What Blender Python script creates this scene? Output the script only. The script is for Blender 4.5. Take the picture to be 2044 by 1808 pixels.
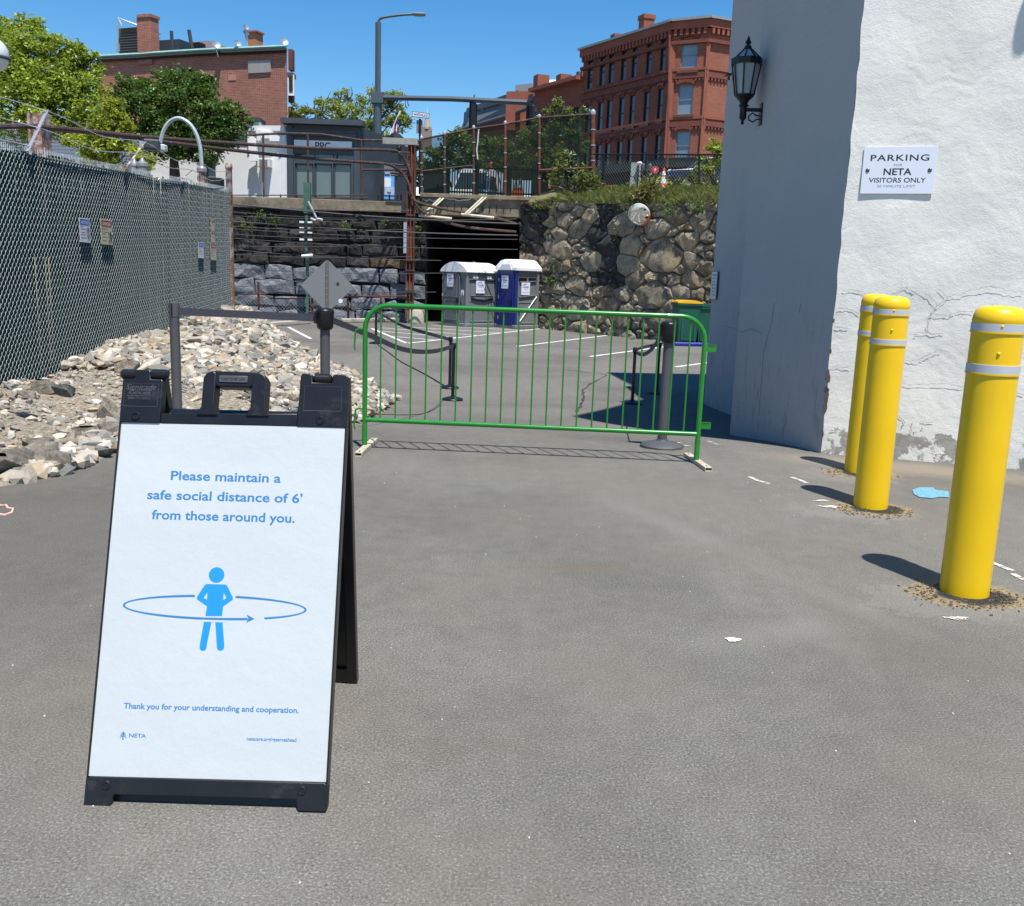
import bpy, math, random
import numpy as np
from mathutils import Vector, Matrix
random.seed(11); rng = np.random.default_rng(11)
SC = bpy.context.scene
for o in list(bpy.data.objects): bpy.data.objects.remove(o)

# ------------------------------------------------------------------ camera
FPX, IW, IH = 1868.0, 2043.0, 1808.0
PITCH, ROLL, CZ = math.radians(-10.7), math.radians(2.0), 1.40
FW = Vector((0, math.cos(PITCH), math.sin(PITCH)))
_r0 = Vector((1, 0, 0)); _u0 = _r0.cross(FW)
RT = _r0*math.cos(ROLL) + _u0*math.sin(ROLL); UP = RT.cross(FW)
CAM = Vector((0, 0, CZ))
cd = bpy.data.cameras.new('camera'); cam = bpy.data.objects.new('camera', cd)
SC.collection.objects.link(cam); SC.camera = cam
cam.matrix_world = Matrix(((RT.x, UP.x, -FW.x, 0), (RT.y, UP.y, -FW.y, 0), (RT.z, UP.z, -FW.z, CZ), (0, 0, 0, 1)))
cd.sensor_fit = 'HORIZONTAL'; cd.sensor_width = 36; cd.lens = 36*FPX/IW
cd.clip_start = 0.05; cd.clip_end = 3000

# ------------------------------------------------------------------ light
SUNV = Vector((0.152, -0.375, 1)).normalized()
w = bpy.data.worlds.new('World'); SC.world = w; w.use_nodes = True
nt = w.node_tree; bg = nt.nodes['Background']
sk = nt.nodes.new('ShaderNodeTexSky'); sk.sky_type = 'NISHITA'; sk.sun_disc = False
sk.sun_elevation = math.radians(68); sk.sun_rotation = math.atan2(SUNV.x, SUNV.y)
sk.altitude = 20; sk.air_density = 1.0; sk.dust_density = 0.15; sk.ozone_density = 2.2
hs = nt.nodes.new('ShaderNodeHueSaturation'); hs.inputs['Saturation'].default_value = 1.42; nt.links.new(sk.outputs[0], hs.inputs['Color']); nt.links.new(hs.outputs[0], bg.inputs[0]); bg.inputs[1].default_value = 0.107
sd = bpy.data.lights.new('sun', 'SUN'); sd.energy = 4.9; sd.angle = math.radians(0.5); sd.color = (1, 0.955, 0.89)
sun = bpy.data.objects.new('sun', sd); SC.collection.objects.link(sun)
sun.rotation_euler = SUNV.to_track_quat('Z', 'Y').to_euler(); sun.location = (5, -10, 30)
vs = SC.view_settings; vs.view_transform = 'Standard'; vs.look = 'None'; vs.gamma = 1
vs.use_curve_mapping = False; vs.exposure = 0.52

# ------------------------------------------------------------------ measuring helpers
def ray(x, y): return FW + RT*((x-IW/2)/FPX) + UP*((IH/2-y)/FPX)
def at(x, y, Y): d = ray(x, y); return CAM + d*(Y/d.y)
_ys = np.linspace(-20, 60, 1601)
_z = np.interp(_ys, [-20, 7.9, 8.9, 10.3, 12, 14, 16, 20, 60], [0, 0, -.09, -.26, -.41, -.52, -.59, -.62, -.62])
_z = np.convolve(np.pad(_z, 10, mode='edge'), np.ones(21)/21, 'valid')
def gz(Y): return float(np.interp(Y, _ys, _z))
def gp(x, y, dz=0.0):                                   # point of the ground seen there
    d = ray(x, y); lo, hi = .5, 60.
    for _ in range(40):
        m = (lo+hi)/2; t = m/d.y
        if CZ+d.z*t > gz(m)+dz: lo = m
        else: hi = m
    return CAM + d*(lo/d.y)
def onp(P, Q, x, y):                                    # hit on the vertical plane through P,Q -> (distance along, point)
    P2 = Vector((P[0], P[1])); D = (Vector((Q[0], Q[1]))-P2).normalized(); n = Vector((-D.y, D.x))
    d = ray(x, y); t = n.dot(P2-Vector((CAM.x, CAM.y)))/(n.x*d.x+n.y*d.y); p = CAM+d*t
    return (Vector((p.x, p.y))-P2).dot(D), p

# ------------------------------------------------------------------ mesh builder
class MB:
    def __init__(s): s.v = []; s.f = []; s.c = None
    def add(s, vs, fs):
        n = len(s.v); s.v += [tuple(p) for p in vs]; s.f += [tuple(i+n for i in f) for f in fs]; return s
    def box(s, c, d, M=None, rz=0):
        x, y, z = d[0]/2, d[1]/2, d[2]/2
        R = Matrix.Rotation(rz, 3, 'Z') if M is None else M
        vs = [Vector(c)+R@Vector(q) for q in ((-x,-y,-z),(x,-y,-z),(x,y,-z),(-x,y,-z),(-x,-y,z),(x,-y,z),(x,y,z),(-x,y,z))]
        return s.add(vs, [(3,2,1,0),(4,5,6,7),(0,1,5,4),(1,2,6,5),(2,3,7,6),(3,0,4,7)])
    def bbox(s, c, d, b, rz=0, M=None):                 # bevelled box
        x, y, z = d[0]/2, d[1]/2, d[2]/2; R = Matrix.Rotation(rz, 3, 'Z') if M is None else M
        pts = []; idx = {}
        for sx in (-1, 1):
            for sy in (-1, 1):
                for sz in (-1, 1):
                    for k in range(3):
                        q = [sx*x, sy*y, sz*z]
                        for j in range(3):
                            if j != k: q[j] -= (sx, sy, sz)[j]*b
                        idx[(sx, sy, sz, k)] = len(pts); pts.append(Vector(c)+R@Vector(q))
        F = []
        for k in range(3):
            a, bb = [(1, 2), (2, 0), (0, 1)][k]
            for sg in (-1, 1):
                ring = []
                for (p, q) in ((-1,-1),(1,-1),(1,1),(-1,1)):
                    t = [0, 0, 0]; t[k] = sg; t[a] = p; t[bb] = q; ring.append(idx[(*t, k)])
                F.append(ring if sg > 0 else ring[::-1])
        for k in range(3):                               # edges parallel to axis k
            a, bb = [(1, 2), (2, 0), (0, 1)][k]
            for p in (-1, 1):
                for q in (-1, 1):
                    r = []
                    for e, fk in ((-1, a), (-1, bb), (1, bb), (1, a)):
                        t = [0, 0, 0]; t[k] = e; t[a] = p; t[bb] = q; r.append(idx[(*t, fk)])
                    F.append(r if p*q > 0 else r[::-1])
        for sx in (-1, 1):
            for sy in (-1, 1):
                for sz in (-1, 1):
                    r = [idx[(sx, sy, sz, k)] for k in range(3)]
                    F.append(r if sx*sy*sz > 0 else r[::-1])
        return s.add(pts, F)
    def tube(s, pts, r, n=8, cap=True, closed=False):
        pts = [Vector(p) for p in pts]; N = len(pts); R = r if isinstance(r, (list, tuple)) else [r]*N
        V = []; up = None
        for i, p in enumerate(pts):
            if closed: t = pts[(i+1) % N]-pts[i-1]
            else: t = pts[min(i+1, N-1)]-pts[max(i-1, 0)]
            t.normalize()
            if up is None: up = Vector((0, 0, 1)) if abs(t.z) < .9 else Vector((1, 0, 0))
            a = t.cross(up); a.normalize(); up = a.cross(t); up.normalize()
            for k in range(n):
                g = 2*math.pi*k/n; V.append(p+(a*math.cos(g)+up*math.sin(g))*R[i])
        F = []
        for i in range(N if closed else N-1):
            j = (i+1) % N
            for k in range(n): F.append((i*n+k, i*n+(k+1) % n, j*n+(k+1) % n, j*n+k))
        if cap and not closed: F += [tuple(range(n))[::-1], tuple(range((N-1)*n, N*n))]
        return s.add(V, F)
    def lathe(s, c, prof, n=24, cap=True):              # prof: [(radius, z)] bottom to top
        V = [Vector(c)+Vector((r*math.cos(2*math.pi*k/n), r*math.sin(2*math.pi*k/n), z)) for r, z in prof for k in range(n)]
        F = [(i*n+k, i*n+(k+1) % n, (i+1)*n+(k+1) % n, (i+1)*n+k) for i in range(len(prof)-1) for k in range(n)]
        if cap: F += [tuple(range(n))[::-1], tuple(range((len(prof)-1)*n, len(prof)*n))]
        return s.add(V, F)
    def prism(s, poly, O, U, V, N, d):                  # 2-D polygon in the plane O,U,V, thickness d along N
        O, U, V, N = map(Vector, (O, U, V, N)); n = len(poly)
        P = [O+U*a+V*b for a, b in poly]
        return s.add(P+[p+N*d for p in P], [tuple(range(n))[::-1], tuple(range(n, 2*n))]+[(i, (i+1) % n, n+(i+1) % n, n+i) for i in range(n)])
    def quad(s, a, b, c, d): return s.add([a, b, c, d], [(0, 1, 2, 3)])
    def ball(s, c, r, n=12, m=8, sc=(1, 1, 1)):
        prof = [(max(1e-4, r*math.sin(math.pi*j/m)), -r*math.cos(math.pi*j/m)) for j in range(m+1)]
        k = len(s.v); s.lathe((0, 0, 0), prof, n, False)
        for i in range(k, len(s.v)): q = s.v[i]; s.v[i] = (c[0]+q[0]*sc[0], c[1]+q[1]*sc[1], c[2]+q[2]*sc[2])
        return s
    def xf(s, M): s.v = [tuple(M@Vector(p)) for p in s.v]; return s

COL = SC.collection
def wm(o):
    M = Matrix.Identity(4)
    while o is not None: M = o.matrix_basis @ M; o = o.parent
    return M
def meta(o, label=None, cat=None, group=None, kind=None):
    if label: o['label'] = label
    if cat: o['category'] = cat
    if group: o['group'] = group
    if kind: o['kind'] = kind
    return o
def obj(name, mb, mat, parent=None, smooth=None, local=False, label=None, cat=None, group=None, kind=None, origin=None):
    me = bpy.data.meshes.new(name); v = mb.v
    off = None
    if parent is not None and not local:
        Mi = wm(parent).inverted(); v = [tuple(Mi@Vector(p)) for p in v]
    elif parent is None and v and origin is not False:
        A = np.array(v); lo, hi = A.min(0), A.max(0); off = ((lo[0]+hi[0])/2, (lo[1]+hi[1])/2, lo[2]) if origin is None else origin
        v = (A-np.array(off)).tolist()
    me.from_pydata(v, [], mb.f)
    me.validate()
    o = bpy.data.objects.new(name, me); COL.objects.link(o)
    if off is not None: o.location = off
    if mat: me.materials.append(mat)
    if parent is not None: o.parent = parent
    if smooth:
        me.shade_smooth(); me.set_sharp_from_angle(angle=math.radians(smooth if smooth is not True else 35))
    return meta(o, label, cat, group, kind)
def thing(name, label, cat, loc=(0, 0, 0), rz=0, group=None):
    o = bpy.data.objects.new(name, None); COL.objects.link(o); o.location = loc; o.rotation_euler = (0, 0, rz)
    o.empty_display_size = .2
    return meta(o, label, cat, group)
def copy_tree(o, parent=None):
    c = o.copy(); COL.objects.link(c); c.parent = parent
    for ch in [x for x in bpy.data.objects if x.parent == o]: copy_tree(ch, c)
    return c
def share(src, name, parent, loc=(0, 0, 0), rot=(0, 0, 0), scale=(1, 1, 1)):
    c = bpy.data.objects.new(name, src); COL.objects.link(c); c.parent = parent
    c.location = loc; c.rotation_euler = rot; c.scale = scale; return c
def basis(O, U, V):                                     # matrix whose XY plane is U,V at O
    U = Vector(U).normalized(); V = Vector(V); N = U.cross(V).normalized(); V = N.cross(U)
    return Matrix(((U.x, V.x, N.x, O[0]), (U.y, V.y, N.y, O[1]), (U.z, V.z, N.z, O[2]), (0, 0, 0, 1)))
def text(body, M, mat, parent, width=None, height=None, align='CENTER', bold=0, name='lettering', ext=.0006, space=1.0, shear=0):
    cu = bpy.data.curves.new('t', 'FONT'); cu.body = body; cu.size = 1; cu.offset = bold; cu.space_character = space
    cu.extrude = 0; cu.resolution_u = 3; cu.shear = shear
    t = bpy.data.objects.new('t', cu); COL.objects.link(t)
    dg = bpy.context.evaluated_depsgraph_get(); me = bpy.data.meshes.new_from_object(t.evaluated_get(dg))
    bpy.data.objects.remove(t); bpy.data.curves.remove(cu)
    A = np.array([q.co[:] for q in me.vertices])
    if len(A) == 0: return
    lo, hi = A.min(0), A.max(0); s = hi-lo
    capb = 0.0; sx = width/s[0] if width else None
    sy = height/(0.73 if any(c.isupper() or c in 'dhklbft6' for c in body) else s[1]) if height else sx
    if sx is None: sx = sy
    ax = {'CENTER': (lo[0]+hi[0])/2, 'LEFT': lo[0], 'RIGHT': hi[0]}[align]
    m = MB(); m.v = [tuple(M@Vector(((q[0]-ax)*sx, (q[1]-capb)*sy, ext))) for q in A]
    m.f = [tuple(p.vertices) for p in me.polygons]; bpy.data.meshes.remove(me)
    return obj(name, m, mat, parent)

# ------------------------------------------------------------------ materials
def nodes(name):
    m = bpy.data.materials.new(name); m.use_nodes = True; t = m.node_tree; b = t.nodes['Principled BSDF']
    def N(ty, **kw):
        n = t.nodes.new('ShaderNode'+ty)
        for k, v in kw.items(): setattr(n, k, v)
        return n
    return m, t, b, N, t.links.new
def rgb(c): return (c[0], c[1], c[2], 1)
def setin(n, **kw):
    for k, v in kw.items(): n.inputs[k.replace('_', ' ')].default_value = v
def ramp(N, L, src, stops):
    r = N('ValToRGB'); e = r.color_ramp.elements
    while len(e) < len(stops): e.new(.5)
    for i, (p, c) in enumerate(stops): e[i].position = p; e[i].color = rgb(c) if len(c) == 3 else c
    L(src, r.inputs[0]); return r.outputs[0]
def noise(N, L, co, scale, detail=4, rough=.6, out=0):
    n = N('TexNoise'); n.inputs['Scale'].default_value = scale; n.inputs['Detail'].default_value = detail; n.inputs['Roughness'].default_value = rough
    L(co, n.inputs['Vector']); return n.outputs[out]
def mix(N, L, f, a, b, mode='MIX'):
    m = N('Mix', data_type='RGBA', blend_type=mode)
    for i, x in ((0, f), (6, a), (7, b)):
        if hasattr(x, 'node'): L(x, m.inputs[i])
        else: m.inputs[i].default_value = x if i == 0 else rgb(x)
    return m.outputs[2]
def bump(N, L, b, h, strength, dist, prev=None):
    n = N('Bump'); n.inputs['Strength'].default_value = strength; n.inputs['Distance'].default_value = dist
    L(h, n.inputs['Height'])
    if prev is not None: L(prev, n.inputs['Normal'])
    L(n.outputs[0], b.inputs['Normal']); return n.outputs[0]
def mat(name, c, rough=.6, metal=0, var=.12, scale=6, bmp=0, bs=60, spec=.5, coat=0, objvar=0, dist=.004, stain=None, sscale=2, sthr=(.55, .7)):
    m, t, b, N, L = nodes(name); co = N('TexCoord').outputs['Object']
    b.inputs['Roughness'].default_value = rough; b.inputs['Metallic'].default_value = metal
    b.inputs['Specular IOR Level'].default_value = spec; b.inputs['Coat Weight'].default_value = coat
    f = noise(N, L, co, scale, 5)
    col = ramp(N, L, f, [(.3, tuple(x*(1-var) for x in c)), (.7, tuple(min(1, x*(1+var)) for x in c))])
    if stain:
        s = ramp(N, L, noise(N, L, co, sscale, 8, .7), [(sthr[0], (0, 0, 0)), (sthr[1], (1, 1, 1))])
        col = mix(N, L, s, col, stain)
    if objvar:
        oi = N('ObjectInfo'); h = N('HueSaturation'); mr = N('MapRange')
        mr.inputs['To Min'].default_value = 1-objvar; mr.inputs['To Max'].default_value = 1+objvar
        L(oi.outputs['Random'], mr.inputs[0]); L(mr.outputs[0], h.inputs['Value']); L(col, h.inputs['Color']); col = h.outputs[0]
    L(col, b.inputs['Base Color'])
    if bmp: bump(N, L, b, noise(N, L, co, bs, 6, .65), bmp, dist)
    return m

def m_asphalt():
    m, t, b, N, L = nodes('asphalt'); co = N('TexCoord').outputs['Object']
    f = noise(N, L, co, 130, 3, .8)
    base = ramp(N, L, f, [(.27, (.030, .029, .026)), (.42, (.112, .108, .096)), (.56, (.170, .164, .146)), (.74, (.40, .39, .34))])
    mid = noise(N, L, co, 9, 6, .7); base = mix(N, L, .45, base, ramp(N, L, mid, [(.3, (.38, .38, .38)), (.7, (.62, .62, .62))]), 'OVERLAY')
    big = ramp(N, L, noise(N, L, co, .9, 5, .6), [(.42, (0, 0, 0)), (.68, (1, 1, 1))]); base = mix(N, L, mix_f(N, L, big, .45), base, (.165, .143, .110))
    dark = ramp(N, L, noise(N, L, co, .33, 6, .65), [(.45, (1, 1, 1)), (.62, (.78, .78, .79))]); base = mix(N, L, 1.0, base, dark, 'MULTIPLY')
    vo = N('TexVoronoi'); vo.inputs['Scale'].default_value = 22; L(co, vo.inputs['Vector'])
    sp = ramp(N, L, vo.outputs['Distance'], [(.02, (1, 1, 1)), (.035, (0, 0, 0))])
    pick = ramp(N, L, noise(N, L, co, 7, 2), [(.64, (0, 0, 0)), (.66, (1, 1, 1))]); sp2 = mix(N, L, 1.0, sp, pick, 'MULTIPLY'); wr_ = N('Mapping'); wr_.inputs['Scale'].default_value = (1.6, .35, 1); L(co, wr_.inputs[0]); base = mix(N, L, mix_f(N, L, ramp(N, L, noise(N, L, wr_.outputs[0], 1.1, 8, .75), [(.52, (0, 0, 0)), (.72, (1, 1, 1))]), .20), base, (.25, .245, .225)); base = mix(N, L, mix_f(N, L, ramp(N, L, noise(N, L, co, 3.1, 10, .8), [(.62, (0, 0, 0)), (.70, (1, 1, 1))]), .35), base, (.085, .08, .072))
    base = mix(N, L, sp2, base, (.62, .60, .55))
    # dirt, straw and tar worked into the surface round the bollards, sand along the wall and the bank
    nz_ = noise(N, L, co, 9, 8, .75); nf = noise(N, L, co, 55, 6, .8)
    def spot(c, r0, r1, sx=1.0, sy=1.0, wob=.5, rot=0.0):
        mp = N('Mapping', vector_type='TEXTURE'); mp.inputs['Location'].default_value = (c[0], c[1], 0); mp.inputs['Rotation'].default_value = (0, 0, rot); mp.inputs['Scale'].default_value = (sx, sy, 1e6); L(co, mp.inputs[0])
        ln = N('VectorMath', operation='LENGTH'); L(mp.outputs[0], ln.inputs[0])
        a = N('Math', operation='MULTIPLY_ADD'); L(nz_, a.inputs[0]); a.inputs[1].default_value = wob*2; a.inputs[2].default_value = -wob
        d = N('Math', operation='ADD'); L(ln.outputs['Value'], d.inputs[0]); L(a.outputs[0], d.inputs[1])
        mr = N('MapRange'); mr.clamp = True; L(d.outputs[0], mr.inputs[0])
        for k_, v_ in (('From Min', r1), ('From Max', r0), ('To Min', 0), ('To Max', 1)): mr.inputs[k_].default_value = v_
        return mr.outputs[0]
    straw = ramp(N, L, nf, [(.3, (.05, .042, .032)), (.45, (.16, .125, .075)), (.6, (.34, .27, .165)), (.75, (.50, .42, .28))]); tar = ramp(N, L, nf, [(.35, (.012, .012, .012)), (.7, (.06, .055, .05))]); pale = (.36, .35, .32)
    for bx_, by_ in ((2.165, 4.23), (2.345, 5.93), (2.68, 7.08)):
        base = mix(N, L, mix_f(N, L, spot((bx_-.15, by_-.12), .8, 1.0, .40, .26, 1.9), .15), base, pale)
        base = mix(N, L, spot((bx_, by_-.02), .86, 1.0, .30, .21, .75), base, straw)
        base = mix(N, L, spot((bx_+.03, by_-.02), .8, 1.0, .185, .15, .55), base, tar)
    base = mix(N, L, mix_f(N, L, spot((3.2, 7.35), .3, 1.0, 1.5, .38, .8, -.35), .5), base, (.30, .25, .17))
    base = mix(N, L, mix_f(N, L, spot((.42, 4.42), .4, 1.0, .28, .12, .9), .45), base, (.13, .115, .08))
    base = mix(N, L, mix_f(N, L, spot((-2.5, 4.9), .35, 1.15, 2.0, 1.9, .35), .42), base, (.060, .058, .053))
    base = mix(N, L, mix_f(N, L, spot((-1.1, 8.2), .3, 1.1, 1.0, 1.3, .4), .25), base, (.075, .073, .067))
    for c_, sx_, sy_, k_ in (((1.05, 3.6), .5, .16, .10), ((.95, 5.3), .14, .8, .10), ((1.55, 4.0), .12, .5, .10)):
        base = mix(N, L, mix_f(N, L, spot(c_, .2, 1.0, sx_, sy_, 1.1, .5), k_), base, pale)
    L(base, b.inputs['Base Color'])
    b.inputs['Roughness'].default_value = .93; b.inputs['Specular IOR Level'].default_value = .2
    n1 = bump(N, L, b, f, .75, .004); bump(N, L, b, noise(N, L, co, 2.5, 5), .10, .02, n1)
    return m
def mix_f(N, L, a, k):
    q = N('Math', operation='MULTIPLY'); L(a, q.inputs[0]); q.inputs[1].default_value = k; return q.outputs[0]
def wallcoord(N, L, ang):                               # turn wall coordinates so that x runs along the wall, y up
    co = N('TexCoord').outputs['Object']; s = N('SeparateXYZ'); L(co, s.inputs[0])
    a = N('Math', operation='MULTIPLY'); a.inputs[1].default_value = math.cos(ang); L(s.outputs[0], a.inputs[0])
    c = N('Math', operation='MULTIPLY_ADD'); c.inputs[1].default_value = math.sin(ang); L(s.outputs[1], c.inputs[0]); L(a.outputs[0], c.inputs[2])
    cb = N('CombineXYZ'); L(c.outputs[0], cb.inputs[0]); L(s.outputs[2], cb.inputs[1]); return cb.outputs[0], co
def m_brick(name, c1, c2, mortar, ang=0, rough=.9, w_=.22, h_=.076, paint=None, fade=None, pb=.5):
    m, t, b, N, L = nodes(name); uv, co = wallcoord(N, L, ang)
    br = N('TexBrick'); br.offset = .5; L(uv, br.inputs['Vector'])
    for k, v in (('Scale', 1), ('Mortar Size', .007), ('Mortar Smooth', .3), ('Bias', 0), ('Brick Width', w_), ('Row Height', h_)): br.inputs[k].default_value = v
    br.inputs['Color1'].default_value = rgb(c1); br.inputs['Color2'].default_value = rgb(c2); br.inputs['Mortar'].default_value = rgb(mortar)
    col = br.outputs['Color']
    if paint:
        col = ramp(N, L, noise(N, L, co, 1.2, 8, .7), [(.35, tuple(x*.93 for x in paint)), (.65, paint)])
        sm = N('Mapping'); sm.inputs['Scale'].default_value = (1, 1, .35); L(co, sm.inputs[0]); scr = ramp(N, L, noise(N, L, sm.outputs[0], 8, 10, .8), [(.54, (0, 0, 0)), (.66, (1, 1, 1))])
        sep = N('SeparateXYZ'); L(co, sep.inputs[0]); lowm = N('MapRange'); L(sep.outputs[2], lowm.inputs[0])
        for k, v in (('From Min', 1.6), ('From Max', .2), ('To Min', 0), ('To Max', .7)): lowm.inputs[k].default_value = v
        ff = N('Math', operation='MULTIPLY'); L(scr, ff.inputs[0]); L(lowm.outputs[0], ff.inputs[1])
        col = mix(N, L, ff.outputs[0], col, (.16, .15, .14))
    else:
        col = mix(N, L, .5, col, ramp(N, L, noise(N, L, co, .7, 6), [(.3, (.40, .40, .40)), (.7, (.60, .60, .60))]), 'OVERLAY')
        if fade: col = mix(N, L, ramp(N, L, noise(N, L, co, .9, 8, .7), [(.6, (0, 0, 0)), (.75, (.6, .6, .6))]), col, fade)
    L(col, b.inputs['Base Color']); b.inputs['Roughness'].default_value = rough; b.inputs['Specular IOR Level'].default_value = .25
    inv = N('Math', operation='SUBTRACT'); inv.inputs[0].default_value = 1; L(br.outputs['Fac'], inv.inputs[1])
    n1 = bump(N, L, b, inv.outputs[0], pb, .006); bump(N, L, b, noise(N, L, co, 14, 7), .25, .01, n1)
    return m
def m_stucco():
    m, t, b, N, L = nodes('white_stucco'); co = N('TexCoord').outputs['Object']
    col = ramp(N, L, noise(N, L, co, 1.3, 8, .7), [(.3, (.70, .675, .61)), (.6, (.80, .775, .71))])
    gr = ramp(N, L, noise(N, L, co, 6, 9, .8), [(.57, (0, 0, 0)), (.72, (1, 1, 1))]); col = mix(N, L, mix_f(N, L, gr, .25), col, (.45, .44, .41))
    sep = N('SeparateXYZ'); L(co, sep.inputs[0]); lowm = N('MapRange'); L(sep.outputs[2], lowm.inputs[0])
    for k, v in (('From Min', .46), ('From Max', .16), ('To Min', 0), ('To Max', 1)): lowm.inputs[k].default_value = v
    pn = noise(N, L, co, 2.6, 10, .72); ad = N('Math', operation='MULTIPLY_ADD'); ad.inputs[1].default_value = .26; L(lowm.outputs[0], ad.inputs[0]); L(pn, ad.inputs[2])
    peel = ramp(N, L, ad.outputs[0], [(.765, (0, 0, 0)), (.78, (1, 1, 1))])
    col = mix(N, L, peel, col, ramp(N, L, noise(N, L, co, 18, 6), [(.3, (.28, .26, .23)), (.7, (.40, .38, .34))]))
    L(col, b.inputs['Base Color']); b.inputs['Roughness'].default_value = .85; b.inputs['Specular IOR Level'].default_value = .25
    st = N('Mapping'); st.inputs['Scale'].default_value = (1, 1, 1.3); st.inputs['Rotation'].default_value = (0, .5, 0); L(co, st.inputs[0])
    n1 = bump(N, L, b, noise(N, L, st.outputs[0], 17, 9, .7), .30, .014)
    wv = N('TexWave', wave_type='RINGS'); setin(wv, Scale=1.1, Distortion=22, Detail=4, Detail_Scale=1.6); L(co, wv.inputs[0])
    n2 = bump(N, L, b, wv.outputs[0], .12, .010, n1); n2 = bump(N, L, b, noise(N, L, st.outputs[0], 62, 8, .75), .5, .006, n2)
    bump(N, L, b, peel, .5, -.008, n2)
    return m
def m_stone(name, dark, light, objvar=.35, warm=None, bs=7):
    m, t, b, N, L = nodes(name); co = N('TexCoord').outputs['Object']
    f = noise(N, L, co, 3.2, 9, .72)
    col = ramp(N, L, f, [(.3, dark), (.55, tuple((a+c)/2 for a, c in zip(dark, light))), (.72, light)])
    col = mix(N, L, .75, col, ramp(N, L, noise(N, L, co, 13, 10, .8), [(.38, (.25, .25, .25)), (.62, (.72, .72, .72))]), 'OVERLAY')
    if warm:
        col = mix(N, L, ramp(N, L, noise(N, L, co, .8, 4), [(.48, (0, 0, 0)), (.62, (.7, .7, .7))]), col, warm)
    oi = N('ObjectInfo'); h = N('HueSaturation'); mr = N('MapRange'); mr.inputs['To Min'].default_value = 1-objvar; mr.inputs['To Max'].default_value = 1+objvar
    L(oi.outputs['Random'], mr.inputs[0]); L(mr.outputs[0], h.inputs['Value']); L(col, h.inputs['Color'])
    L(h.outputs[0], b.inputs['Base Color']); b.inputs['Roughness'].default_value = .92; b.inputs['Specular IOR Level'].default_value = .25
    n1 = bump(N, L, b, noise(N, L, co, bs, 10, .78), 1.0, .10); vo = N('TexVoronoi', feature='DISTANCE_TO_EDGE'); vo.inputs['Scale'].default_value = 2.2
    mp = N('Mapping'); L(co, mp.inputs[0]); L(noise(N, L, co, 2, 4, out=1), mp.inputs['Location']); L(mp.outputs[0], vo.inputs['Vector'])
    bump(N, L, b, ramp(N, L, vo.outputs[0], [(0, (0, 0, 0)), (.05, (1, 1, 1))]), .3, .03, n1)
    return m
def m_attr(name, rough=.9, bs=40, bstr=.4, dist=.01):
    m, t, b, N, L = nodes(name); a = N('Attribute', attribute_name='tint'); co = N('TexCoord').outputs['Object']
    L(mix(N, L, .5, a.outputs[0], ramp(N, L, noise(N, L, co, bs, 5), [(.3, (.36, .36, .36)), (.7, (.64, .64, .64))]), 'OVERLAY'), b.inputs['Base Color'])
    b.inputs['Roughness'].default_value = rough; b.inputs['Specular IOR Level'].default_value = .2
    bump(N, L, b, noise(N, L, co, bs, 6), bstr, dist); return m
def m_leaf(name, c, trans=.4, vscale=.5, hue=(.8, 1.35)):
    m, t, b, N, L = nodes(name); t.nodes.remove(b); out = t.nodes['Material Output']
    a = N('Attribute', attribute_name='tint'); h = N('HueSaturation'); h.inputs['Color'].default_value = rgb(c); L(a.outputs['Fac'], h.inputs['Value'])
    d = N('BsdfDiffuse'); L(h.outputs[0], d.inputs[0]); tr = N('BsdfTranslucent'); L(mix(N, L, .6, h.outputs[0], (.20, .26, .02)), tr.inputs[0])
    gl = N('BsdfGlossy'); gl.inputs['Roughness'].default_value = .45; gl.inputs['Color'].default_value = (.6, .6, .6, 1)
    s = N('MixShader'); s.inputs[0].default_value = trans; L(d.outputs[0], s.inputs[1]); L(tr.outputs[0], s.inputs[2])
    s2 = N('MixShader'); s2.inputs[0].default_value = .06; L(s.outputs[0], s2.inputs[1]); L(gl.outputs[0], s2.inputs[2])
    L(s2.outputs[0], out.inputs[0]); return m
def m_glass(name, c, rough=.06):
    m, t, b, N, L = nodes(name); b.inputs['Base Color'].default_value = rgb(c); b.inputs['Roughness'].default_value = rough
    b.inputs['Specular IOR Level'].default_value = .9; b.inputs['Coat Weight'].default_value = .3; return m

ASPH = m_asphalt(); STUC = m_stucco()
PBRK = m_brick('painted_brick', (.6, .6, .6), (.6, .6, .6), (.5, .5, .5), ang=math.atan2(1, -.09), paint=(.44, .435, .42), pb=.3)  # same white paint as the sunlit wall, greyed: shade put into the colour
RBRK = m_brick('red_brick', (.34, .098, .058), (.25, .07, .042), (.30, .19, .15), fade=(.42, .22, .17))
RBRK2 = m_brick('dark_red_brick', (.37, .105, .055), (.29, .08, .042), (.20, .11, .085))
GREEN = mat('green_paint', (.012, .20, .018), .28, 0, .10, 9, coat=.35, bmp=.05, bs=30)
YEL = mat('yellow_plastic', (.82, .51, .001), .36, 0, .05, 3, coat=.12, bmp=.05, bs=18, stain=(.52, .33, .03), sscale=14, sthr=(.66, .78))
REFL = mat('reflective_band', (.52, .54, .58), .4, .2, .05)
BLKP = mat('black_plastic', (.010, .010, .011), .34, 0, .25, 12, spec=.4, bmp=.12, bs=60, stain=(.05, .05, .055), sscale=9, sthr=(.6, .8))
BLKM = mat('black_metal', (.012, .012, .016), .4, .2, .2)
GRYP = mat('grey_post', (.075, .077, .082), .5, 0, .12, 8, bmp=.08, bs=40)
BELT = mat('belt_fabric', (.045, .042, .06), .75, 0, .15, 40, bmp=.2, bs=300)
COROP = mat('white_panel', (.47, .50, .505), .45, 0, .02, 2.2, bmp=.25, bs=3.0, dist=.02)
BLUE1 = mat('blue_print', (.020, .165, .37), .6, 0, 0); BLUE2 = mat('bright_blue_print', (.004, .235, .53), .6, 0, 0)
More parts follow.
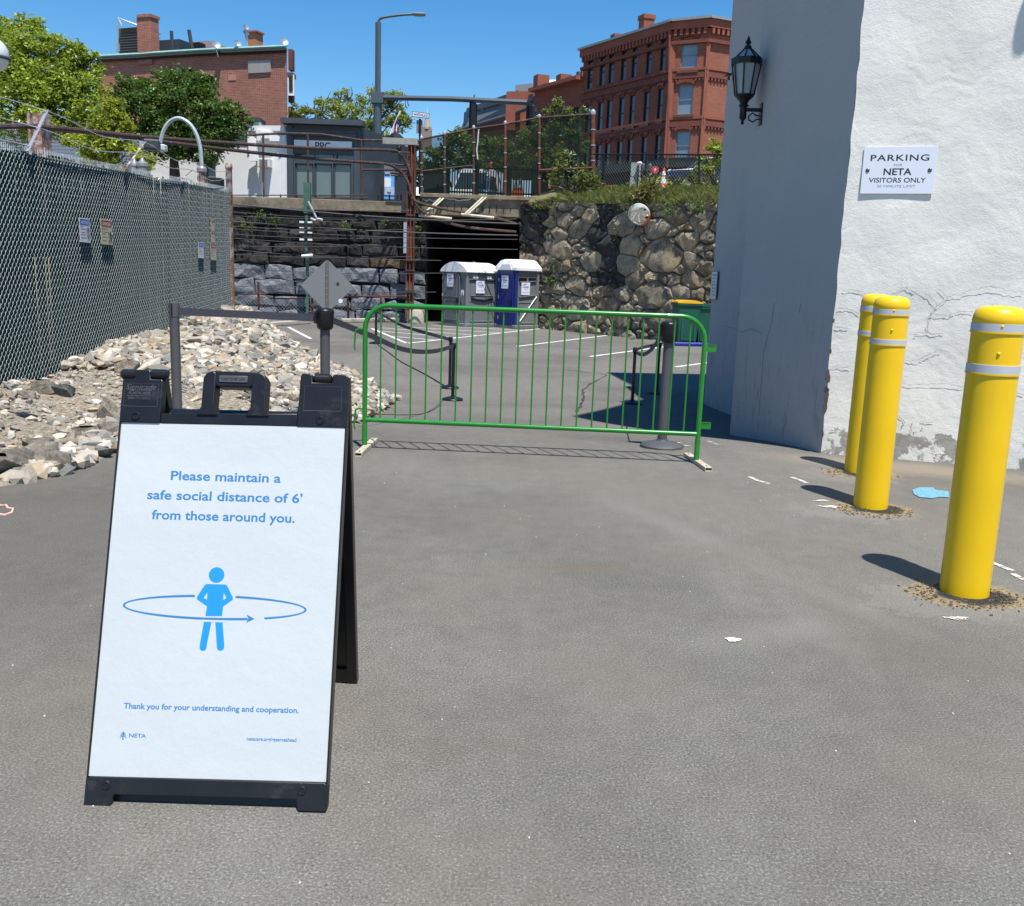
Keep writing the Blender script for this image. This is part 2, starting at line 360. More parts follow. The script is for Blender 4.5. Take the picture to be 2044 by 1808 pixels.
BLKI = mat('black_ink', (.02, .02, .02), .6, 0, 0); GRYI = mat('grey_ink', (.22, .23, .25), .6, 0, 0)
WHITE = mat('white_paint', (.78, .79, .80), .5, 0, .05, 3); SIGNW = mat('sign_white', (.72, .75, .82), .4, 0, .02, 3)
CREAM = mat('cream_paint', (.46, .42, .31), .7, 0, .15, 6, stain=(.30, .22, .13), sscale=4)
GALV = mat('galvanised_steel', (.50, .52, .54), .42, .65, .15, 20)
WIRE = mat('galvanised_wire', (.68, .75, .72), .5, .1, .1, 20)
SLAT = mat('green_slat', (.001, .022, .023), .7, 0, .25, 3, spec=.2)
RUST = mat('rusty_steel', (.13, .042, .025), .85, .1, .35, 4, bmp=.3, bs=50, stain=(.22, .085, .04), sscale=5)
DRUST = mat('dark_rusty_pipe', (.065, .038, .032), .8, .1, .35, 6, bmp=.2, bs=40, stain=(.17, .11, .085), sscale=3)
RUSTW = mat('rust_and_white_paint', (.50, .45, .42), .8, 0, .2, 4, stain=(.22, .10, .07), sscale=6, sthr=(.42, .55))
CONC = mat('concrete', (.42, .38, .31), .9, 0, .15, 5, bmp=.3, bs=40, stain=(.22, .20, .16), sscale=1.5)
DCONC = mat('stained_concrete', (.20, .165, .115), .95, 0, .35, 3, bmp=.6, bs=12, dist=.03, stain=(.09, .08, .07), sscale=1.2)
def m_worn(name, c, sc, th):
    m, t, b, N, L = nodes(name); co = N('TexCoord').outputs['Object']; b.inputs['Base Color'].default_value = rgb(c); b.inputs['Roughness'].default_value = .8
    f = ramp(N, L, noise(N, L, co, sc, 9, .8), [(th, (0, 0, 0)), (th+.06, (1, 1, 1))]); tr = N('BsdfTransparent'); ms = N('MixShader'); L(f, ms.inputs[0]); L(b.outputs[0], ms.inputs[1]); L(tr.outputs[0], ms.inputs[2]); L(ms.outputs[0], t.nodes['Material Output'].inputs[0]); return m
WORN = m_worn('worn_paint', (.62, .61, .57), 26, .50)
LMARK = mat('line_paint', (.70, .70, .68), .7, 0, .06, 8, stain=(.25, .25, .24), sscale=14, sthr=(.6, .75))
DIRT = mat('dirt', (.245, .205, .15), .95, 0, .55, 34, bmp=1, bs=70, dist=.02, stain=(.38, .35, .30), sscale=22, sthr=(.5, .6))
MULCH = mat('straw_debris', (.17, .135, .085), .95, 0, .6, 35, bmp=.9, bs=120, dist=.01)
BITU = mat('dark_patch', (.035, .033, .032), .9, 0, .3, 30, bmp=.5, bs=90)
DARK = mat('dark_void', (.012, .011, .010), .95, 0, .2)
TEALD = mat('dark_slate_paint', (.045, .060, .072), .5, 0, .12, 2)
GREYT = mat('grey_plastic', (.16, .17, .175), .5, 0, .08, 3, bmp=.05); GREYD = mat('grey_door_plastic', (.11, .118, .125), .5, 0, .08, 3)
NAVY = mat('navy_plastic', (.008, .020, .16), .45, 0, .1, 3); ROOFW = mat('white_roof_plastic', (.80, .80, .80), .5, 0, .03)
BING = mat('bin_green', (.006, .085, .055), .5, 0, .1, 3); BINY = mat('bin_yellow_lid', (.80, .42, .01), .5, 0, .05)
ORNG = mat('orange_plastic', (.80, .10, .012), .5, 0, .05); REDP = mat('red_paint', (.75, .02, .03), .5, 0, .04)
SIGNB = mat('sign_back_aluminium', (.235, .24, .245), .45, .25, .05, 3); GLASS = m_glass('window_glass', (.035, .045, .055))
SLATE = mat('slate_roof', (.075, .078, .085), .8, 0, .2, 6, bmp=.3, bs=20); COPPER = mat('green_copper', (.20, .36, .33), .6, 0, .15, 3)
GWALL = mat('dark_steel', (.05, .055, .06), .5, .3, .1); BARK = mat('bark', (.075, .06, .045), .95, 0, .3, 8, bmp=.6, bs=25, dist=.02)
POLEG = mat('pole_grey', (.075, .095, .115), .5, .2, .1); BLKIRON = mat('black_iron', (.007, .007, .010), .38, .3, .2)
ROCKM = m_attr('rock_mix', bs=30); ROCKS = m_stone('pale_rock', (.28, .25, .20), (.58, .53, .45), .18, warm=(.46, .38, .27), bs=16)
RUBST = m_stone('rubble_stone', (.13, .105, .075), (.46, .40, .30), .32, warm=(.38, .29, .17), bs=6)
DKST = m_stone('sooty_stone', (.022, .021, .020), (.090, .082, .072), .4); PTST = m_stone('painted_stone', (.13, .14, .16), (.33, .35, .39), .22)
BNST = m_stone('brown_stone', (.06, .045, .032), (.20, .135, .085), .3)
FROST = mat('frosted_glass', (.30, .35, .38), .4, 0, .04); SHOPG = mat('screened_window', (.13, .175, .17), .25, 0, .06, 1, spec=.8)

# ================================================================== SETTING
m = MB(); ys = list(np.concatenate([np.arange(-6, 7, 1.), np.arange(7, 18, .25), np.arange(18, 41.1, 1.)]))
xs = list(np.linspace(-14, 16, 16)); nx = len(xs)
m.add([(x, y, gz(y)) for y in ys for x in xs], [(j*nx+i, j*nx+i+1, (j+1)*nx+i+1, (j+1)*nx+i) for j in range(len(ys)-1) for i in range(nx-1)])
obj('asphalt_driveway', m, ASPH, kind='structure', label='worn grey asphalt driveway sloping down into the parking lot', origin=False)
m = MB().quad((-700, -200, -.75), (700, -200, -.75), (700, 44, -.75), (-700, 44, -.75))
obj('ground', m, DIRT, kind='structure', origin=False)
# upper street behind the retaining walls (z about 4)
SZ = 4.15
m = MB().add([(-700, 39.6, SZ-.02), (.2, 39.6, SZ-.02), (.6, 41.2, SZ-.02), (9, 33.5, SZ-.35), (60, 33.5, SZ-.35), (700, 60, SZ), (700, 1500, SZ), (-700, 1500, SZ)], [tuple(range(8))])
obj('upper_street', m, mat('street_asphalt', (.10, .10, .10), .95), kind='structure', origin=False)

# ---- painted marks
def strip(name, a, b, wd, mt, label=None, cat=None, group=None, dz=.004, n=12, kind=None):
    a = Vector(a); b = Vector(b); d = (b-a); d.z = 0; s = Vector((-d.y, d.x, 0)).normalized()*wd/2; m = MB(); V = []
    for i in range(n+1):
        p = a.lerp(b, i/n); z = gz(p.y)+dz; V += [(p.x-s.x, p.y-s.y, z), (p.x+s.x, p.y+s.y, z)]
    m.add(V, [(2*i, 2*i+2, 2*i+3, 2*i+1)[::-1] for i in range(n)])
    return obj(name, m, mt, label=label, cat=cat, group=group, kind=kind)
GL = 'white painted parking lines'
for (a, b, lb) in [((1030.8, 691.5), (1224, 668), 'white parking line seen through the middle of the green barrier, nearest the trash can'),
             ((1176.9, 711.7), (1335, 691), 'white parking line crossing behind the grey stanchion at the right of the barrier'),
             ((1348.3, 732.3), (1420, 723), 'short white parking line by the white wall, nearest the building shadow'),
             ((575.5, 653), (619.7, 676), 'short white parking line left of the diamond sign, beside the rock pile'),
             ((834, 683), (1102.3, 653.3), 'long white line bounding the hatched area in front of the toilets'),
             ((741.6, 655.7), (811.8, 685.1), 'slanted white line closing the left end of the hatched area'),
             ((1046.8, 652.9), (1101.8, 654.6), 'short white line at the foot of the blue portable toilet')]:
    strip('parking_line', gp(*a), gp(*b), .11, LMARK, lb, 'line', GL)
strip('parking_line', gp(811.8, 685.1), gp(834, 683), .11, LMARK, 'stub of white line at the near corner of the hatched area', 'line', GL)
for i, (a, b) in enumerate([((860.5, 649.6), (1050.4, 659.9)), ((790, 651), (1002.5, 664.7)), ((762, 654.5), (958, 670)), ((760, 661), (912, 674)), ((776, 671), (869, 678.7))]):
    strip('hatch_line', gp(*a), gp(*b), .10, LMARK, 'white hatching line of the no parking area, %s from the camera' % ['fifth', 'fourth', 'third', 'second', 'first'][i], 'line', 'hatching lines of the no parking area')
strip('blue_line_marking', gp(1350, 690), gp(1425, 691), .16, mat('blue_line', (.01, .02, .30), .6), 'blue painted line on the asphalt before the green bins', 'line', dz=.05)
def blot(name, px, pts, mt, label, cat, r=None, dz=.005, jag=.2, n=26, kind=None, group=None):
    c = gp(*px); m = MB(); V = []; 
    rr = random.Random(hash(px) % 999); ph = [rr.uniform(0, 6.28) for _ in range(4)]
    for k in range(n):
        a = 2*math.pi*k/n; q = 1+jag*(math.sin(3*a+ph[0])*.5+math.sin(5*a+ph[1])*.35+math.sin(9*a+ph[2])*.3)+rr.uniform(-jag, jag)*.35
        x = c.x+pts[0]*math.cos(a)*q; y = c.y+pts[1]*math.sin(a)*q; V.append((x, y, gz(y)+dz))
    m.add(V, [tuple(range(n))]); return obj(name, m, mt, label=label, cat=cat, kind=kind, group=group)
# scattered debris bits round bollards (chips and straw)
m = MB()
for c0, n in ((gp(1925, 1190), 260), (gp(1740, 1020), 200), (gp(1712, 945), 150)):
    for _ in range(n):
        a = random.uniform(0, 6.28); q = random.gauss(.20, .055); x = c0.x+q*math.cos(a); y = c0.y+q*math.sin(a)*.72; s = random.uniform(.002, .006)
        m.box((x, y, gz(y)+.004), (s*2.4, s*.8, s), rz=random.uniform(0, 3))
obj('debris', m, MULCH, kind='stuff', label='loose straw and grit round the bollard feet')
m = MB(); q = [gp(x, y) for x, y in ((1820, 979), (1835, 974), (1861, 974), (1866, 979), (1893, 982), (1893, 994), (1872, 993), (1862, 996), (1836, 994), (1824, 988))]
m.add([(p.x, p.y, .006) for p in q][::-1], [tuple(range(len(q)))]); obj('chalk_mark', m, m_worn('pale_blue_paint', (.13, .32, .43), 40, .54), label='pale blue painted splash on the asphalt between the bollards', cat='mark')
blot('paint_chip', (1463, 1278), (.030, .022), mat('peach_chip', (.85, .66, .52), .8), 'small peach coloured splat on the asphalt in front of the bollards', 'mark', jag=.3)
for i, (px, sz) in enumerate([((1908, 1235), (.05, .02)), ((1655, 1012), (.07, .03)), ((1640, 1000), (.05, .02))]):
    blot('chalk_smear', px, sz, WORN, ['whitish smear on the asphalt below the nearest bollard', 'whitish smear on the asphalt left of the middle bollard', 'fainter whitish smear left of the middle bollard, farther out'][i], 'mark', jag=.4)
for i, (a, b) in enumerate([((1975, 1122), (2020, 1140)), ((1495, 952), (1512, 960)), ((1512, 960), (1535, 966)), ((1578, 953), (1597, 959)), ((1597, 959), (1610, 965)), ((1350, 884), (1362, 885)), ((1364, 889), (1378, 891)), ((1412, 881), (1424, 884)), ((1424, 886), (1436, 888)), ((2020, 1146), (2043, 1158))]):
    strip('tape_mark', gp(*a), gp(*b), .032, WORN, ['scuffed white tape mark right of the nearest bollard, the farther stub', 'scuffed tape mark left of the bollards, first stroke of the left pair', 'scuffed tape mark left of the bollards, second stroke of the left pair', 'scuffed tape mark nearer the middle bollard, first stroke of the right pair', 'scuffed tape mark nearer the middle bollard, second stroke of the right pair', 'tiny white tape mark behind the right foot of the barrier, upper left one',
        'tiny white tape mark behind the right foot of the barrier, lower left one', 'tiny white tape mark just right of the barrier post, upper one', 'tiny white tape mark just right of the barrier post, lower one', 'scuffed white tape mark right of the nearest bollard, at the picture edge'][i], 'mark', 'scuffed white tape marks', n=2)
m = MB(); q = [gp(x, y) for x, y in ((-25, 1030), (-20, 1012), (-5, 1008), (5, 1010), (12, 1009), (16, 1015), (26, 1016), (24, 1024), (10, 1029), (-5, 1027))]
m.tube([(p.x, p.y, .004) for p in q], .006, 5, closed=True); obj('chalk_drawing', m, mat('pink_chalk', (.75, .45, .38), .9), label='pink chalk flower outline on the asphalt at the left edge', cat='mark')
# dark crack in the asphalt
m = MB(); ck = [(1150, 822), (1158, 812), (1162, 800), (1166, 790), (1163, 782), (1172, 772), (1180, 765), (1196, 757), (1210, 749), (1200, 745), (1175, 744), (1150, 740), (1130, 738)]
for a, b in zip(ck, ck[1:]):
    A, B = gp(*a), gp(*b); p = [A.lerp(B, k/3)+Vector((random.gauss(0, .015), random.gauss(0, .02), 0)) for k in range(4)]
    for u, v in zip(p, p[1:]):
        s = Vector((-(v-u).y, (v-u).x, 0)).normalized()*random.uniform(.008, .028)
        m.quad(*[(t.x, t.y, gz(t.y)+.004) for t in (u-s, v-s, v+s, u+s)][::-1])
obj('asphalt_crack', m, BITU, label='tar filled crack running through the asphalt behind the barrier', cat='crack')
# light grit on the near asphalt
m = MB()
for _ in range(110):
    x = random.uniform(-1.8, 3.2); y = random.uniform(1.3, 7); s = abs(random.gauss(.0012, .0008))+.001
    m.box((x, y, .001+s/2), (s*2, s*1.4, s), rz=random.uniform(0, 3))
obj('grit', m, mat('pale_grit', (.62, .60, .55), .9), kind='stuff', label='pale grit specks strewn over the asphalt')

# ---- rock bank
FA, FB = at(0, 785, 8.0), at(462, 622, 16.5)
FD = Vector((FB.x-FA.x, FB.y-FA.y, 0)); FL = FD.length; FD.normalize()
def fenx(Y): return FA.x+(Y-FA.y)*(FB.x-FA.x)/(FB.y-FA.y)
def fenz(Y): return FA.z+(Y-FA.y)*(FB.z-FA.z)/(FB.y-FA.y)
edge = [gp(-190, 985), gp(0, 970), gp(60, 960), gp(120, 950), gp(175, 932), gp(228, 905), gp(330, 880), gp(480, 868), gp(620, 862), gp(705, 846), gp(750, 828), gp(780, 806), gp(789, 790)]
e2 = [Vector((p.x, p.y)) for p in edge] + [Vector((-1.75, 13.5)), Vector((-2.35, 14.9)), Vector((-3.15, 16.2)), Vector((-4.2, 17.5)), Vector((-5.6, 18.3)), Vector((-8, 18.8))]
poly = [(p.x, p.y) for p in e2] + [(-8, 3), (-4, 3)]
def inside(x, y):
    c = False; n = len(poly)
    for i in range(n):
        x1, y1 = poly[i]; x2, y2 = poly[i-1]
        if (y1 > y) != (y2 > y) and x < (x2-x1)*(y-y1)/(y2-y1)+x1: c = not c
    return c
def edist(x, y):
    b = 9; P = Vector((x, y))
    for u, v in zip(e2, e2[1:]):
        d = v-u; t = max(0, min(1, (P-u).dot(d)/d.length_squared)); b = min(b, (P-u-d*t).length)
    return b
def mz(x, y):
    g = gz(y)
    if not inside(x, y): return g-.12*min(1, edist(x, y)*3)
    d = edist(x, y); wdt = max(.5, abs(fenx(y)-(-2.4 if y > 9 else -2.6))); wdt = wdt+(1.35-wdt)*min(1, max(0, (y-13.5)/2.5))
    s = min(1, d/(wdt*.92)); s = s**.9 if y > 9 else s**1.2
    top = fenz(y)
    n = .035*math.sin(x*5.1+y*2.3)+.03*math.sin(y*4.7-x*3.1)
    return g+.02+(top-g)*s+n*min(1, d*3)
m = MB(); xs = np.arange(-8, -.7, .16); ys = np.arange(3, 20.8, .16); nx = len(xs)
m.add([(x, y, mz(x, y)) for y in ys for x in xs], [(j*nx+i, j*nx+i+1, (j+1)*nx+i+1, (j+1)*nx+i) for j in range(len(ys)-1) for i in range(nx-1)])
obj('dirt_bank', m, DIRT, kind='structure', smooth=60, label='sandy earth bank rising from the driveway to the fence')
ICO = []
ph = (1+5**.5)/2
for a in (-1, 1):
    for b in (-ph, ph): ICO += [(0, a, b), (a, b, 0), (b, 0, a)]
ICO = np.array(ICO)/math.hypot(1, ph)
import itertools
def hullfaces(P):
    F = []
    for i, j, k in itertools.combinations(range(len(P)), 3):
        n = np.cross(P[j]-P[i], P[k]-P[i]); d = (P-P[i])@n
        if (d <= 1e-9).all(): F.append((i, j, k))
        elif (d >= -1e-9).all(): F.append((i, k, j))
    return F
ICF = hullfaces(ICO)
def add_tint(o, cols, per):                             # one colour per face group
    at_ = o.data.attributes.new('tint', 'FLOAT_COLOR', 'FACE'); C = np.repeat(np.array(cols, float), per, axis=0)
    at_.data.foreach_set('color', np.c_[C, np.ones(len(C))].ravel())
PAL = [(.43, .39, .33), (.50, .46, .39), (.38, .36, .32), (.30, .285, .26), (.17, .18, .17), (.36, .30, .22), (.55, .53, .48), (.42, .35, .26), (.24, .23, .21), (.33, .32, .30), (.46, .43, .38)]
def rocks(name, spots, label):
    V = []; F = []; C = []
    ICFa = np.array(ICF)
    for i, (x, y, z, s) in enumerate(spots):
        sc = np.array([random.uniform(.75, 1.35), random.uniform(.6, 1.1), random.uniform(.32, .7)])*s
        P = ICO*(1+rng.uniform(-.28, .28, (12, 1)))*sc
        a = rng.normal(size=3)*[.35, .35, 3]; Rm = np.array(Matrix.Rotation(a[2], 3, 'Z')@Matrix.Rotation(a[0], 3, 'X')@Matrix.Rotation(a[1], 3, 'Y'))
        V.append(P@Rm.T+[x, y, z]); F.append(ICFa+12*i); c = np.array(random.choice(PAL))*random.uniform(.62, 1.05)*np.array([1, .98, .94]); C.append(c)
    V = np.concatenate(V); F = np.concatenate(F)
    me = bpy.data.meshes.new(name); me.from_pydata(V.tolist(), [], F.tolist()); o = bpy.data.objects.new(name, me); COL.objects.link(o)
    me.materials.append(ROCKM); add_tint(o, C, len(ICF)); return meta(o, label, kind='stuff')
sp = []
while len(sp) < 16000:
    y = random.uniform(4.5, 19.4); x = random.uniform(-6.2, -1.0)
    if x < fenx(y)-.15 or not inside(x, y): continue
    d = edist(x, y); back = y > 9.3
    if d < .05 and random.random() < .5: continue
    if not back:
        fd = x-fenx(y)
        mid = fd > .30 and d > .5; dens = .42 if mid else .9
        if d < .5: dens = .95
        if random.random() > dens: continue
        s = random.choice([.006, .008, .010, .014, .018, .025, .04]) if d > .45 else random.choice([.014, .02, .03, .045, .06, .075])
    else: s = abs(random.gauss(.036, .020))+.018
    sp.append((x, y, mz(x, y)+s*.22+(random.uniform(0, .05) if back else 0), s*1.15))
rocks('crushed_rock', sp, 'pale crushed rock heaped on the bank below the green fence')
def bigrock(name, c, sz, rz, seed, mt=ROCKS, label='', group=None, tilt=0):
    r = np.random.default_rng(seed); P = []
    n = 18
    for k in range(n):
        v = r.normal(size=3); v /= np.linalg.norm(v); v = np.sign(v)*np.abs(v)**.7; P.append(v)
    P = np.array(P); P[:, 2] = np.clip(P[:, 2], -.75, .75); P = P*np.array(sz)/2
    F = hullfaces(P); used = sorted({i for f in F for i in f}); mp = {u: i for i, u in enumerate(used)}
    R = Matrix.Rotation(rz, 3, 'Z')@Matrix.Rotation(tilt, 3, 'X')
    m = MB(); m.add([Vector(c)+R@Vector(P[u]) for u in used], [tuple(mp[i] for i in f) for f in F])
    return obj(name, m, mt, label=label, cat='rock', group=group)
BR = [((30, 930), (.27, .2, .2), 'broad pale rock at the left edge of the rock bank'), ((85, 925), (.30, .22, .24), 'blocky pale rock second from the left picture edge'), ((-5, 945), (.3, .25, .2), 'rock cut by the left picture edge beside the driveway'),
      ((120, 905), (.42, .20, .14), 'long flat whitish slab propped over a gap in the bank'), ((117, 935), (.2, .16, .2), 'pointed grey rock below the long flat slab'), ((75, 895), (.24, .2, .12), 'flat cream rock above the blocky pale rock'),
      ((170, 870), (.2, .16, .12), 'rounded cream rock left of its twin near the sign'), ((222, 862), (.2, .17, .13), 'rounded cream rock nearest the left edge of the sign'), ((225, 830), (.26, .2, .26), 'tan boulder half hidden by the upper left corner of the sign'),
      ((85, 780), (.24, .18, .16), 'light tan rock at the foot of the green fence'), ((125, 790), (.22, .15, .15), 'dark grey rock at the foot of the green fence'), ((50, 795), (.2, .14, .1), 'cream flat rock at the left foot of the fence'),
      ((255, 742), (.26, .2, .2), 'ochre boulder against the foot of the fence'), ((190, 900), (.2, .14, .1), 'greenish flat rock between the cream rocks'), ((245, 880), (.18, .14, .1), 'small tan rock touching the edge of the sign')]
for i, (px, sz, lb) in enumerate(BR):
    d = ray(*px); Y = 4.
    while Y < 14 and (CAM+d*(Y/d.y)).z > mz((d*(Y/d.y)).x, Y): Y += .02
    p = CAM+d*(Y/d.y); p.z = mz(p.x, Y)+sz[2]*.22
    bigrock('rock', p, sz, random.uniform(-.4, .4), 50+i, m_stone('slate_rock', (.12, .13, .125), (.24, .25, .24), .1) if 'dark grey' in lb or 'greenish' in lb else ROCKS, lb, 'larger rocks of the bank')
rr = random.Random(5); k = 0
while k < 60:                                           # knee-high rubble on the near slope of the heap
    x = rr.uniform(-4.2, -1.4); y = rr.uniform(9.8, 15.5)
    if not inside(x, y) or edist(x, y) < .15 or x < fenx(y)+.2: continue
    s = rr.uniform(.12, .21); bigrock('heap_rock', (x, y, mz(x, y)+.05), (s*1.3, s, s*.7), rr.uniform(0, 6), 200+k, ROCKS, 'pale angular rock lying among the crushed rock of the heap behind the sign', 'pale angular rocks of the heap', tilt=rr.uniform(-.4, .4)); k += 1
bigrock('brick_fragment', Vector((-2.55, 11.9, mz(-2.55, 11.9)+.08)), (.17, .1, .09), .3, 999, mat('terracotta', (.48, .14, .07), .9), 'orange brick fragment lying among the pale rocks')

# ================================================================== WHITE CORNER BUILDING
C0 = Vector((2.668, 7.981, 0)); W1 = Vector((4.145, 7.446, 0)); WD = (W1-C0).normalized()
N1 = Vector((2.425, 10.34, 0)); _f = gp(1461, 824); _g = gp(1404, 806)
F1 = Vector((_f.x+.01, _f.y, 0)); F2 = Vector((_g.x, _g.y, 0))
F0 = Vector((F1.x+(F1.x-F2.x)*.0+.02, N1.y+.02, 0))
WR = C0+WD*7
bl = thing('white_building', 'white stuccoed corner building with cracked peeling plaster on its sunlit wall', 'building', C0)
def gridwall(P, Q, z0, z1, step, jag=0, disp=.012, seed=0, edge0=0, nrm=None):
    D = Q-P; n = max(2, int(D.length/step)); nz = int((z1-z0)/step); d = D.normalized(); N = Vector((d.y, -d.x, 0)); r = random.Random(seed); V = []
    for j in range(nz+1):
        z = z0+(z1-z0)*j/nz; ej = r.gauss(0, edge0) if edge0 else 0
        for i in range(n+1):
            q = P+D*(i/n); x = disp*(math.sin(i*.9+j*.7)+math.sin(j*1.3-i*.5)+r.uniform(-1, 1)*.7)*.5 if 0 < i < n else 0
            q = q+N*x
            if i == 0: q = q+d*ej
            V.append((q.x, q.y, z))
    m = MB(); m.add(V, [(j*(n+1)+i, j*(n+1)+i+1, (j+1)*(n+1)+i+1, (j+1)*(n+1)+i) for j in range(nz) for i in range(n)]); return m
m = gridwall(C0, WR, -.05, 12, .12, disp=.006, seed=3, edge0=.004)
lw = obj('stucco_wall', m, STUC, bl, smooth=60, label='sunlit rough white stucco wall')
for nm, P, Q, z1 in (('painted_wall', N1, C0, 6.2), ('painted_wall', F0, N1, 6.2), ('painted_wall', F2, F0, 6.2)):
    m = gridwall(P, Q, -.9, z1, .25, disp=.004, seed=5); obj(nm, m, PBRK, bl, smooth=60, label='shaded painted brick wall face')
# core, and an unseen upper block shaped to throw the shadow on the lot
back = [F2+Vector((4, 1, 0)), WR+Vector((2, 7, 0)), WR]
ins = [C0+Vector((.012, .02, 0)), N1+Vector((.04, 0, 0)), F0+Vector((.04, .04, 0)), F2+Vector((.04, 0, 0))]+[Vector(b) for b in back]
m = MB(); pl = ins; n = len(pl); m.add([(p.x, p.y, -.9) for p in pl]+[(p.x, p.y, 6.18) for p in pl], [tuple(range(n)), tuple(range(n, 2*n))[::-1]]+[(i, n+i, n+(i+1) % n, (i+1) % n) for i in range(n)])
obj('core', m, WHITE, bl)
SH = lambda x, y, h: (lambda p: Vector((p.x+.152*(h-p.z), p.y-.375*(h-p.z), h)))(gp(x, y))
H = 12.0
up_ = [C0+Vector((.06, .02, H)), SH(1152, 828, H), SH(1302, 790, H), SH(1210, 743, H), SH(1425, 747, H), Vector((9.5, 15, H)), Vector((WR.x, WR.y+.05, H))]
# keep the upper block off the sky: its left edge stays right of the lower walls as seen from the drive
m = MB(); n = len(up_); m.add([(p.x, p.y, 6.1) for p in up_]+[tuple(p) for p in up_], [tuple(range(n))[::-1], tuple(range(n, 2*n))]+[(i, (i+1) % n, n+(i+1) % n, n+i) for i in range(n)])
obj('upper_shadow_block', m, WHITE, bl)
print('UP', [tuple(round(c, 2) for c in p) for p in up_], 'F', F1, F2)
# chips on the corner, cracks
CH = [(1634, 752, 8, 16), (1630, 785, 6, 26), (1622, 812, 6, 14), (1643, 700, 4, 8), (1652, 640, 4, 6), (1608, 775, 8, 5), (1627, 865, 5, 10)]
m = MB()
for (x, y, a, b) in CH:
    t, p = onp(C0, W1, x+9, y); c = C0+WD*max(.0, t); nrm = Vector((WD.y, -WD.x, 0)); V = []
    for k in range(9):
        g = 2*math.pi*k/9; q = random.uniform(.6, 1.15); V.append((c.x+WD.x*a/235*math.cos(g)*q*.8+nrm.x*.016, c.y+WD.y*a/235*math.cos(g)*q*.8+nrm.y*.016, p.z+b/235*math.sin(g)*q))
    m.add(V, [tuple(range(9))])
obj('plaster_chip', m, mat('exposed_masonry', (.085, .075, .075), .95, bmp=.6), bl, kind='stuff')
def cr(pts, s=2.781, ox=2450, oy=880): return [((ox+x/s)/1.5587, (oy+y/s)/1.5587) for x, y in pts]
CK = [cr(l) for l in ([(475, 60), (560, 60), (680, 92), (720, 88)], [(895, 100), (960, 65), (1010, 38), (1060, 60), (1180, 85), (1260, 150), (1290, 190), (1240, 260), (1215, 340), (1210, 430)],
     [(1285, 195), (1365, 150), (1385, 115), (1460, 105), (1540, 75), (1665, 50), (1730, 30), (1850, 45), (1900, 70), (2040, 78)], [(1300, 50), (1365, 110)], [(1450, 257), (1515, 245), (1600, 248)],
     [(1230, 265), (1300, 275), (1380, 283), (1440, 262)], [(425, 230), (500, 222), (570, 240), (620, 268)], [(1085, 445), (1150, 430), (1275, 443), (1345, 440)], [(1000, 655), (1060, 680), (1150, 650), (1215, 620), (1280, 590), (1330, 575)],
     [(975, 870), (1080, 878), (1200, 880), (1320, 872), (1450, 885), (1520, 890)], [(375, 715), (440, 720), (540, 740)], [(960, 1150), (1000, 1180), (1010, 1210), (980, 1245)], [(1965, 955), (2040, 960)], [(365, 1285), (410, 1270), (430, 1282)], [(405, 385), (480, 388), (520, 392)], [(1075, 1200), (1070, 1290)], [(1150, 1195), (1190, 1205), (1260, 1200)])]
m = MB(); nrm = Vector((WD.y, -WD.x, 0))
for l in CK:
    P = []
    for a, b in zip(l, l[1:]):
        for k in range(4):
            x = a[0]+(b[0]-a[0])*k/4+random.gauss(0, 1.3)*(k > 0); y = a[1]+(b[1]-a[1])*k/4+random.gauss(0, 1.3)*(k > 0)
            t, p = onp(C0, W1, x, y); P.append(C0+WD*t+Vector((0, 0, p.z))+nrm*.010)
    t, p = onp(C0, W1, *l[-1]); P.append(C0+WD*t+Vector((0, 0, p.z))+nrm*.010)
    m.tube(P, [random.uniform(.0006, .0020) for _ in P], 4)
obj('crack', m, mat('crack_shadow', (.16, .15, .14), .95), bl, kind='stuff')
m = MB()
for l in ([(1547, 605), (1542, 640), (1526, 700), (1521, 760), (1517, 830)], [(1440, 650), (1468, 655), (1480, 664), (1500, 656), (1520, 664)], [(1600, 606), (1597, 625)], [(1477, 620), (1478, 630)]):
    q = []
    for x, y in l:
        t, p = onp(N1, C0, x, y); D_ = (C0-N1).normalized(); q.append(N1+D_*t+Vector((-1, 0, 0))*.012+Vector((0, 0, p.z)))
    if len(q) > 1: m.tube(q, .0022, 4)
obj('crack', m, mat('crack_dark', (.22, .22, .24), .95), bl, kind='stuff')

# ---- signs on the walls
def wallsign(name, P, Q, c4, off, mt, label, cat='sign', th=.006):
    """board on the vertical plane P-Q through four picture corners, squared up"""
    ts = [onp(P, Q, *c) for c in c4]; t0 = (ts[0][0]+ts[3][0])/2; t1 = (ts[1][0]+ts[2][0])/2
    z1 = (ts[0][1].z+ts[1][1].z)/2; z0 = (ts[2][1].z+ts[3][1].z)/2; D = (Vector((Q[0], Q[1], 0))-Vector((P[0], P[1], 0))).normalized(); Nn = Vector((D.y, -D.x, 0))
    O = Vector((P[0], P[1], 0))+D*t0+Vector((0, 0, z0))+Nn*off; Wd = t1-t0; Ht = z1-z0
    r = thing(name, label, cat, O); m = MB(); M = basis(O, D, (0, 0, 1)); M3 = M.to_3x3()
    m.bbox(O+D*Wd/2+Vector((0, 0, Ht/2)), (Wd, Ht, th), .001, M=M3); obj('board', m, mt, r)
    return r, Wd, Ht, lambda u, v: basis(O+D*(u*Wd)+Vector((0, 0, v*Ht))+Nn*(th/2), D, (0, 0, 1))
r, Wd, Ht, PM = wallsign('parking_sign', C0, W1, [(1725, 292), (1870, 294), (1862, 388), (1716, 386)], .012, SIGNW, 'white parking sign with black lettering on the sunlit stucco wall', th=.008)
text('PARKING', PM(.5, .70), BLKI, r, Wd*.80, Ht*.135, bold=.012, space=1.12); text('FOR', PM(.49, .585), GRYI, r, Wd*.115, Ht*.052)
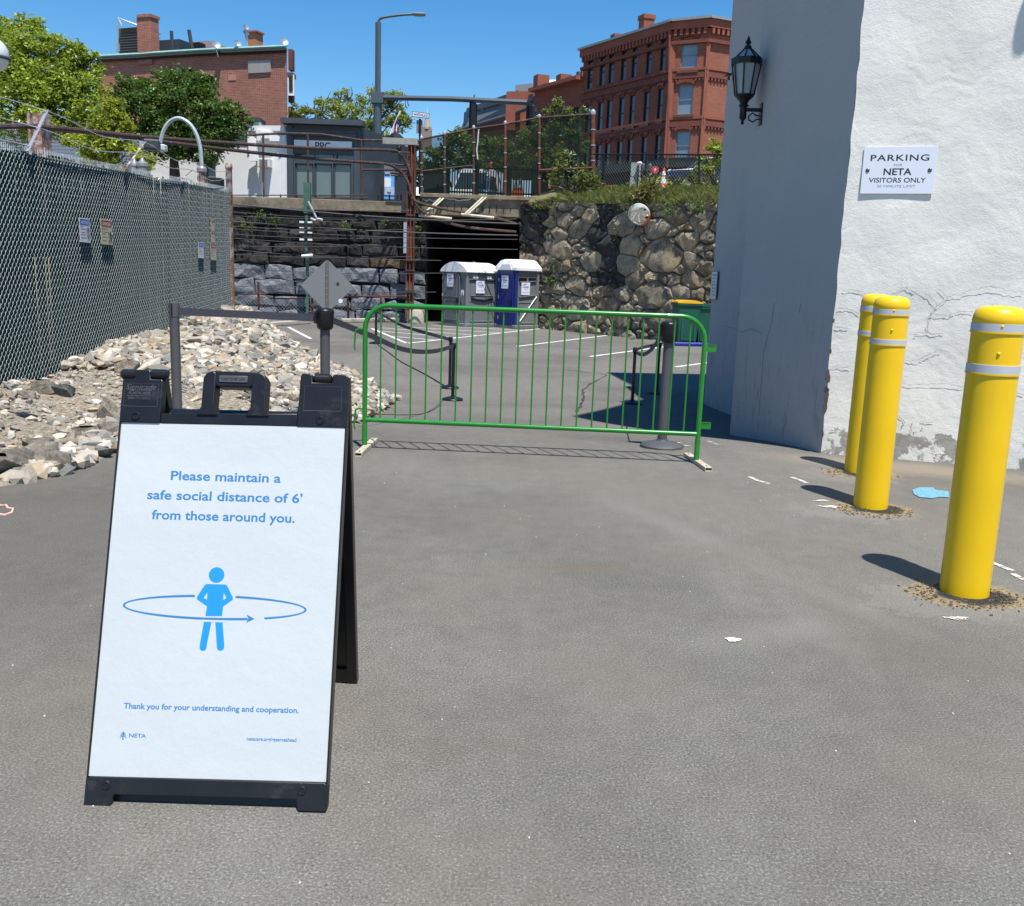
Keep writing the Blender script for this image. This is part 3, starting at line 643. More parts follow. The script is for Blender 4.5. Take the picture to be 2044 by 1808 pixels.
text('NETA', PM(.49, .40), BLKI, r, Wd*.385, Ht*.145, bold=.02); text('VISITORS ONLY', PM(.495, .24), BLKI, r, Wd*.78, Ht*.105, bold=.012)
text('30 MINUTE LIMIT', PM(.49, .135), GRYI, r, Wd*.53, Ht*.052)
for u in (.075, .925):
    M = PM(u, .5); m = MB(); m.lathe((0, 0, 0), [(.016, 0), (.016, .003), (.011, .006), (.004, .008)], 14); m.xf(M); obj('screw', m, mat('dark_screw', (.12, .13, .14), .35, .7), r, smooth=True)
r, Wd, Ht, PM = wallsign('wall_sign', F2, F0, [(1426.5, 541), (1437, 545), (1430.5, 598), (1421, 595)], .03, WHITE, 'narrow white notice with stacked dark words on the shaded wall above the barrier', th=.02)
for k, (s, ww) in enumerate((('UNAUTHORIZED', .85), ('VEHICLES', .6), ('WILL BE', .5), ('TOWED AT', .8), ('OWNERS', .7), ('EXPENSE', .55), ('ANYTIME', .6))):
    text(s, PM(.5, .86-k*.122), BLKI, r, Wd*ww*.95, Ht*.058, bold=.02)
m = MB(); m.bbox(tuple(wm(r).translation+((F0-F2).normalized())*Wd/2+Vector((0, 0, Ht/2))+Vector((-.002, 0, 0))), (Wd*1.12, Ht*1.03, .012), .001, M=PM(0, 0).to_3x3()); obj('frame', m, GRYI, r)

# ---- lantern on the shaded wall
ly = 10.15
def lp(x, y): return at(x, y, ly)
base = lp(1483, 249); ax = lp(1486, 205); top = lp(1499, 71)
cx, cy = ax.x-.01, ly
r = thing('wall_lantern', 'black iron wall lantern with frosted panes and a spiked top on the shaded wall', 'lantern', (cx, cy, base.z))
def zz(y): return lp(1487, y).z
z_ring, z_bot = zz(124), zz(193)
RT_, RB_ = .148, .095
def octo(R, z, k, off=math.pi/8): a = 2*math.pi*k/8+off; return Vector((cx+R*math.cos(a), cy+R*math.sin(a), z))
m = MB(); m.lathe((cx, cy, 0), [(.01, zz(249)), (.018, zz(246)), (.012, zz(242)), (.03, zz(238)), (.036, zz(236)), (.036, zz(214)), (.052, zz(212)), (.052, zz(210)), (.036, zz(208)), (.05, zz(202)), (.078, zz(196)), (.098, z_bot), (.098, z_bot+.015), (.05, z_bot+.02)], 16)
obj('body', m, BLKIRON, r, smooth=40)
m = MB(); m.lathe((cx, cy, 0), [(RT_, z_ring-.03), (RT_+.010, z_ring-.03), (RT_+.012, z_ring+.03), (RT_-.002, z_ring+.034), (RT_-.006, z_ring-.03)], 8, False); obj('collar', m, BLKIRON, r)
m = MB(); zt = zz(96)
for k in range(8): m.tube([octo(RT_+.002, z_ring+.02, k), octo(.028, zt, k)], .008, 5)
m.lathe((cx, cy, 0), [(.042, zt-.03), (.036, zt+.02), (.020, zz(90)), (.016, zz(88)), (.034, zz(86)), (.034, zz(85.5)), (.020, zz(80)), (.003, zz(71))], 8); obj('spire', m, BLKIRON, r)
for k in range(8):
    p = [octo(RB_-.006, z_bot+.02, k), octo(RB_-.006, z_bot+.02, k+1), octo(RT_-.012, z_ring-.02, k+1), octo(RT_-.012, z_ring-.02, k)]
    m = MB().quad(*p); m.quad(*[octo(RT_-.012, z_ring+.02, k), octo(RT_-.012, z_ring+.02, k+1), octo(.03, zt-.004, k+1), octo(.03, zt-.004, k)]); obj('pane', m, FROST, r)
    m = MB().tube([octo(RB_+.002, z_bot+.01, k), octo(RT_, z_ring-.02, k)], .0085, 5); obj('bar', m, BLKIRON, r)
wp = Vector((2.53, ly, 0)); m = MB(); za = zz(219); xw = 2.425+(2.668-2.425)*(10.34-ly)/2.36
m.box(((cx+xw)/2, cy, za), (xw-cx, .03, .034)); m.box((xw, cy+.0, za-.04), (.02, .09, .22))
m.tube([(xw-.01, cy, za-.06), (xw-.06, cy, za-.05), (cx+.10, cy, za-.03), (cx+.06, cy, za-.06), (cx+.065, cy, za-.10), (cx+.11, cy, za-.12), (xw-.06, cy, za-.10), (xw-.01, cy, za-.085)], .008, 6)
obj('bracket', m, BLKIRON, r)
# ---- security camera
c = at(1452, 158, F2.y-.3); r = thing('security_camera', 'small white bullet camera jutting from the shaded wall left of the lantern', 'camera', c)
m = MB(); d = Vector((1, .1, .12)).normalized(); m.tube([c+Vector((0, -.12, -.01)), c+Vector((.16, .04, .03))], .035, 12); obj('housing', m, WHITE, r, smooth=True)
m = MB(); m.tube([c+Vector((-.002, -.125, -.01)), c+Vector((.0, -.11, -.008))], .03, 12); obj('lens', m, BLKM, r)
m = MB(); m.tube([c+Vector((.1, .02, .02)), c+Vector((.42, .08, .04))], .013, 8); m.lathe((c.x+.40, c.y+.08, c.z+.0), [(.04, 0), (.04, .08)], 10); obj('arm', m, WHITE, r)
m = MB(); m.box(c+Vector((-.02, -.13, .035)), (.09, .2, .012)); obj('visor', m, BLKM, r)
# ---- flood light above the frame, throws the slanting shadow at the upper right
c = C0+WD*1.74+Vector((0, 0, 5.5)); nn = Vector((WD.y, -WD.x, 0)); r = thing('gooseneck_light', 'gooseneck sign light on the stucco wall above the picture', 'light', c)
pth = [C0+WD*1.73+Vector((0, 0, 5.82)), C0+WD*1.73+nn*.28+Vector((0, 0, 5.92)), C0+WD*1.73+nn*.50+Vector((0, 0, 5.86)), C0+WD*1.73+nn*.56+Vector((0, 0, 5.5))]
m = MB().tube(pth, .045, 10); obj('arm', m, BLKM, r)
m = MB().lathe(pth[-1]+Vector((0, 0, -.14)), [(.10, 0), (.10, .05), (.05, .14)], 18); obj('shade', m, BLKM, r)

# ================================================================== BOLLARDS
def bollard(px, rad, label, bands, topz):
    b = gp(*px); r = thing('bollard', label, 'bollard', b, group='yellow bollards by the stucco wall')
    m = MB(); m.lathe(b, [(rad, -.02), (rad, .02), (rad, topz-.09), (rad, topz-.078), (rad+.003, topz-.072), (rad*.985, topz-.045), (rad*.92, topz-.024), (rad*.78, topz-.010), (rad*.5, topz-.003), (rad*.15, topz)], 48)
    obj('sleeve', m, YEL, r, smooth=50)
    for z0, z1 in bands:
        m = MB(); m.lathe(b, [(rad-.002, z0-.003), (rad+.0035, z0-.002), (rad+.0035, z1), (rad-.002, z1+.001)], 48, False); obj('reflective_band', m, REFL, r, smooth=50)
        m = MB(); m.lathe(b, [(rad-.001, z0-.012), (rad+.0055, z0-.010), (rad+.0055, z0-.003), (rad-.001, z0-.002)], 48, False); obj('band_groove', m, YEL, r)
    for k, (dz) in enumerate((.09, .21)):
        a = math.atan2(-b.y, -b.x)+.15; m = MB().ball((b.x+rad*math.cos(a), b.y+rad*math.sin(a), topz-dz), .008, 8, 6, (1, 1, 1)); obj('rivet', m, YEL, r, smooth=True)
    return r
def bz(x, y, px, rad): b = gp(*px); return at(x, y, b.y-rad*.95).z
pr = (1923, 1180); bollard(pr, .109, 'nearest and largest yellow bollard, cut by the right picture edge', [(bz(1985, 662, pr, .12), bz(1985, 647, pr, .12)), (bz(1975, 746, pr, .12), bz(1975, 730, pr, .12))], 1.345)
pm = (1736, 1010); bollard(pm, .107, 'middle yellow bollard, standing left of the nearest one', [(bz(1774, 627, pm, .11), bz(1774, 618, pm, .11)), (bz(1766, 687, pm, .11), bz(1766, 678, pm, .11))], 1.36)
pf = (1713, 940); bollard(pf, .107, 'farthest yellow bollard, half hidden behind the middle one', [(bz(1730, 620, pf, .11), bz(1730, 611, pf, .11)), (bz(1722, 669, pf, .11), bz(1722, 661, pf, .11))], 1.362)

# ================================================================== GREEN BARRIER
A = Vector((-1.182, 7.37, 0)); B = Vector((1.448, 7.225, 0)); D = (B-A).normalized(); Lb = (B-A).length
r = thing('crowd_barrier', 'green steel crowd barrier standing across the driveway', 'barrier', A)
zt, zb_, rc = 1.142, .236, .19
def bp(u, z): return A+D*u+Vector((0, 0, z))
pts = [bp(0, .03), bp(0, zt-rc)]+[bp(rc-rc*math.cos(a), zt-rc+rc*math.sin(a)) for a in np.linspace(.2, math.pi/2, 7)]
pts += [bp(Lb-rc+rc*math.sin(a), zt-rc+rc*math.cos(a)) for a in np.linspace(0, math.pi/2-.2, 7)]+[bp(Lb, zt-rc), bp(Lb, .03)]
m = MB().tube(pts, .0195, 14); obj('frame', m, GREEN, r, smooth=50)
m = MB().tube([bp(0, zb_), bp(Lb, zb_)], .0185, 12); obj('bottom_rail', m, GREEN, r, smooth=50)
for u in (0, Lb):
    m = MB().lathe(bp(u, 0), [(.0215, .035), (.0215, .19), (.0205, .2)], 14); obj('leg_sleeve', m, GREEN, r, smooth=50)
n = 21; u0 = -1.052-A.x+.02; u1 = 1.369-A.x-.02
src = None
for k in range(n):
    u = .135+k*(Lb-.27+.03)/(n-1)-.01; ztop = zt if rc < u < Lb-rc else zt-rc+math.sqrt(max(0, rc*rc-(rc-min(u, Lb-u))**2))
    m = MB().tube([bp(u, zb_), bp(u, ztop)], .0066, 8); obj('bar', m, GREEN, r, smooth=True)
for u, sg in ((0, 1), (Lb, -1)):
    a0 = Vector((A.x+.005, 7.03, 0)) if sg == 1 else Vector((B.x+.04, 6.93, 0)); a1 = Vector((A.x+.03, 7.70, 0)) if sg == 1 else Vector((B.x-.02, 7.52, 0))
    c = (a0+a1)/2; ang = math.atan2((a1-a0).y, (a1-a0).x); Rz = Matrix.Rotation(ang, 3, 'Z'); l = (a1-a0).length
    m = MB(); m.box(c+Vector((0, 0, .030)), (l, .052, .005), M=Rz); s = Rz@Vector((0, 1, 0))
    for q in (-1, 1): m.box(c+s*.026*q+Vector((0, 0, .018)), (l, .004, .026), M=Rz)
    for q in (-1, 1): m.box(c+(a1-a0).normalized()*q*(l/2-.02)+Vector((0, 0, .004)), (.04, .05, .008), M=Rz)
    obj('foot', m, CREAM, r, label='flat cream painted foot bar')
    m = MB()
    for q in (-1, 1): m.box(c+(a1-a0).normalized()*q*(l/2-.055)+Vector((0, 0, .0335)), (.035, .012, .002), M=Rz)
    obj('slot', m, BLKM, r)
for z in (.93, .30):
    m = MB().tube([bp(0, z+.02), bp(-.05, z+.025), bp(-.072, z+.012), bp(-.078, z-.02), bp(-.085, z-.12), bp(-.075, z-.145)], .0075, 7); obj('hook', m, GREEN, r, smooth=True)
for z in (.905, .305):
    m = MB().box(bp(Lb+.055, z), (.075, .012, .05), rz=math.atan2(D.y, D.x)); m.box(bp(Lb+.06, z+.026), (.06, .02, .004)); obj('hook_tab', m, GREEN, r)

# ================================================================== A-FRAME SIGN
a, b = gp(168, 1605), gp(650, 1622); cx = (a.x+b.x)/2; Y0 = (a.y+b.y)/2; Wf = .636; HT = 1.142; SP = .41
r = thing('sandwich_board', 'black plastic sandwich board with a white social distancing poster', 'sign', (cx, Y0, 0))
Lp = math.hypot(HT, SP)
U = Vector((1, 0, .0095)).normalized(); V = Vector((-.0095, SP/Lp, HT/Lp)).normalized(); NF = U.cross(V); O = Vector((cx, Y0, 0))   # NF points to the viewer side
if NF.y > 0: NF = -NF
def pm_(u, v, d=0): return O+U*u+V*v+NF*d
def plate(name, polys, mt, d0, d1, parent=r, bev=.004, **kw):
    m = MB()
    for pl in polys:
        m.prism(pl, O+NF*d0, U, V, NF, d1-d0)
    o = obj(name, m, mt, parent, **kw)
    if bev:
        bv = o.modifiers.new('b', 'BEVEL'); bv.width = bev; bv.segments = 2; bv.limit_method = 'ANGLE'; o.data.shade_smooth(); o.data.set_sharp_from_angle(angle=.6)
    return o
h = Wf/2
def arcp(cx, cy, rad, a0, a1, n=5): return [(cx+rad*math.cos(a0+(a1-a0)*k/n), cy+rad*math.sin(a0+(a1-a0)*k/n)) for k in range(n+1)]
PI = math.pi
top = [(-h, 1.025), (h, 1.025), (h, 1.165)]+arcp(h-.01, 1.165, .01, 0, PI/2)[1:]+[(.272, 1.178), (.272, 1.150), (.215, 1.150), (.215, 1.178)]+[(.188, 1.178), (.181, 1.170)]+[(.178, 1.062), (.098, 1.060), (.089, 1.075), (.089, 1.155)]+arcp(.064, 1.152, .025, 0, PI/2, 4)[1:]+[(-.062, 1.178)]+arcp(-.067, 1.152, .025, PI/2, PI, 4)+[(-.092, 1.075), (-.101, 1.057), (-.204, 1.053), (-.204, 1.150), (-.238, 1.150), (-.238, 1.176), (-.290, 1.176), (-.290, 1.150), (-h, 1.150)]
# header built from blocks so the hand hole stays open
top_l = [(-h, 1.0242), (-.204, 1.0242), (-.204, 1.053), (-.204, 1.145), (-.209, 1.150), (-.240, 1.150), (-.240, 1.172), (-.246, 1.176), (-.282, 1.176), (-.288, 1.172), (-.288, 1.150), (-h, 1.150)]
top_r = [(.178, 1.0242), (h, 1.0242), (h, 1.168), (h-.008, 1.177), (.277, 1.177), (.271, 1.172), (.271, 1.152), (.216, 1.152), (.216, 1.172), (.210, 1.177), (.187, 1.177), (.181, 1.170)]
bar_ = [(-.204, 1.0242), (.178, 1.0242), (.178, 1.062), (-.204, 1.053)]
hand = [(-.104, 1.056), (-.091, 1.07), (-.091, 1.155)]+arcp(-.067, 1.153, .024, PI, PI/2, 4)+arcp(.063, 1.153, .024, PI/2, 0, 4)+[(.088, 1.07), (.100, 1.060)]
hole = [(.046, 1.066)]+arcp(.034, 1.126, .012, 0, PI/2, 3)+arcp(-.043, 1.126, .012, PI/2, PI, 3)+[(-.055, 1.078), (-.044, 1.066)]
TH = .040
def frame_part(name, outer, d0, d1, holes=None):
    m = MB(); m.prism(outer, O+NF*d0, U, V, NF, d1-d0)
    o = obj(name, m, BLKP, r)
    bv = o.modifiers.new('b', 'BEVEL'); bv.width = .0035; bv.segments = 3; bv.limit_method = 'ANGLE'; o.data.shade_smooth(); o.data.set_sharp_from_angle(angle=.7)
    return o
frame_part('header_block', top_l, -.03, .004); frame_part('header_block', top_r, -.03, .004); frame_part('header_bar', bar_, -.034, .0015)
m = MB(); Oh = O+NF*-.034; n1, n2 = len(hand), len(hole)         # handle: ring made of left post, right post and grip
posts = [[(-.104, 1.050), (-.091, 1.075), (-.091, 1.155), (-.083, 1.170), (-.067, 1.177), (-.055, 1.172), (-.055, 1.078), (-.044, 1.050)], [(.034, 1.050), (.046, 1.075), (.046, 1.172), (.063, 1.177), (.080, 1.170), (.088, 1.155), (.088, 1.075), (.100, 1.050)], [(-.055, 1.138), (-.05, 1.132), (.041, 1.132), (.046, 1.138), (.063, 1.177), (-.067, 1.177)]]
for k, (nm, p) in enumerate((('handle_post', posts[0]), ('handle_post', posts[1]), ('handle_grip', posts[2]))): frame_part(nm, p, -.040, .008-.0007*k)
plate('grip_label', [[(-.046, 1.144), (.034, 1.144), (.034, 1.164), (-.046, 1.164)]], mat('raised_black', (.06, .063, .07), .45), .006, .0095)
text('PLEASE DO NOT LEAN', basis(pm_(-.006, 1.150, .0098), U, V), BLKP, r, .066, .0085)
for (u, v, wd) in ((-.303, 1.163, .048), (-.218, 1.165, .050), (.2435, 1.164, .050)):
    m = MB().tube([pm_(u-wd/2, v, -.004), pm_(u-wd/2+.006, v, -.004), pm_(u+wd/2-.006, v, -.004), pm_(u+wd/2, v, -.004)], [.009, .0145, .0145, .009], 12); obj('hinge_knuckle', m, BLKP, r, smooth=40)
def disc(name, u, v, rad, mt, d=.005, hh=.005):
    m = MB().lathe((0, 0, 0), [(rad, 0), (rad, hh*.5), (rad*.8, hh), (rad*.55, hh), (rad*.45, hh*.5), (rad*.15, hh*.6)], 18); m.xf(basis(pm_(u, v, d), U, V)); return obj(name, m, mt, r, smooth=40)
for u, v in ((-.272, 1.042), (.243, 1.043), (-.263, .053), (.252, .052)): disc('rivet', u, v, .0125, BLKP, .0035)
SIGT = mat('scuffed_black', (.075, .078, .085), .4)
text('Signicade', basis(pm_(-.264, 1.118, .0048), U, V), SIGT, r, .085, .016, shear=.3); text('PLASTICADE', basis(pm_(-.267, 1.104, .0048), U, V), SIGT, r, .06, .008, bold=.02)
m = MB().tube([pm_(u, v, .0045) for u, v in ((-.301, 1.100), (-.234, 1.100), (-.234, 1.116), (-.301, 1.116))], .0008, 4, closed=True)
m.tube([pm_(u, v, .0042) for u, v in ((-.31, 1.07), (-.215, 1.07), (-.215, 1.135), (-.31, 1.135))], .0008, 4, closed=True); m.tube([pm_(u, v, .0042) for u, v in ((.195, 1.07), (.300, 1.07), (.300, 1.140), (.195, 1.140))], .0008, 4, closed=True)
obj('moulded_line', m, SIGT, r)
text('800-772-0355', basis(pm_(-.267, 1.090, .0048), U, V), SIGT, r, .062, .007); 
# side stiles, foot
frame_part('side_stile', [(-h, .0), (-h+.0045, .0), (-h+.0045, 1.03), (-h, 1.03)], -.036, .003); frame_part('side_stile', [(h-.0045, .0), (h, .0), (h, 1.03), (h-.0045, 1.03)], -.036, .003)
frame_part('foot_rail', [(-h, 0), (-.247, 0), (-.245, .004), (-.241, .030), (.238, .030), (.243, .004), (.247, 0), (h, 0), (h, .068), (h-.008, .0735), (-h+.008, .0735), (-h, .068)], -.034, .005)
m = MB(); m.prism([(-.243, .004), (.243, .004), (.243, .031), (-.243, .031)], O+NF*-.033, U, V, NF, .010); obj('foot_web', m, BLKP, r)
# poster sheet, gently warped
def wsheet(u, v): return -.0012+.0011*(math.sin(v*19+u*4)*math.exp(-abs(v-.93)*6)+math.sin(v*31+u*7)*.5*math.exp(-abs(v-.13)*8)+.4*math.sin(v*9-u*6))
def lay(o, lift):                                        # ink lies flush on the warped sheet
    for q in o.data.vertices:
        p = wm(o)@q.co-O; u, v = p.dot(U), p.dot(V); q.co = wm(o).inverted()@pm_(u, v, wsheet(u, v)+lift)
    return o
nu, nv = 60, 90; m = MB(); P = []
for j in range(nv+1):
    for i in range(nu+1):
        u = -.313+.626*i/nu; v = .0745+(1.0242-.0745)*j/nv
        P.append(pm_(u, v, wsheet(u, v)))
m.add(P, [(j*(nu+1)+i, j*(nu+1)+i+1, (j+1)*(nu+1)+i+1, (j+1)*(nu+1)+i) for j in range(nv) for i in range(nu)])
poster = obj('poster', m, COROP, r, smooth=80, label='white poster with blue lettering and a figure pictogram')
def T(s, u, v, wd, ht, mt=BLUE1, al='CENTER', bold=0.0, space=1): return lay(text(s, basis(pm_(u, v, .0006), U, V), mt, poster, wd, ht, al, bold, space=space), .00022)
T('Please maintain a', -.009, .866, .305, .0262, bold=.020); T('safe social distance of 6\'', -.008, .811, .428, .0262, bold=.020); T('from those around you.', -.008, .756, .394, .0262, bold=.020)
T('Thank you for your understanding and cooperation.', -.003, .249, .468, .0152, bold=.022); T('NETA', -.193, .175, .045, .0105, bold=.02); T('netacare.org/reserveahead', .163, .175, .132, .0098, bold=.02)
def dec(name, polys, mt=BLUE2, d=.0012):
    m = MB()
    for pl in polys: m.add([pm_(u, v, d) for u, v in pl], [tuple(range(len(pl)))])
    return lay(obj(name, m, mt, poster), .00022+d*.12)
def ring(c, rx, ry, wd, a0, a1, n=40):
    out = []
    for k in range(n):
        q = []
        for a, s in ((a0+(a1-a0)*k/n, -1), (a0+(a1-a0)*(k+1)/n, -1), (a0+(a1-a0)*(k+1)/n, 1), (a0+(a1-a0)*k/n, 1)): q.append((c[0]+(rx+s*wd/2)*math.cos(a), c[1]+(ry+s*wd/2)*math.sin(a)))
        out.append(q)
    return out
dec('figure_head', [arcp(-.015, .608, .0212, 0, 2*PI, 28)[:-1]])
dec('figure_body', [[(-.041, .583), (.011, .583), (.016, .580), (.034, .548), (.034, .543), (.031, .540), (.009, .524), (.008, .498), (-.037, .497), (-.035, .523), (-.060, .539), (-.064, .543), (-.063, .549), (-.046, .579)]])
dec('figure_gap', [[(-.037, .560), (-.045, .545), (-.036, .541)], [(.008, .560), (.016, .547), (.008, .541)]], COROP, .0015)
dec('figure_leg', [[(-.040, .481), (-.0195, .481), (-.0275, .420)]+arcp(-.037, .414, .0095, 0, -PI, 8)+[(-.0465, .420)]]); dec('figure_leg', [[(-.009, .481), (.0108, .481), (.0198, .420)]+arcp(.0098, .416, .0100, 0, -PI, 8)])
ce = (-.0135, .5205); rx, ry = .2465, .0305
a1_ = math.acos((-.070-ce[0])/rx); a2_ = math.acos((.041-ce[0])/rx); a3_ = -math.acos((.078-ce[0])/rx); a4_ = -math.acos((.123-ce[0])/rx)
dec('arrow_outline', [[(-.048, .4955), (.020, .4965), (.020, .4815), (-.048, .4815)]], COROP, .0015)
dec('arrow_ring', ring(ce, rx, ry, .006, a1_, 2*PI+a3_, 70), BLUE1, .0018); dec('arrow_ring', ring(ce, rx, ry, .006, a4_, a2_, 40), BLUE1, .0018)
dec('arrow_head', [[(.074, .504), (.096, .493), (.074, .482), (.080, .493)]], BLUE1, .0020)
tx, ty = -.2315, .168; dec('tree_logo', [[(tx-.0016, ty), (tx+.0016, ty), (tx+.0016, ty+.018), (tx-.0016, ty+.018)]]+[[(tx-s, ty+y), (tx, ty+y+.006), (tx+s, ty+y), (tx+s, ty+y+.0018), (tx, ty+y+.0085), (tx-s, ty+y+.0018)] for s, y in ((.0085, .0045), (.0075, .009), (.006, .0135))], BLUE1)
# back panel
V2 = Vector((.034, -SP/Lp, HT/Lp)).normalized(); O2 = O+Vector((-.052, 2*SP, 0)); N2 = -U.cross(V2); N2 = N2 if N2.y > 0 else -N2
def back_part(name, pl, d0, d1):
    m = MB(); m.prism(pl, O2+N2*d0, U, V2, N2, d1-d0); o = obj(name, m, BLKP, r); bv = o.modifiers.new('b', 'BEVEL'); bv.width = .003; bv.segments = 2; return o
back_part('back_panel', [(-h+.03, .06), (h-.03, .06), (h-.03, 1.05), (-h+.03, 1.05)], -.02, -.012)
back_part('back_stile', [(-h, 0), (-h+.035, 0), (-h+.035, 1.05), (-h, 1.05)], -.034, .004); back_part('back_stile', [(h-.035, .0), (h, .0), (h, 1.05), (h-.035, 1.05)], -.034, .004)
back_part('back_header', [(-h, 1.024), (-.1, 1.024), (-.1, 1.05), (-.204, 1.05), (-.204, 1.165), (-h, 1.165)], -.03, .004); back_part('back_header', [(.178, 1.05), (-.1, 1.05), (-.1, 1.02), (h, 1.02), (h, 1.165), (.178, 1.165)], -.03, .004)
back_part('back_foot', [(-h, 0), (-.245, 0), (-.24, .03), (.24, .03), (.245, 0), (h, 0), (h, .073), (-h, .073)], -.03, .005)

# ================================================================== STANCHIONS
def head(m, c, s=1.0): m.lathe(c, [(.044*s, 0), (.060*s, .008*s), (.070*s, .03*s), (.074*s, .09*s), (.076*s, .13*s), (.077*s, .15*s), (.074*s, .165*s), (.060*s, .178*s), (.03*s, .182*s)], 22); return m
def stanchion(px, pt, label, rad, big, base_r, head_h=.182):
    """post at the ground point px, its top seen at pt"""
    b = gp(*px); zt = at(pt[0], pt[1], b.y).z; H = zt-b.z; r = thing('stanchion', label, 'stanchion', b, group='belt stanchions')
    if base_r:
        m = MB(); m.lathe(b, [(base_r, 0), (base_r, .022), (base_r*.93, .034), (base_r*.55, .052), (rad*1.35, .062), (rad*1.2, .075)], 10 if big else 24); obj('base', m, GRYP if big else BLKP, r, smooth=30)
    m = MB(); m.lathe(b, [(rad, .02), (rad, H-(head_h if big else .03))], 20); obj('post', m, GRYP if big else BLKM, r, smooth=True)
    if big:
        m = MB(); head(m, (b.x, b.y, zt-.182)); obj('belt_head', m, BLKP, r, smooth=50)
        m = MB().box((b.x-.078, b.y, zt-.08), (.02, .05, .10)); obj('belt_slot', m, BLKP, r)
    else:
        m = MB().lathe((b.x, b.y, zt-.09), [(rad*1.15, 0), (rad*1.5, .012), (rad*1.5, .075), (rad*1.1, .09)], 16); obj('belt_head', m, BLKP, r, smooth=50)
    return b, zt, r
def belt(pts, wd, label, th=.0016, group=None, face=None):
    m = MB(); n = len(pts); V = []
    for i, p in enumerate(pts):
        t = (pts[min(i+1, n-1)]-pts[max(i-1, 0)]).normalized(); up = Vector((0, 0, 1)); side = up-t*up.dot(t); side.normalize(); nn = t.cross(side)*th
        V += [p-side*wd/2-nn, p+side*wd/2-nn, p+side*wd/2+nn, p-side*wd/2+nn]
    F = []
    for i in range(n-1):
        for k in range(4): F.append((i*4+k, i*4+(k+1) % 4, i*4+4+(k+1) % 4, i*4+4+k))
    m.add(V, F+[(0, 1, 2, 3), ((n-1)*4+3, (n-1)*4+2, (n-1)*4+1, (n-1)*4)]); return obj('belt', m, BELT, smooth=60, label=label, cat='belt', group='stretched belts')
def crv(P, n=24):                                       # smooth curve through points
    P = [Vector(p) for p in P]; Q = [P[0]*2-P[1]]+P+[P[-1]*2-P[-2]]; out = []
    for i in range(1, len(Q)-2):
        for k in range(n//(len(P)-1)):
            t = k/(n//(len(P)-1)); a, b, c, d = Q[i-1], Q[i], Q[i+1], Q[i+2]
            out.append(.5*((2*b)+(-a+c)*t+(2*a-5*b+4*c-d)*t*t+(-a+3*b-3*c+d)*t**3))
    return out+[P[-1]]
s2, z2, _ = stanchion((649, 872), (655, 615), 'grey stanchion with a bulky black head behind the right end of the sandwich board', .041, True, .19)
s5, z5, _ = stanchion((1320, 893), (1334, 641), 'thick grey stanchion on a domed base just behind the right end of the barrier', .041, True, .19)
s3, z3, _ = stanchion((903, 799), (903, 684), 'slim black stanchion behind the barrier, the nearer of the overlapping pair', .026, False, .165)
s3b, z3b, _ = stanchion((897, 775), (898, 672), 'slim black stanchion half hidden by its nearer twin behind the barrier', .026, False, .165)
s4, z4, _ = stanchion((750, 686), (750, 618), 'small far stanchion seen beside the left post of the barrier', .035, False, .2)
s6, z6, _ = stanchion((1261, 806), (1264, 693), 'slim black stanchion standing in the building shadow left of the thick one', .026, False, .165)
s7, z7, _ = stanchion((1310, 786), (1318, 684), 'slim black stanchion mostly hidden behind the thick grey one', .026, False, .165)
b = gp(348, 845); zt = at(352, 603, 7.75).z; b = Vector((at(350, 700, 7.75).x, 7.75, mz(at(350, 700, 7.75).x, 7.75)-.05)); r = thing('stanchion', 'grey slotted receiver post left of the belt, behind the left shoulder of the sandwich board', 'stanchion', b, group='belt stanchions')
m = MB().lathe(b, [(.040, 0), (.040, zt-b.z-.12), (.043, zt-b.z-.118), (.043, zt-b.z-.004), (.036, zt-b.z)], 16); obj('post', m, GRYP, r, smooth=30)
m = MB().box((b.x-.004, b.y-.043, zt-.06), (.012, .006, .09)); obj('slot', m, BLKM, r)
belt([Vector((b.x+.04, b.y, zt-.075)), Vector((b.x+.6, (b.y+s2.y)/2, zt-.085)), Vector((s2.x-.075, s2.y, z2-.085))], .062, 'straight grey belt from the slotted post to the bulky headed stanchion')
belt(crv([Vector((s2.x+.05, s2.y, z2-.095)), at(736.5, 668.5, 8.9), at(793.9, 694, 10.2), at(834.8, 701.7, 11.2), at(872, 700, 12.2), Vector((s3.x, s3.y, z3-.05))], 40), .055, 'belt sagging from the bulky headed stanchion to the slim pair behind the barrier')
belt(crv([Vector((s4.x, s4.y, z4-.05)), at(783, 640, 21.), at(803.7, 650.5, 19), at(844.6, 663, 17), Vector((s3b.x, s3b.y, z3b-.05))], 32), .06, 'thin dark belt sagging from the far stanchion to the slim pair')
belt(crv([Vector((s6.x, s6.y, z6-.04)), at(1292, 691, (s6.y+s7.y)/2), Vector((s7.x, s7.y, z7-.04))], 10), .05, 'straight short belt between the slim stanchions at the right')
belt(crv([Vector((s6.x+.01, s6.y-.02, z6-.04)), at(1272, 705, s6.y*.9), at(1285, 707, s6.y*.8), at(1300, 697, 9), at(1309, 685, 8.2), Vector((s5.x-.06, s5.y, z5-.13))], 40), .05, 'loose belt dipping in a loop into the head of the thick stanchion')
m = MB(); P = [gp(x, y) for x, y in ((753, 688), (775, 704), (799, 722), (827, 737), (855, 752), (885, 770))]; P = crv(P, 30); m.tube([(p.x, p.y, gz(p.y)+.012) for p in P], .012, 6)
obj('cable', m, BLKP, smooth=True, label='black cable lying across the asphalt from the far stanchion to the slim pair', cat='cable')
m = MB(); P = crv([gp(x, y) for x, y in ((881, 807), (873, 813), (860, 821), (840, 827), (800, 829), (760, 828), (722, 835), (703, 845))], 42); m.tube([(p.x, p.y, gz(p.y)+.006) for p in P], .004, 5)
obj('cable', m, BLKP, label='thin black cord trailing on the asphalt between the slim pair and the barrier foot', cat='cable')

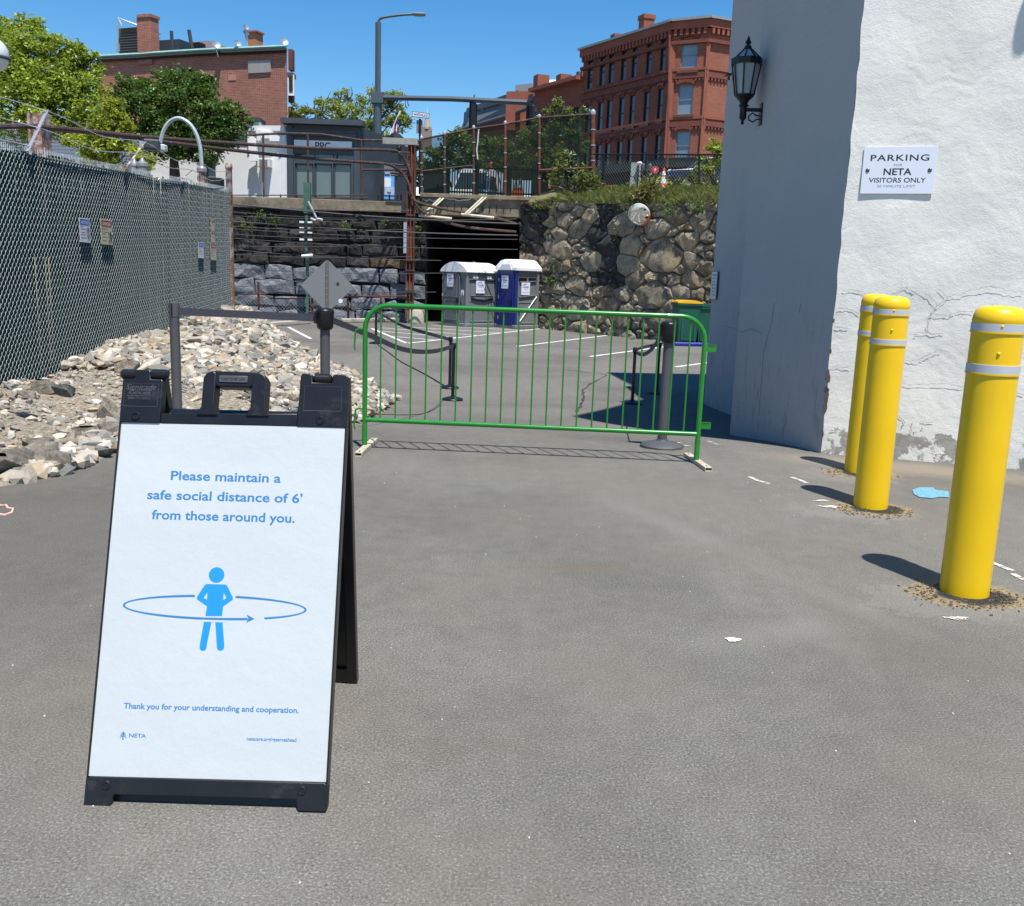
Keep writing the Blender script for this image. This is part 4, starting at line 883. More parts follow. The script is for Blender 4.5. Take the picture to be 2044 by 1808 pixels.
# ================================================================== SLATTED FENCE
FO = FA-FD*3.2; FO = Vector((FO.x, FO.y, 0)); FLN = FL+3.2
fence = thing('slat_fence', 'green slatted chain link fence leaning over the rock bank with barbed wire arms on top', 'fence', (FO.x, FO.y, fenz(FO.y)))
FN = Vector((FD.y, -FD.x, 0))                           # faces the driveway
LEAN = Vector((0, 0, 1))
def fp(t, z, off=0): q = FO+FD*t+FN*off; return Vector((q.x, q.y, fenz(q.y)-.06+z))
TOPA, TOPB = at(0, 281, 8.0).z-FA.z, at(460, 377, 16.5).z-FB.z
def fh(t): return TOPA+(TOPB-TOPA)*max(-.3, (t-3.2)/FL)+.06
PITCHF = .0745; n = int(FLN/PITCHF)
me0 = MB().add([(-.0392, -.006, 0), (0, .002, 0), (.0392, -.006, 0), (-.0392, -.006, 1), (0, .002, 1), (.0392, -.006, 1)], [(0, 1, 4, 3), (1, 2, 5, 4)])
src = bpy.data.meshes.new('slat'); src.from_pydata(me0.v, [], me0.f); src.materials.append(SLAT)
ang = math.atan2(FD.y, FD.x)
for k in range(n):
    t = (k+.5)*PITCHF; p = fp(t, 0); q = p-Vector(fence.location); share(src, 'slat', fence, q, (random.gauss(0, .001), 0, ang+random.gauss(0, .02)), (1, 1, fh(t)-random.uniform(.01, .045)))
V = []; F = []
def seg(p, q, r_):
    a = (q-p).normalized(); s = a.cross(FN).normalized()*r_; nn = FN*r_*.9; k = len(V); V.extend([p-s, p+s, p+nn, q-s, q+s, q+nn]); F.extend([(k, k+2, k+5, k+3), (k+2, k+1, k+4, k+5)])
hw = PITCHF/2
for k in range(2*n):
    t0 = k*hw; par = k % 2; j = 0; z = (hw if par else 0)
    while True:
        Hh = fh(t0); z0 = .02+j*PITCHF+(hw if par else 0)
        if z0+hw > Hh-.02: break
        seg(fp(t0+hw*.12, z0, .002), fp(t0+hw*.45, z0+hw*.7, .011), .0018); seg(fp(t0+hw*.45, z0+hw*.7, .011), fp(t0+hw*.95, z0+hw*1.38, .002), .0018)
        j += 1
    Hh = fh(t0); seg(fp(t0, Hh-.05, .003), fp(t0+.01, Hh+.02, .004), .0026)
m = MB(); m.v = [tuple(p) for p in V]; m.f = F; obj('chain_link_mesh', m, WIRE, fence, kind='stuff')
for z in (.08, .5, 1.0, 1.5, 1.95):                      # tension wires show as dark lines
    m = MB().tube([fp(0, z, -.008), fp(FLN, z, -.008)], .004, 5); obj('tension_wire', m, DRUST, fence)
# support posts and angled arms carrying barbed wire
def sp_(x): return onp(FO, FO+FD, x, 400)[0]
m = MB().lathe(fp(FLN+.02, 0), [(.055, 0), (.055, fh(FLN)+.33), (.062, fh(FLN)+.34), (.058, fh(FLN)+.40), (.03, fh(FLN)+.43)], 14); obj('end_post', m, RUSTW, fence, smooth=40, label='grey end post with a rounded cap')
ARM = []
for (xb, yb, xt, yt, nm) in ((48, 285, 95, 220, 'w'), (243, 330, 290, 283, 'r'), (357, 365, 400, 325, 'r')):
    tb = onp(FO, FO+FD, xb, yb)[0]; pb = fp(tb, fh(tb)-.02, .03); pt_ = at(xt, yt, pb.y+.0); pt_ = at(xt, yt, onp(FO, FO+FD, xt, 400)[1].y+.30)
    m = MB(); dirv = (pt_-pb).normalized(); s = dirv.cross(FD).normalized()
    Mx = Matrix((dirv, FD, dirv.cross(FD))).transposed(); m.box((pb+pt_)/2, ((pt_-pb).length, .012, .05), M=Mx); m.box((pb+pt_)/2+dirv.cross(FD)*.022, ((pt_-pb).length, .045, .008), M=Mx)
    obj('arm', m, RUSTW if nm == 'r' else GALV, fence); ARM.append((pb, pt_))
for t in [onp(FO, FO+FD, x, 500)[0] for x in (70, 258, 375)]+[.6]:
    m = MB().lathe(fp(t, 0, -.05), [(.03, 0), (.03, fh(t)-.02)], 10); obj('post', m, SLAT, fence)
def barbed(P, label):
    m = MB(); P = crv(P, 40); m.tube(P, .004, 4)
    for i in range(1, len(P)-1, 2):
        p = P[i]; 
        for _ in range(2): d = Vector((random.gauss(0, 1), random.gauss(0, 1), random.gauss(0, 1))).normalized()*.026; m.tube([p-d, p+d], .0024, 3)
    return obj('barbed_wire', m, GALV, label=label, cat='wire', group='barbed wire strands over the green fence')
ep = fp(FLN+.02, 0)
def strand(f, zoff, ys, lb):
    A0 = fp(0, fh(0)+.1+f*.5, -.1-f*.3); pts = [A0]+[a+(b-a)*f for a, b in ARM]; e = Vector((ep.x, ep.y, ep.z+fh(FLN)+zoff)); P = []
    allp = pts+[e]
    for i, (u, v) in enumerate(zip(allp, allp[1:])): P += [u, (u+v)/2+Vector((0, 0, -.05-.05*random.random()))]
    P.append(e); return barbed(P, lb)
strand(.98, .30, 0, 'topmost barbed wire strand running over the angled arms of the green fence'); strand(.55, .18, 0, 'middle barbed wire strand over the green fence'); strand(.12, .04, 0, 'lowest barbed wire strand just above the green fence slats')
# notices hanging on the fence
BRD = mat('notice_cream', (.46, .43, .30), .6, 0, .08, 8); BRW = mat('notice_white', (.55, .56, .62), .6, 0, .06, 8); NBL = mat('notice_blue', (.03, .12, .45), .6); NRD = mat('notice_red', (.28, .035, .02), .6)
FQ = FO+FD
def notice(c4, body, band, word, lines, label, pic=0):
    r, Wd, Ht, PM = wallsign('notice_sign', FO+FN*.02, FQ+FN*.02, c4, .012, body, label, th=.004)
    m = MB(); m.box((0, 0, 0), (Wd*.9, Ht*.24, .001)); m.xf(PM(.5, .84)@Matrix.Translation((0, 0, .001))); obj('header_band', m, band, r)
    M = PM(.5, .77); text(word, M@Matrix.Translation((0, 0, .0015)), BRW, r, Wd*.72, Ht*.13, bold=.02)
    for k, (s, wd, v) in enumerate(lines): text(s, PM(.1, v), BLKI, r, Wd*wd, Ht*.05, 'LEFT', .02)
    if pic == 1:
        m = MB().tube([PM(.78, .40)@Vector((Wd*.14*math.cos(a), Ht*.22*math.sin(a), .002)) for a in np.linspace(0, 2*PI, 20)[:-1]], .0022, 4, closed=True); m.add([PM(.78, .40)@Vector(q) for q in ((-.012, -.04, .002), (.012, -.04, .002), (.004, .05, .002), (-.004, .05, .002))], [(0, 1, 2, 3)]); obj('pictogram', m, BLKI, r)
    if pic == 2:
        m = MB()
        for P in (((.6, .5), (.95, .38)), ((.8, .5), (.82, .32)), ((.82, .32), (.62, .12)), ((.82, .32), (.9, .12)), ((.8, .54), (.8, .5))): m.tube([PM(*P[0])@Vector((0, 0, .003)), PM(*P[1])@Vector((0, 0, .003))], .004, 4)
        obj('pictogram', m, BLKI, r)
notice([(155.7, 435.5), (177, 436), (178, 484), (157, 483.5)], BRW, NBL, 'NOTICE', [('NO', .2, .62), ('TRESPASSING', .5, .52), ('TRACKS', .42, .38), ('VIOLATORS', .42, .28), ('PROSECUTED', .5, .16)], 'blue headed notice on the near part of the green fence, beside the red headed one', 1)
notice([(198.4, 439), (221, 438), (222.5, 488), (200, 488.7)], BRD, NRD, 'DANGER', [('Keep Out', .5, .60), ('High voltage', .45, .48), ('overhead', .3, .40), ('Do not enter', .5, .28), ('Railroad', .35, .14)], 'red headed cream warning board on the near part of the green fence', 2)
notice([(393.5, 483.7), (404.5, 484), (404.8, 515.6), (394.5, 515)], BRW, NBL, 'NOTICE', [('NO', .3, .55), ('TRESPASSING', .7, .40), ('TRACKS', .6, .25)], 'small blue headed notice near the far end of the green fence')
notice([(418.7, 486), (429.5, 486), (429.7, 519), (419, 519.4)], BRD, NRD, 'DANGER', [('Keep Out', .7, .55), ('High', .45, .40), ('voltage', .6, .25)], 'small red headed notice low at the far end of the green fence')
notice([(419, 437.7), (426, 437.7), (426.5, 460), (419.5, 460)], BRD, NRD, 'DANGER', [('Keep Out', .7, .45)], 'uppermost faded sign of the stacked pair at the far end of the green fence')
notice([(419.3, 461), (426.3, 461), (426.5, 484), (419.7, 484)], BRD, NRD, 'DANGER', [('Keep Out', .7, .45)], 'lower faded sign of the stacked pair at the far end of the green fence')

# ================================================================== RETAINING WALLS
def clip(poly, nx, ny, c):                              # keep nx*x+ny*y<=c
    out = []
    for i in range(len(poly)):
        a, b = poly[i], poly[(i+1) % len(poly)]; da = nx*a[0]+ny*a[1]-c; db = nx*b[0]+ny*b[1]-c
        if da <= 0: out.append(a)
        if (da < 0 < db) or (db < 0 < da): t = da/(da-db); out.append((a[0]+(b[0]-a[0])*t, a[1]+(b[1]-a[1])*t))
    return out
from mathutils.geometry import delaunay_2d_cdt
def stone_mesh(poly, O, Dr, N, gap, depth, rough, seed, name='stone'):
    """one rough quarried stone: its 2-D outline on the wall face, cleft front of a few broken planes"""
    r = random.Random(seed); cx = sum(p[0] for p in poly)/len(poly); cy = sum(p[1] for p in poly)/len(poly); P = []
    for i in range(len(poly)):
        a, b = poly[i], poly[(i+1) % len(poly)]; L_ = math.hypot(b[0]-a[0], b[1]-a[1]); k = max(1, min(3, int(L_/.22)))
        for j in range(k): P.append((a[0]+(b[0]-a[0])*j/k, a[1]+(b[1]-a[1])*j/k))
    n = len(P)
    if n < 3: return None
    size = max(max(p[0] for p in P)-min(p[0] for p in P), max(p[1] for p in P)-min(p[1] for p in P))
    def ins(g, jit):
        out = []
        for x, y in P: dx, dy = x-cx, y-cy; l = math.hypot(dx, dy) or 1; f = max(.45, 1-g*r.uniform(.7, 1.4)/l); out.append((cx+dx*f+r.uniform(-1, 1)*jit, cy+dy*f+r.uniform(-1, 1)*jit))
        return out
    o1 = ins(gap, .012*min(1, size)); j_ = .015*min(1, size); o2 = [(cx+(x-cx)*(1-.035/max(.1, math.hypot(x-cx, y-cy)))+r.uniform(-j_, j_), cy+(y-cy)*(1-.035/max(.1, math.hypot(x-cx, y-cy)))+r.uniform(-j_, j_)) for x, y in o1]
    pl = [(r.gauss(0, .13), r.gauss(0, .15), rough*r.uniform(.7, 1.5)) for _ in range(4 if size > .5 else 2)]; proud = r.uniform(0, rough*.6)
    def hgt(x, y): return proud+max(rough*.1, min(a*(x-cx)+b*(y-cy)+c for a, b, c in pl))+r.gauss(0, .020)*min(1, size*1.5)
    inn = []; k = int(4+22*min(1.1, size))
    for _ in range(k*3):
        if len(inn) >= k: break
        u, v = r.random(), r.random(); i = r.randrange(n); a = o2[i]; b = o2[(i+1) % n]; q = math.sqrt(u)*.9; x = cx+((a[0]-cx)*(1-v)+(b[0]-cx)*v)*q; y = cy+((a[1]-cy)*(1-v)+(b[1]-cy)*v)*q
        if all(math.hypot(x-c, y-d) > size*.10 for c, d in inn): inn.append((x, y))
    try: vs_, _, fs_, *_r = delaunay_2d_cdt([Vector(p) for p in o2+inn], [], [list(range(n))], 1, 1e-5)
    except Exception: return None
    if len(vs_) != n+len(inn): vs_ = [Vector(p) for p in o2+inn]; fs_ = [tuple(range(n))]
    V = [O+Dr*x+Vector((0, 0, y))-N*depth for x, y in o1]+[O+Dr*x+Vector((0, 0, y))+N*(proud-.01) for x, y in o1]
    V += [O+Dr*p[0]+Vector((0, 0, p[1]))+N*(hgt(p[0], p[1])*(.62 if i < n else 1)) for i, p in enumerate(vs_)]
    F = [(i, (i+1) % n, n+(i+1) % n, n+i) for i in range(n)]+[(n+i, n+(i+1) % n, 2*n+(i+1) % n, 2*n+i) for i in range(n)]+[tuple(2*n+i for i in f) for f in fs_]
    m = MB(); m.add(V, F); return m

# ---- left wall of squared blocks
LY = 39.0
xl0, xl1 = -19.0, at(850, 520, LY).x; zt_l = at(650, 420, LY).z
lw = thing('block_wall', 'sooty coursed stone retaining wall with a grey painted band along its foot', 'wall', (xl0, LY, -.7))
O = Vector((xl0, LY, 0)); Dx = Vector((1, 0, 0)); Nn = Vector((0, -1, 0)); z = -.7; k = 0; rr = random.Random(8); paint_z = at(600, 536, LY).z
while z < zt_l-.05:
    h = rr.uniform(.36, .56) if z > paint_z-.3 else rr.uniform(.5, .62); h = min(h, zt_l-z); x = -rr.uniform(0, .8)
    while x < xl1-xl0:
        wd = rr.uniform(.55, 1.9); x2 = min(x+wd, xl1-xl0); x1_ = max(0, x)
        if x2-x1_ > .2 and not (x2+xl0 < -13.5 and k > 230):
            j = [rr.uniform(-.07, .07) for _ in range(6)]; e = .05*rr.random() if rr.random() < .6 else .14
            m = stone_mesh([(x1_+rr.uniform(0, .06), z+j[0]), ((x1_+x2)/2, z+j[4]*.6), (x2, z+j[1]), (x2-rr.uniform(0, .08), z+h-e+j[2]), ((x1_+x2)/2, z+h-e*.4+j[5]*.6), (x1_+.01, z+h-e+j[3])], O, Dx, Nn, .012, .25, .085, 1000+k)
            mtt = PTST if z+h/2 < paint_z else (BNST if (x2+xl0 > -7 and z < paint_z+.6 and rr.random() < .6) else DKST)
            if m: obj('stone', m, mtt, lw)
            k += 1
        x = x2 if x2 < xl1-xl0 else 1e9
    z += h
print('left stones', k)
m = MB().box(((xl0+xl1)/2, LY+.45, (zt_l-.7)/2-.1), (xl1-xl0, .7, zt_l+.8)); obj('core', m, DARK, lw)
# street fill behind is shown by a concrete coping
ct = at(650, 398, LY-.1).z; m = MB().bbox(((xl0+xl1)/2+.5, LY+.12, (zt_l+ct)/2), (xl1-xl0+1.3, .62, ct-zt_l), .02); obj('coping', m, DCONC, lw)
# ---- bridge over the tunnel mouth
bx0, bx1 = xl1, at(1033, 500, LY).x; bz0, bz1 = at(940, 431, LY-.3).z, at(940, 394, LY-.3).z
br = thing('bridge', 'stained concrete bridge edge above the dark tunnel mouth', 'bridge', ((bx0+bx1)/2, LY, bz0))
m = MB().bbox(((bx0+bx1)/2, LY+.25, (bz0+bz1)/2), (bx1-bx0+.4, 1.1, bz1-bz0), .02); obj('beam', m, DCONC, br)
m = MB().bbox(((bx0+bx1)/2+.2, LY-.32, bz1+.02), (bx1-bx0+.9, .24, .16), .02); obj('ledge', m, DCONC, br)
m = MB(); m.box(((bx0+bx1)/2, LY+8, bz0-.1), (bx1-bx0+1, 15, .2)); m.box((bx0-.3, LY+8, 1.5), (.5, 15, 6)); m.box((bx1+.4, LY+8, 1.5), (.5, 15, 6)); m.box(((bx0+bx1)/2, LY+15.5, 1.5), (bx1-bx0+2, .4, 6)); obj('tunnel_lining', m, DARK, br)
m = MB(); pts = [at(x, y, LY-.34) for x, y in ((843, 397), (850, 401), (857, 398), (864, 402), (872, 399), (882, 396), (890, 395), (898, 398), (905, 397), (915, 401), (925, 399), (934, 399), (942, 395), (950, 398), (958, 403), (962, 397), (972, 398), (980, 395), (990, 397), (998, 399), (1006, 396), (1016, 397))]
m.tube(pts, .022, 5); obj('broken_edge', m, WHITE, br)
m = MB()
for x in np.arange(bx0+.3, bx1-.2, .28): m.box((x, LY-.33+.02, bz0+.3+random.uniform(-.02, .02)), (.03, .06, random.uniform(.1, .3)))
obj('exposed_rebar', m, DARK, br)
for pts, lb in (([(882, 396), (845, 430)], 'cream diagonal strut under the bridge edge, nearer the rusty post'), ([(967, 394), (930, 428)], 'cream diagonal strut under the bridge edge, nearer the rubble wall')):
    a, b = at(*pts[0], LY-.42), at(*pts[1], LY-.9); t = thing('strut', lb, 'bracket', b, group='cream struts under the bridge edge')
    for o_ in (-.06, .06): m = MB().tube([a+Vector((o_, 0, 0)), b+Vector((o_, 0, 0))], .045, 4); obj('angle_bar', m, CREAM, t)
    c = b+Vector((1.1, .2, -.08)); m = MB().tube([b+Vector((-.2, 0, 0)), c], .055, 4); obj('ledger', m, CREAM, t)

# ---- right rubble wall
RP = Vector((at(1034, 640, 38.6).x, 38.6, 0)); _q = gp(1420, 690); RQ = Vector((_q.x, _q.y, 0)); RD = (RQ-RP).normalized(); RL = (RQ-RP).length+1.8; RN = Vector((RD.y, -RD.x, 0))
def rtop(u): return 4.35-.52*min(1, u/RL)-(0.25 if .6 < u < 2.2 else 0)
rw = thing('rubble_wall', 'rough brown rubble stone wall under the grassy bank', 'wall', (RP.x, RP.y, -.7))
seeds = []; rr = random.Random(21)
def tryadd(u, v, R, mn):
    if all(math.hypot((u-a)*.72, v-b) > (R+c)*mn for a, b, c in seeds): seeds.append((u, v, R)); return True
for px, R in (((1320, 510), .78), ((1240, 452), .55), ((1350, 430), .45), ((1290, 385+25), .3), ((1120, 500), .5), ((1180, 520), .5), ((1150, 570), .5), ((1300, 590), .62), ((1215, 610), .42), ((1250, 530), .45), ((1270, 560), .38), ((1370, 480), .4), ((1190, 470), .4), ((1130, 440), .4), ((1380, 560), .35), ((1100, 620), .35), ((1240, 640), .45), ((1320, 640), .5), ((1060, 410), .35), ((1060, 460), .4), ((1062, 520), .38), ((1180, 430), .35), ((1400, 440), .4)):
    t, p = onp(RP, RQ, *px); seeds.append((t, p.z, R*.78))
for _ in range(9000):
    R = rr.choice((.09, .13, .2, .26, .32, .36)); tryadd(rr.uniform(-.1, RL), rr.uniform(-.7, 4.4), R, .86)
    if len(seeds) > 292: break
ns = 0; AX = .62
SHADEM = m_stone('dark_shade_stone', (.028, .028, .030), (.10, .10, .095), .2)  # darker rubble stone: a shadow patch painted into the stone colour
for i, (u, v, R) in enumerate(seeds):
    P = [(-.1*AX, -.75), (RL*AX, -.75), (RL*AX, rtop(RL)), (RL/2*AX, rtop(RL/2)), (-.1*AX, rtop(0))]; u *= AX
    for j, (a, b, c) in enumerate(seeds):
        a *= AX
        if j == i or math.hypot(a-u, b-v) > 2.6+R: continue
        nx, ny = a-u, b-v; d2 = nx*nx+ny*ny; t = .5+(R*R-c*c)/(2*d2); t = max(.15, min(.85, t)); P = clip(P, nx, ny, nx*(u+nx*t)+ny*(v+ny*t))
        if len(P) < 3: break
    if len(P) < 3: continue
    u /= AX; P = [(x/AX+.05*math.sin(y*9+i), y+.04*math.sin(x*7+i)) for x, y in P]
    m = stone_mesh(P, RP, RD, RN, .008+.014*rr.random(), .3, .045+.10*R, 3000+i)
    q = RP+RD*u; in_shade = 4.3 < u < 5.9 and v > 1.2 and R < .4
    if m: obj('stone', m, (m_ := (DKST if u < 1.5 and v > 2.2 else SHADEM if in_shade else RUBST)), rw, smooth=24); ns += 1
print('rubble', ns)
m = MB(); c = RP+RD*RL/2-RN*.385; m.box((c.x, c.y, 1.65), (RL, .7, 4.6), rz=math.atan2(RD.y, RD.x)); obj('core', m, mat('rubble_mortar', (.10, .085, .062), .95, 0, .5, 6, bmp=1, bs=14, dist=.06), rw)
# ---- grassy bank on top
GRS = m_leaf('grass_blades', (.17, .175, .062), .3); WEED = m_leaf('weed_leaves', (.075, .13, .025), .4); YLEAF = m_leaf('young_leaves', (.26, .27, .05), .45)
def leafmesh(name, P, S, mt, up=.3, tint=(.5, 1.4), parent=None, curl=.25, aspect=.55, group_t=None, **kw):
    """small leaf quads at the points P (n,3), size S, folded a little along the middle"""
    P = np.asarray(P, float); n = len(P); S = np.broadcast_to(S, (n,))[:, None]
    a = rng.normal(size=(n, 3)); a[:, 2] *= .6; a /= np.linalg.norm(a, axis=1)[:, None]
    nr = rng.normal(size=(n, 3)); nr[:, 2] = np.abs(nr[:, 2])+up; b = np.cross(nr, a); b /= np.linalg.norm(b, axis=1)[:, None]; c = np.cross(a, b)
    V = np.stack([P-a*S*.5, P+b*S*aspect*.5+c*S*curl*.3, P+a*S*.5, P-b*S*aspect*.5+c*S*curl*.3], 1).reshape(-1, 3)
    F = np.arange(4*n).reshape(n, 4); me = bpy.data.meshes.new(name)
    if parent is not None: V = V-np.array(wm(parent).translation)
    me.from_pydata(V.tolist(), [], F.tolist()); o = bpy.data.objects.new(name, me); COL.objects.link(o); me.materials.append(mt)
    tv = rng.uniform(*tint, n) if group_t is None else group_t*rng.uniform(.8, 1.2, n)
    at_ = me.attributes.new('tint', 'FLOAT_COLOR', 'FACE'); at_.data.foreach_set('color', np.c_[tv, tv, tv, np.ones(n)].ravel())
    if parent is not None: o.parent = parent
    return meta(o, **kw)
def bank(u, back): p = RP+RD*u-RN*back; return p, rtop(min(u, RL))+.02+min(back, 1.6)*.34-.02
m = MB(); nu_ = 40; V = []
for j, bk in enumerate((-.05, .25, .6, 1.0, 1.6, 2.6, 4)):
    for i in range(nu_+1):
        u = -.3+(RL+3)*i/nu_; p, z = bank(max(u, 0), bk); p = RP+RD*u-RN*bk; V.append((p.x, p.y, z-(.25 if j == 0 else 0)+.04*math.sin(u*3+bk*4)))
m.add(V, [(j*(nu_+1)+i, j*(nu_+1)+i+1, (j+1)*(nu_+1)+i+1, (j+1)*(nu_+1)+i) for j in range(6) for i in range(nu_)]); obj('grassy_bank', m, mat('bank_soil', (.13, .12, .05), .95, 0, .3, 4), kind='structure', smooth=60)
V = []; F = []; tv = []
for k in range(15000):
    u = random.uniform(.6, RL+2.4); bk = random.uniform(-.1, 1.9); p, z = bank(u, bk); p = RP+RD*u-RN*bk; hgt = random.uniform(.07, .27)*(1.2 if bk < .3 else .9); a = random.uniform(0, 6.28); s = .012+.010*random.random(); ln = random.gauss(0, .09); ln2 = random.gauss(0, .09)
    if math.sin(u*2.1)+math.sin(u*5.3+bk*3) < -1.1: hgt *= .5
    i = len(V); V += [(p.x-s*math.cos(a), p.y-s*math.sin(a), z-.03), (p.x+s*math.cos(a), p.y+s*math.sin(a), z-.03), (p.x+ln+s*.6, p.y+ln2, z+hgt*.65), (p.x+ln*1.6+ln2*.3, p.y+ln2-.03, z+hgt)]; F.append((i, i+1, i+2)); F.append((i, i+2, i+3)); q = random.uniform(.7, 1.6); tv += [q, q]
me = bpy.data.meshes.new('grass'); me.from_pydata(V, [], F); o = bpy.data.objects.new('grass', me); COL.objects.link(o); me.materials.append(GRS)
at_ = me.attributes.new('tint', 'FLOAT_COLOR', 'FACE'); at_.data.foreach_set('color', np.array([[q, q, q, 1] for q in tv]).ravel()); meta(o, label='tall grass growing along the top of the rubble wall', kind='stuff')
def tuft(c, rad, n, s, mt=WEED, hgt=None): r3 = rng.normal(size=(n, 3))*.5; r3[:, 2] *= (hgt or rad)/rad; return np.array(c)+r3*rad
# weeds in the walls
P = []
for px, Y, rd in (((1195, 470), 36, .25), ((1260, 408), 34, .3), ((1165, 500), 36.4, .3), ((1240, 470), 34.5, .25), ((1340, 420), 31.5, .3), ((1185, 430), 36, .2), ((1400, 415), 29.6, .25), ((1107, 560), 37, .2), ((1116, 530), 37, .3)):
    P.append(tuft(at(*px, Y)+RN*.15, rd, 90, .1))
leafmesh('wall_weeds', np.concatenate(P), .13, WEED, kind='stuff', label='weeds sprouting from the rubble wall')
P = []
for px, rd in (((502, 450), .35), ((545, 440), .2), ((475, 445), .25), ((690, 450), .2), ((800, 455), .3), ((830, 455), .3), ((770, 445), .2), ((520, 430), .2), ((840, 410), .3)):
    P.append(tuft(at(*px, LY-.25), rd, 70, .1))
for x, y in ((480, 640), (500, 641), (640, 640), (770, 640), (845, 635), (850, 620), (865, 615), (840, 640), (500, 630)): P.append(tuft(gp(x, y)+Vector((0, 0, .1)), .35, 90, .1, hgt=.2))
leafmesh('weeds', np.concatenate(P), .13, WEED, kind='stuff', label='weeds growing on and below the block wall')

# ================================================================== ALONG THE WALL FOOT
def curb(a, b, lab, mt=CONC, h=.16, wd=.18, grp='concrete parking stops'):
    a = gp(*a); b = gp(*b); c = (a+b)/2; l = (b-a).length; m = MB().bbox((c.x, c.y, c.z+h/2), (l, wd, h), .03, rz=math.atan2((b-a).y, (b-a).x)); return obj('parking_stop', m, mt, label=lab, cat='parking stop', group=grp)
curb((509, 654), (617, 646), 'long tan concrete parking stop left of the bulky headed stanchion'); curb((683, 644), (792, 642), 'tan concrete parking stop behind the left end of the barrier')
curb((1340, 690), (1430, 692), 'blue painted parking stop in front of the green bins', mat('blue_curb', (.01, .02, .28), .5), .12, .16, None)
b = gp(829, 645); m = MB().lathe(b, [(.36, 0), (.36, .5), (.33, .54), (.1, .56)], 20); obj('concrete_footing', m, CONC, smooth=40, label='round concrete footing beside the rusty steel post', cat='footing')
# low rusty chain link fence
lf = thing('low_fence', 'low rusty chain link fence along the foot of the painted band', 'fence', gp(600, 640))
FYL = 37.9
for x0, y0, y1 in ((515.4, 563, 643), (623, 594, 645), (694, 591, 642), (760, 592, 640), (465, 586, 643)):
    a, b = at(x0, y0, FYL), at(x0+1, y1, FYL); m = MB().tube([b, a], .045, 8); obj('post', m, RUST, lf, smooth=True)
for p, q in (((440, 585), (532, 587)), ((537, 595.5), (624, 594.5)), ((687, 590), (812, 591))): m = MB().tube([at(*p, FYL), at((p[0]+q[0])/2, (p[1]+q[1])/2+1, FYL), at(*q, FYL)], .03, 6); obj('rail', m, RUST, lf, smooth=True)
m = MB(); xa, xb = at(440, 600, FYL).x, at(735, 600, FYL).x; z0, z1 = gz(38), at(600, 597, FYL).z; s = .10
for k in range(int((xb-xa+z1-z0)/s)):
    for sg in (-1, 1):
        u0 = xa-(z1-z0)+k*s*1.4; a = (u0, z0); b = (u0+(z1-z0)*1.0, z1)
        if sg < 0: a, b = (a[0], z1), (b[0], z0)
        if a[0] < xa or b[0] > xb: continue
        m.tube([(a[0], FYL+.03, a[1]), (b[0], FYL+.03, b[1])], .007, 3, cap=False)
obj('chain_link_mesh', m, GALV, lf, kind='stuff')
# rusty H post
p0, p1 = at(817, 636, 38.2), at(823, 290, 38.2); r = thing('steel_post', 'tall rust red steel post standing before the tunnel mouth', 'post', p0)
zmid = at(820, 565, 38.2).z
for nm, mt, za, zb in (('upper_post', RUST, zmid, p1.z), ('lower_post', mat('brown_rust', (.14, .075, .04), .85, 0, .3, 3, bmp=.3, stain=(.35, .24, .15), sscale=2), p0.z-.1, zmid)):
    m = MB(); hh = (zb-za)
    m.box((p0.x-.0, p0.y, (za+zb)/2), (.04, .26, hh))
    for q in (-.14, .14): m.box((p0.x+q, p0.y, (za+zb)/2), (.03, .30, hh))
    m.box((p0.x, p0.y-.02, (za+zb)/2), (.27, .02, hh)); obj(nm, m, mt, r)
m = MB(); m.box((p0.x-.45, p0.y, p1.z+.12), (1.35, .3, .24)); obj('bracket_beam', m, mat('weathered_grey', (.28, .27, .25), .8, stain=(.12, .07, .05)), r)
for y in (305, 330, 347, 352): m = MB().tube([at(818, y, 38.1), at(780, y-2, 38.1)], .035, 6); obj('arm', m, DRUST, r)
for y in (430, 520, 540, 580): m = MB(); m.box((p0.x, p0.y, at(820, y, 38.2).z), (.36, .36, .05)); obj('clamp', m, DRUST, r)
m = MB(); m.box((p0.x-.2, p0.y-.15, at(815, 475, 38.2).z), (.12, .1, 1.2)); obj('conduit', m, GALV, r)
# brown pipes carried over the tracks
for P, lb in (([(-60, 256, 16), (0, 253, 18), (93, 254, 20), (282, 273, 25), (449, 285, 29), (572, 293, 32), (669, 297, 34.5), (779, 300, 37.3), (797, 308, 37.7), (809, 322, 38), (816, 337, 38), (820, 352, 38)], 'upper rusty pipe crossing above the green fence and curving down to the steel post'),
              ([(93, 256, 20), (182, 264, 22.5), (282, 278, 25), (449, 298, 29), (603, 315, 33), (713, 323, 35.5), (768, 327, 37), (788, 335, 37.5), (803, 347, 38), (815, 366, 38), (819, 385, 38)], 'lower rusty pipe crossing above the green fence and curving down to the steel post')):
    m = MB().tube(crv([at(*p) for p in P], 55), .052, 8); obj('pipe', m, DRUST, smooth=True, label=lb, cat='pipe', group='rusty pipes over the tracks')
for P, lb in (([(820, 395, 38), (840, 406, 38), (900, 420, 38.4), (970, 430, 38.6), (1030, 447, 38.7)], 'upper brown hose sagging from the steel post into the tunnel mouth'), ([(820, 385, 38), (835, 415, 38), (860, 432, 38.2), (900, 447, 38.4), (950, 456, 38.5), (1030, 463, 38.7)], 'lower brown hose sagging from the steel post into the tunnel mouth')):
    m = MB().tube(crv([at(*p) for p in P], 30), .055, 7); obj('hose', m, DRUST, smooth=True, label=lb, cat='hose', group='brown hoses at the tunnel mouth')
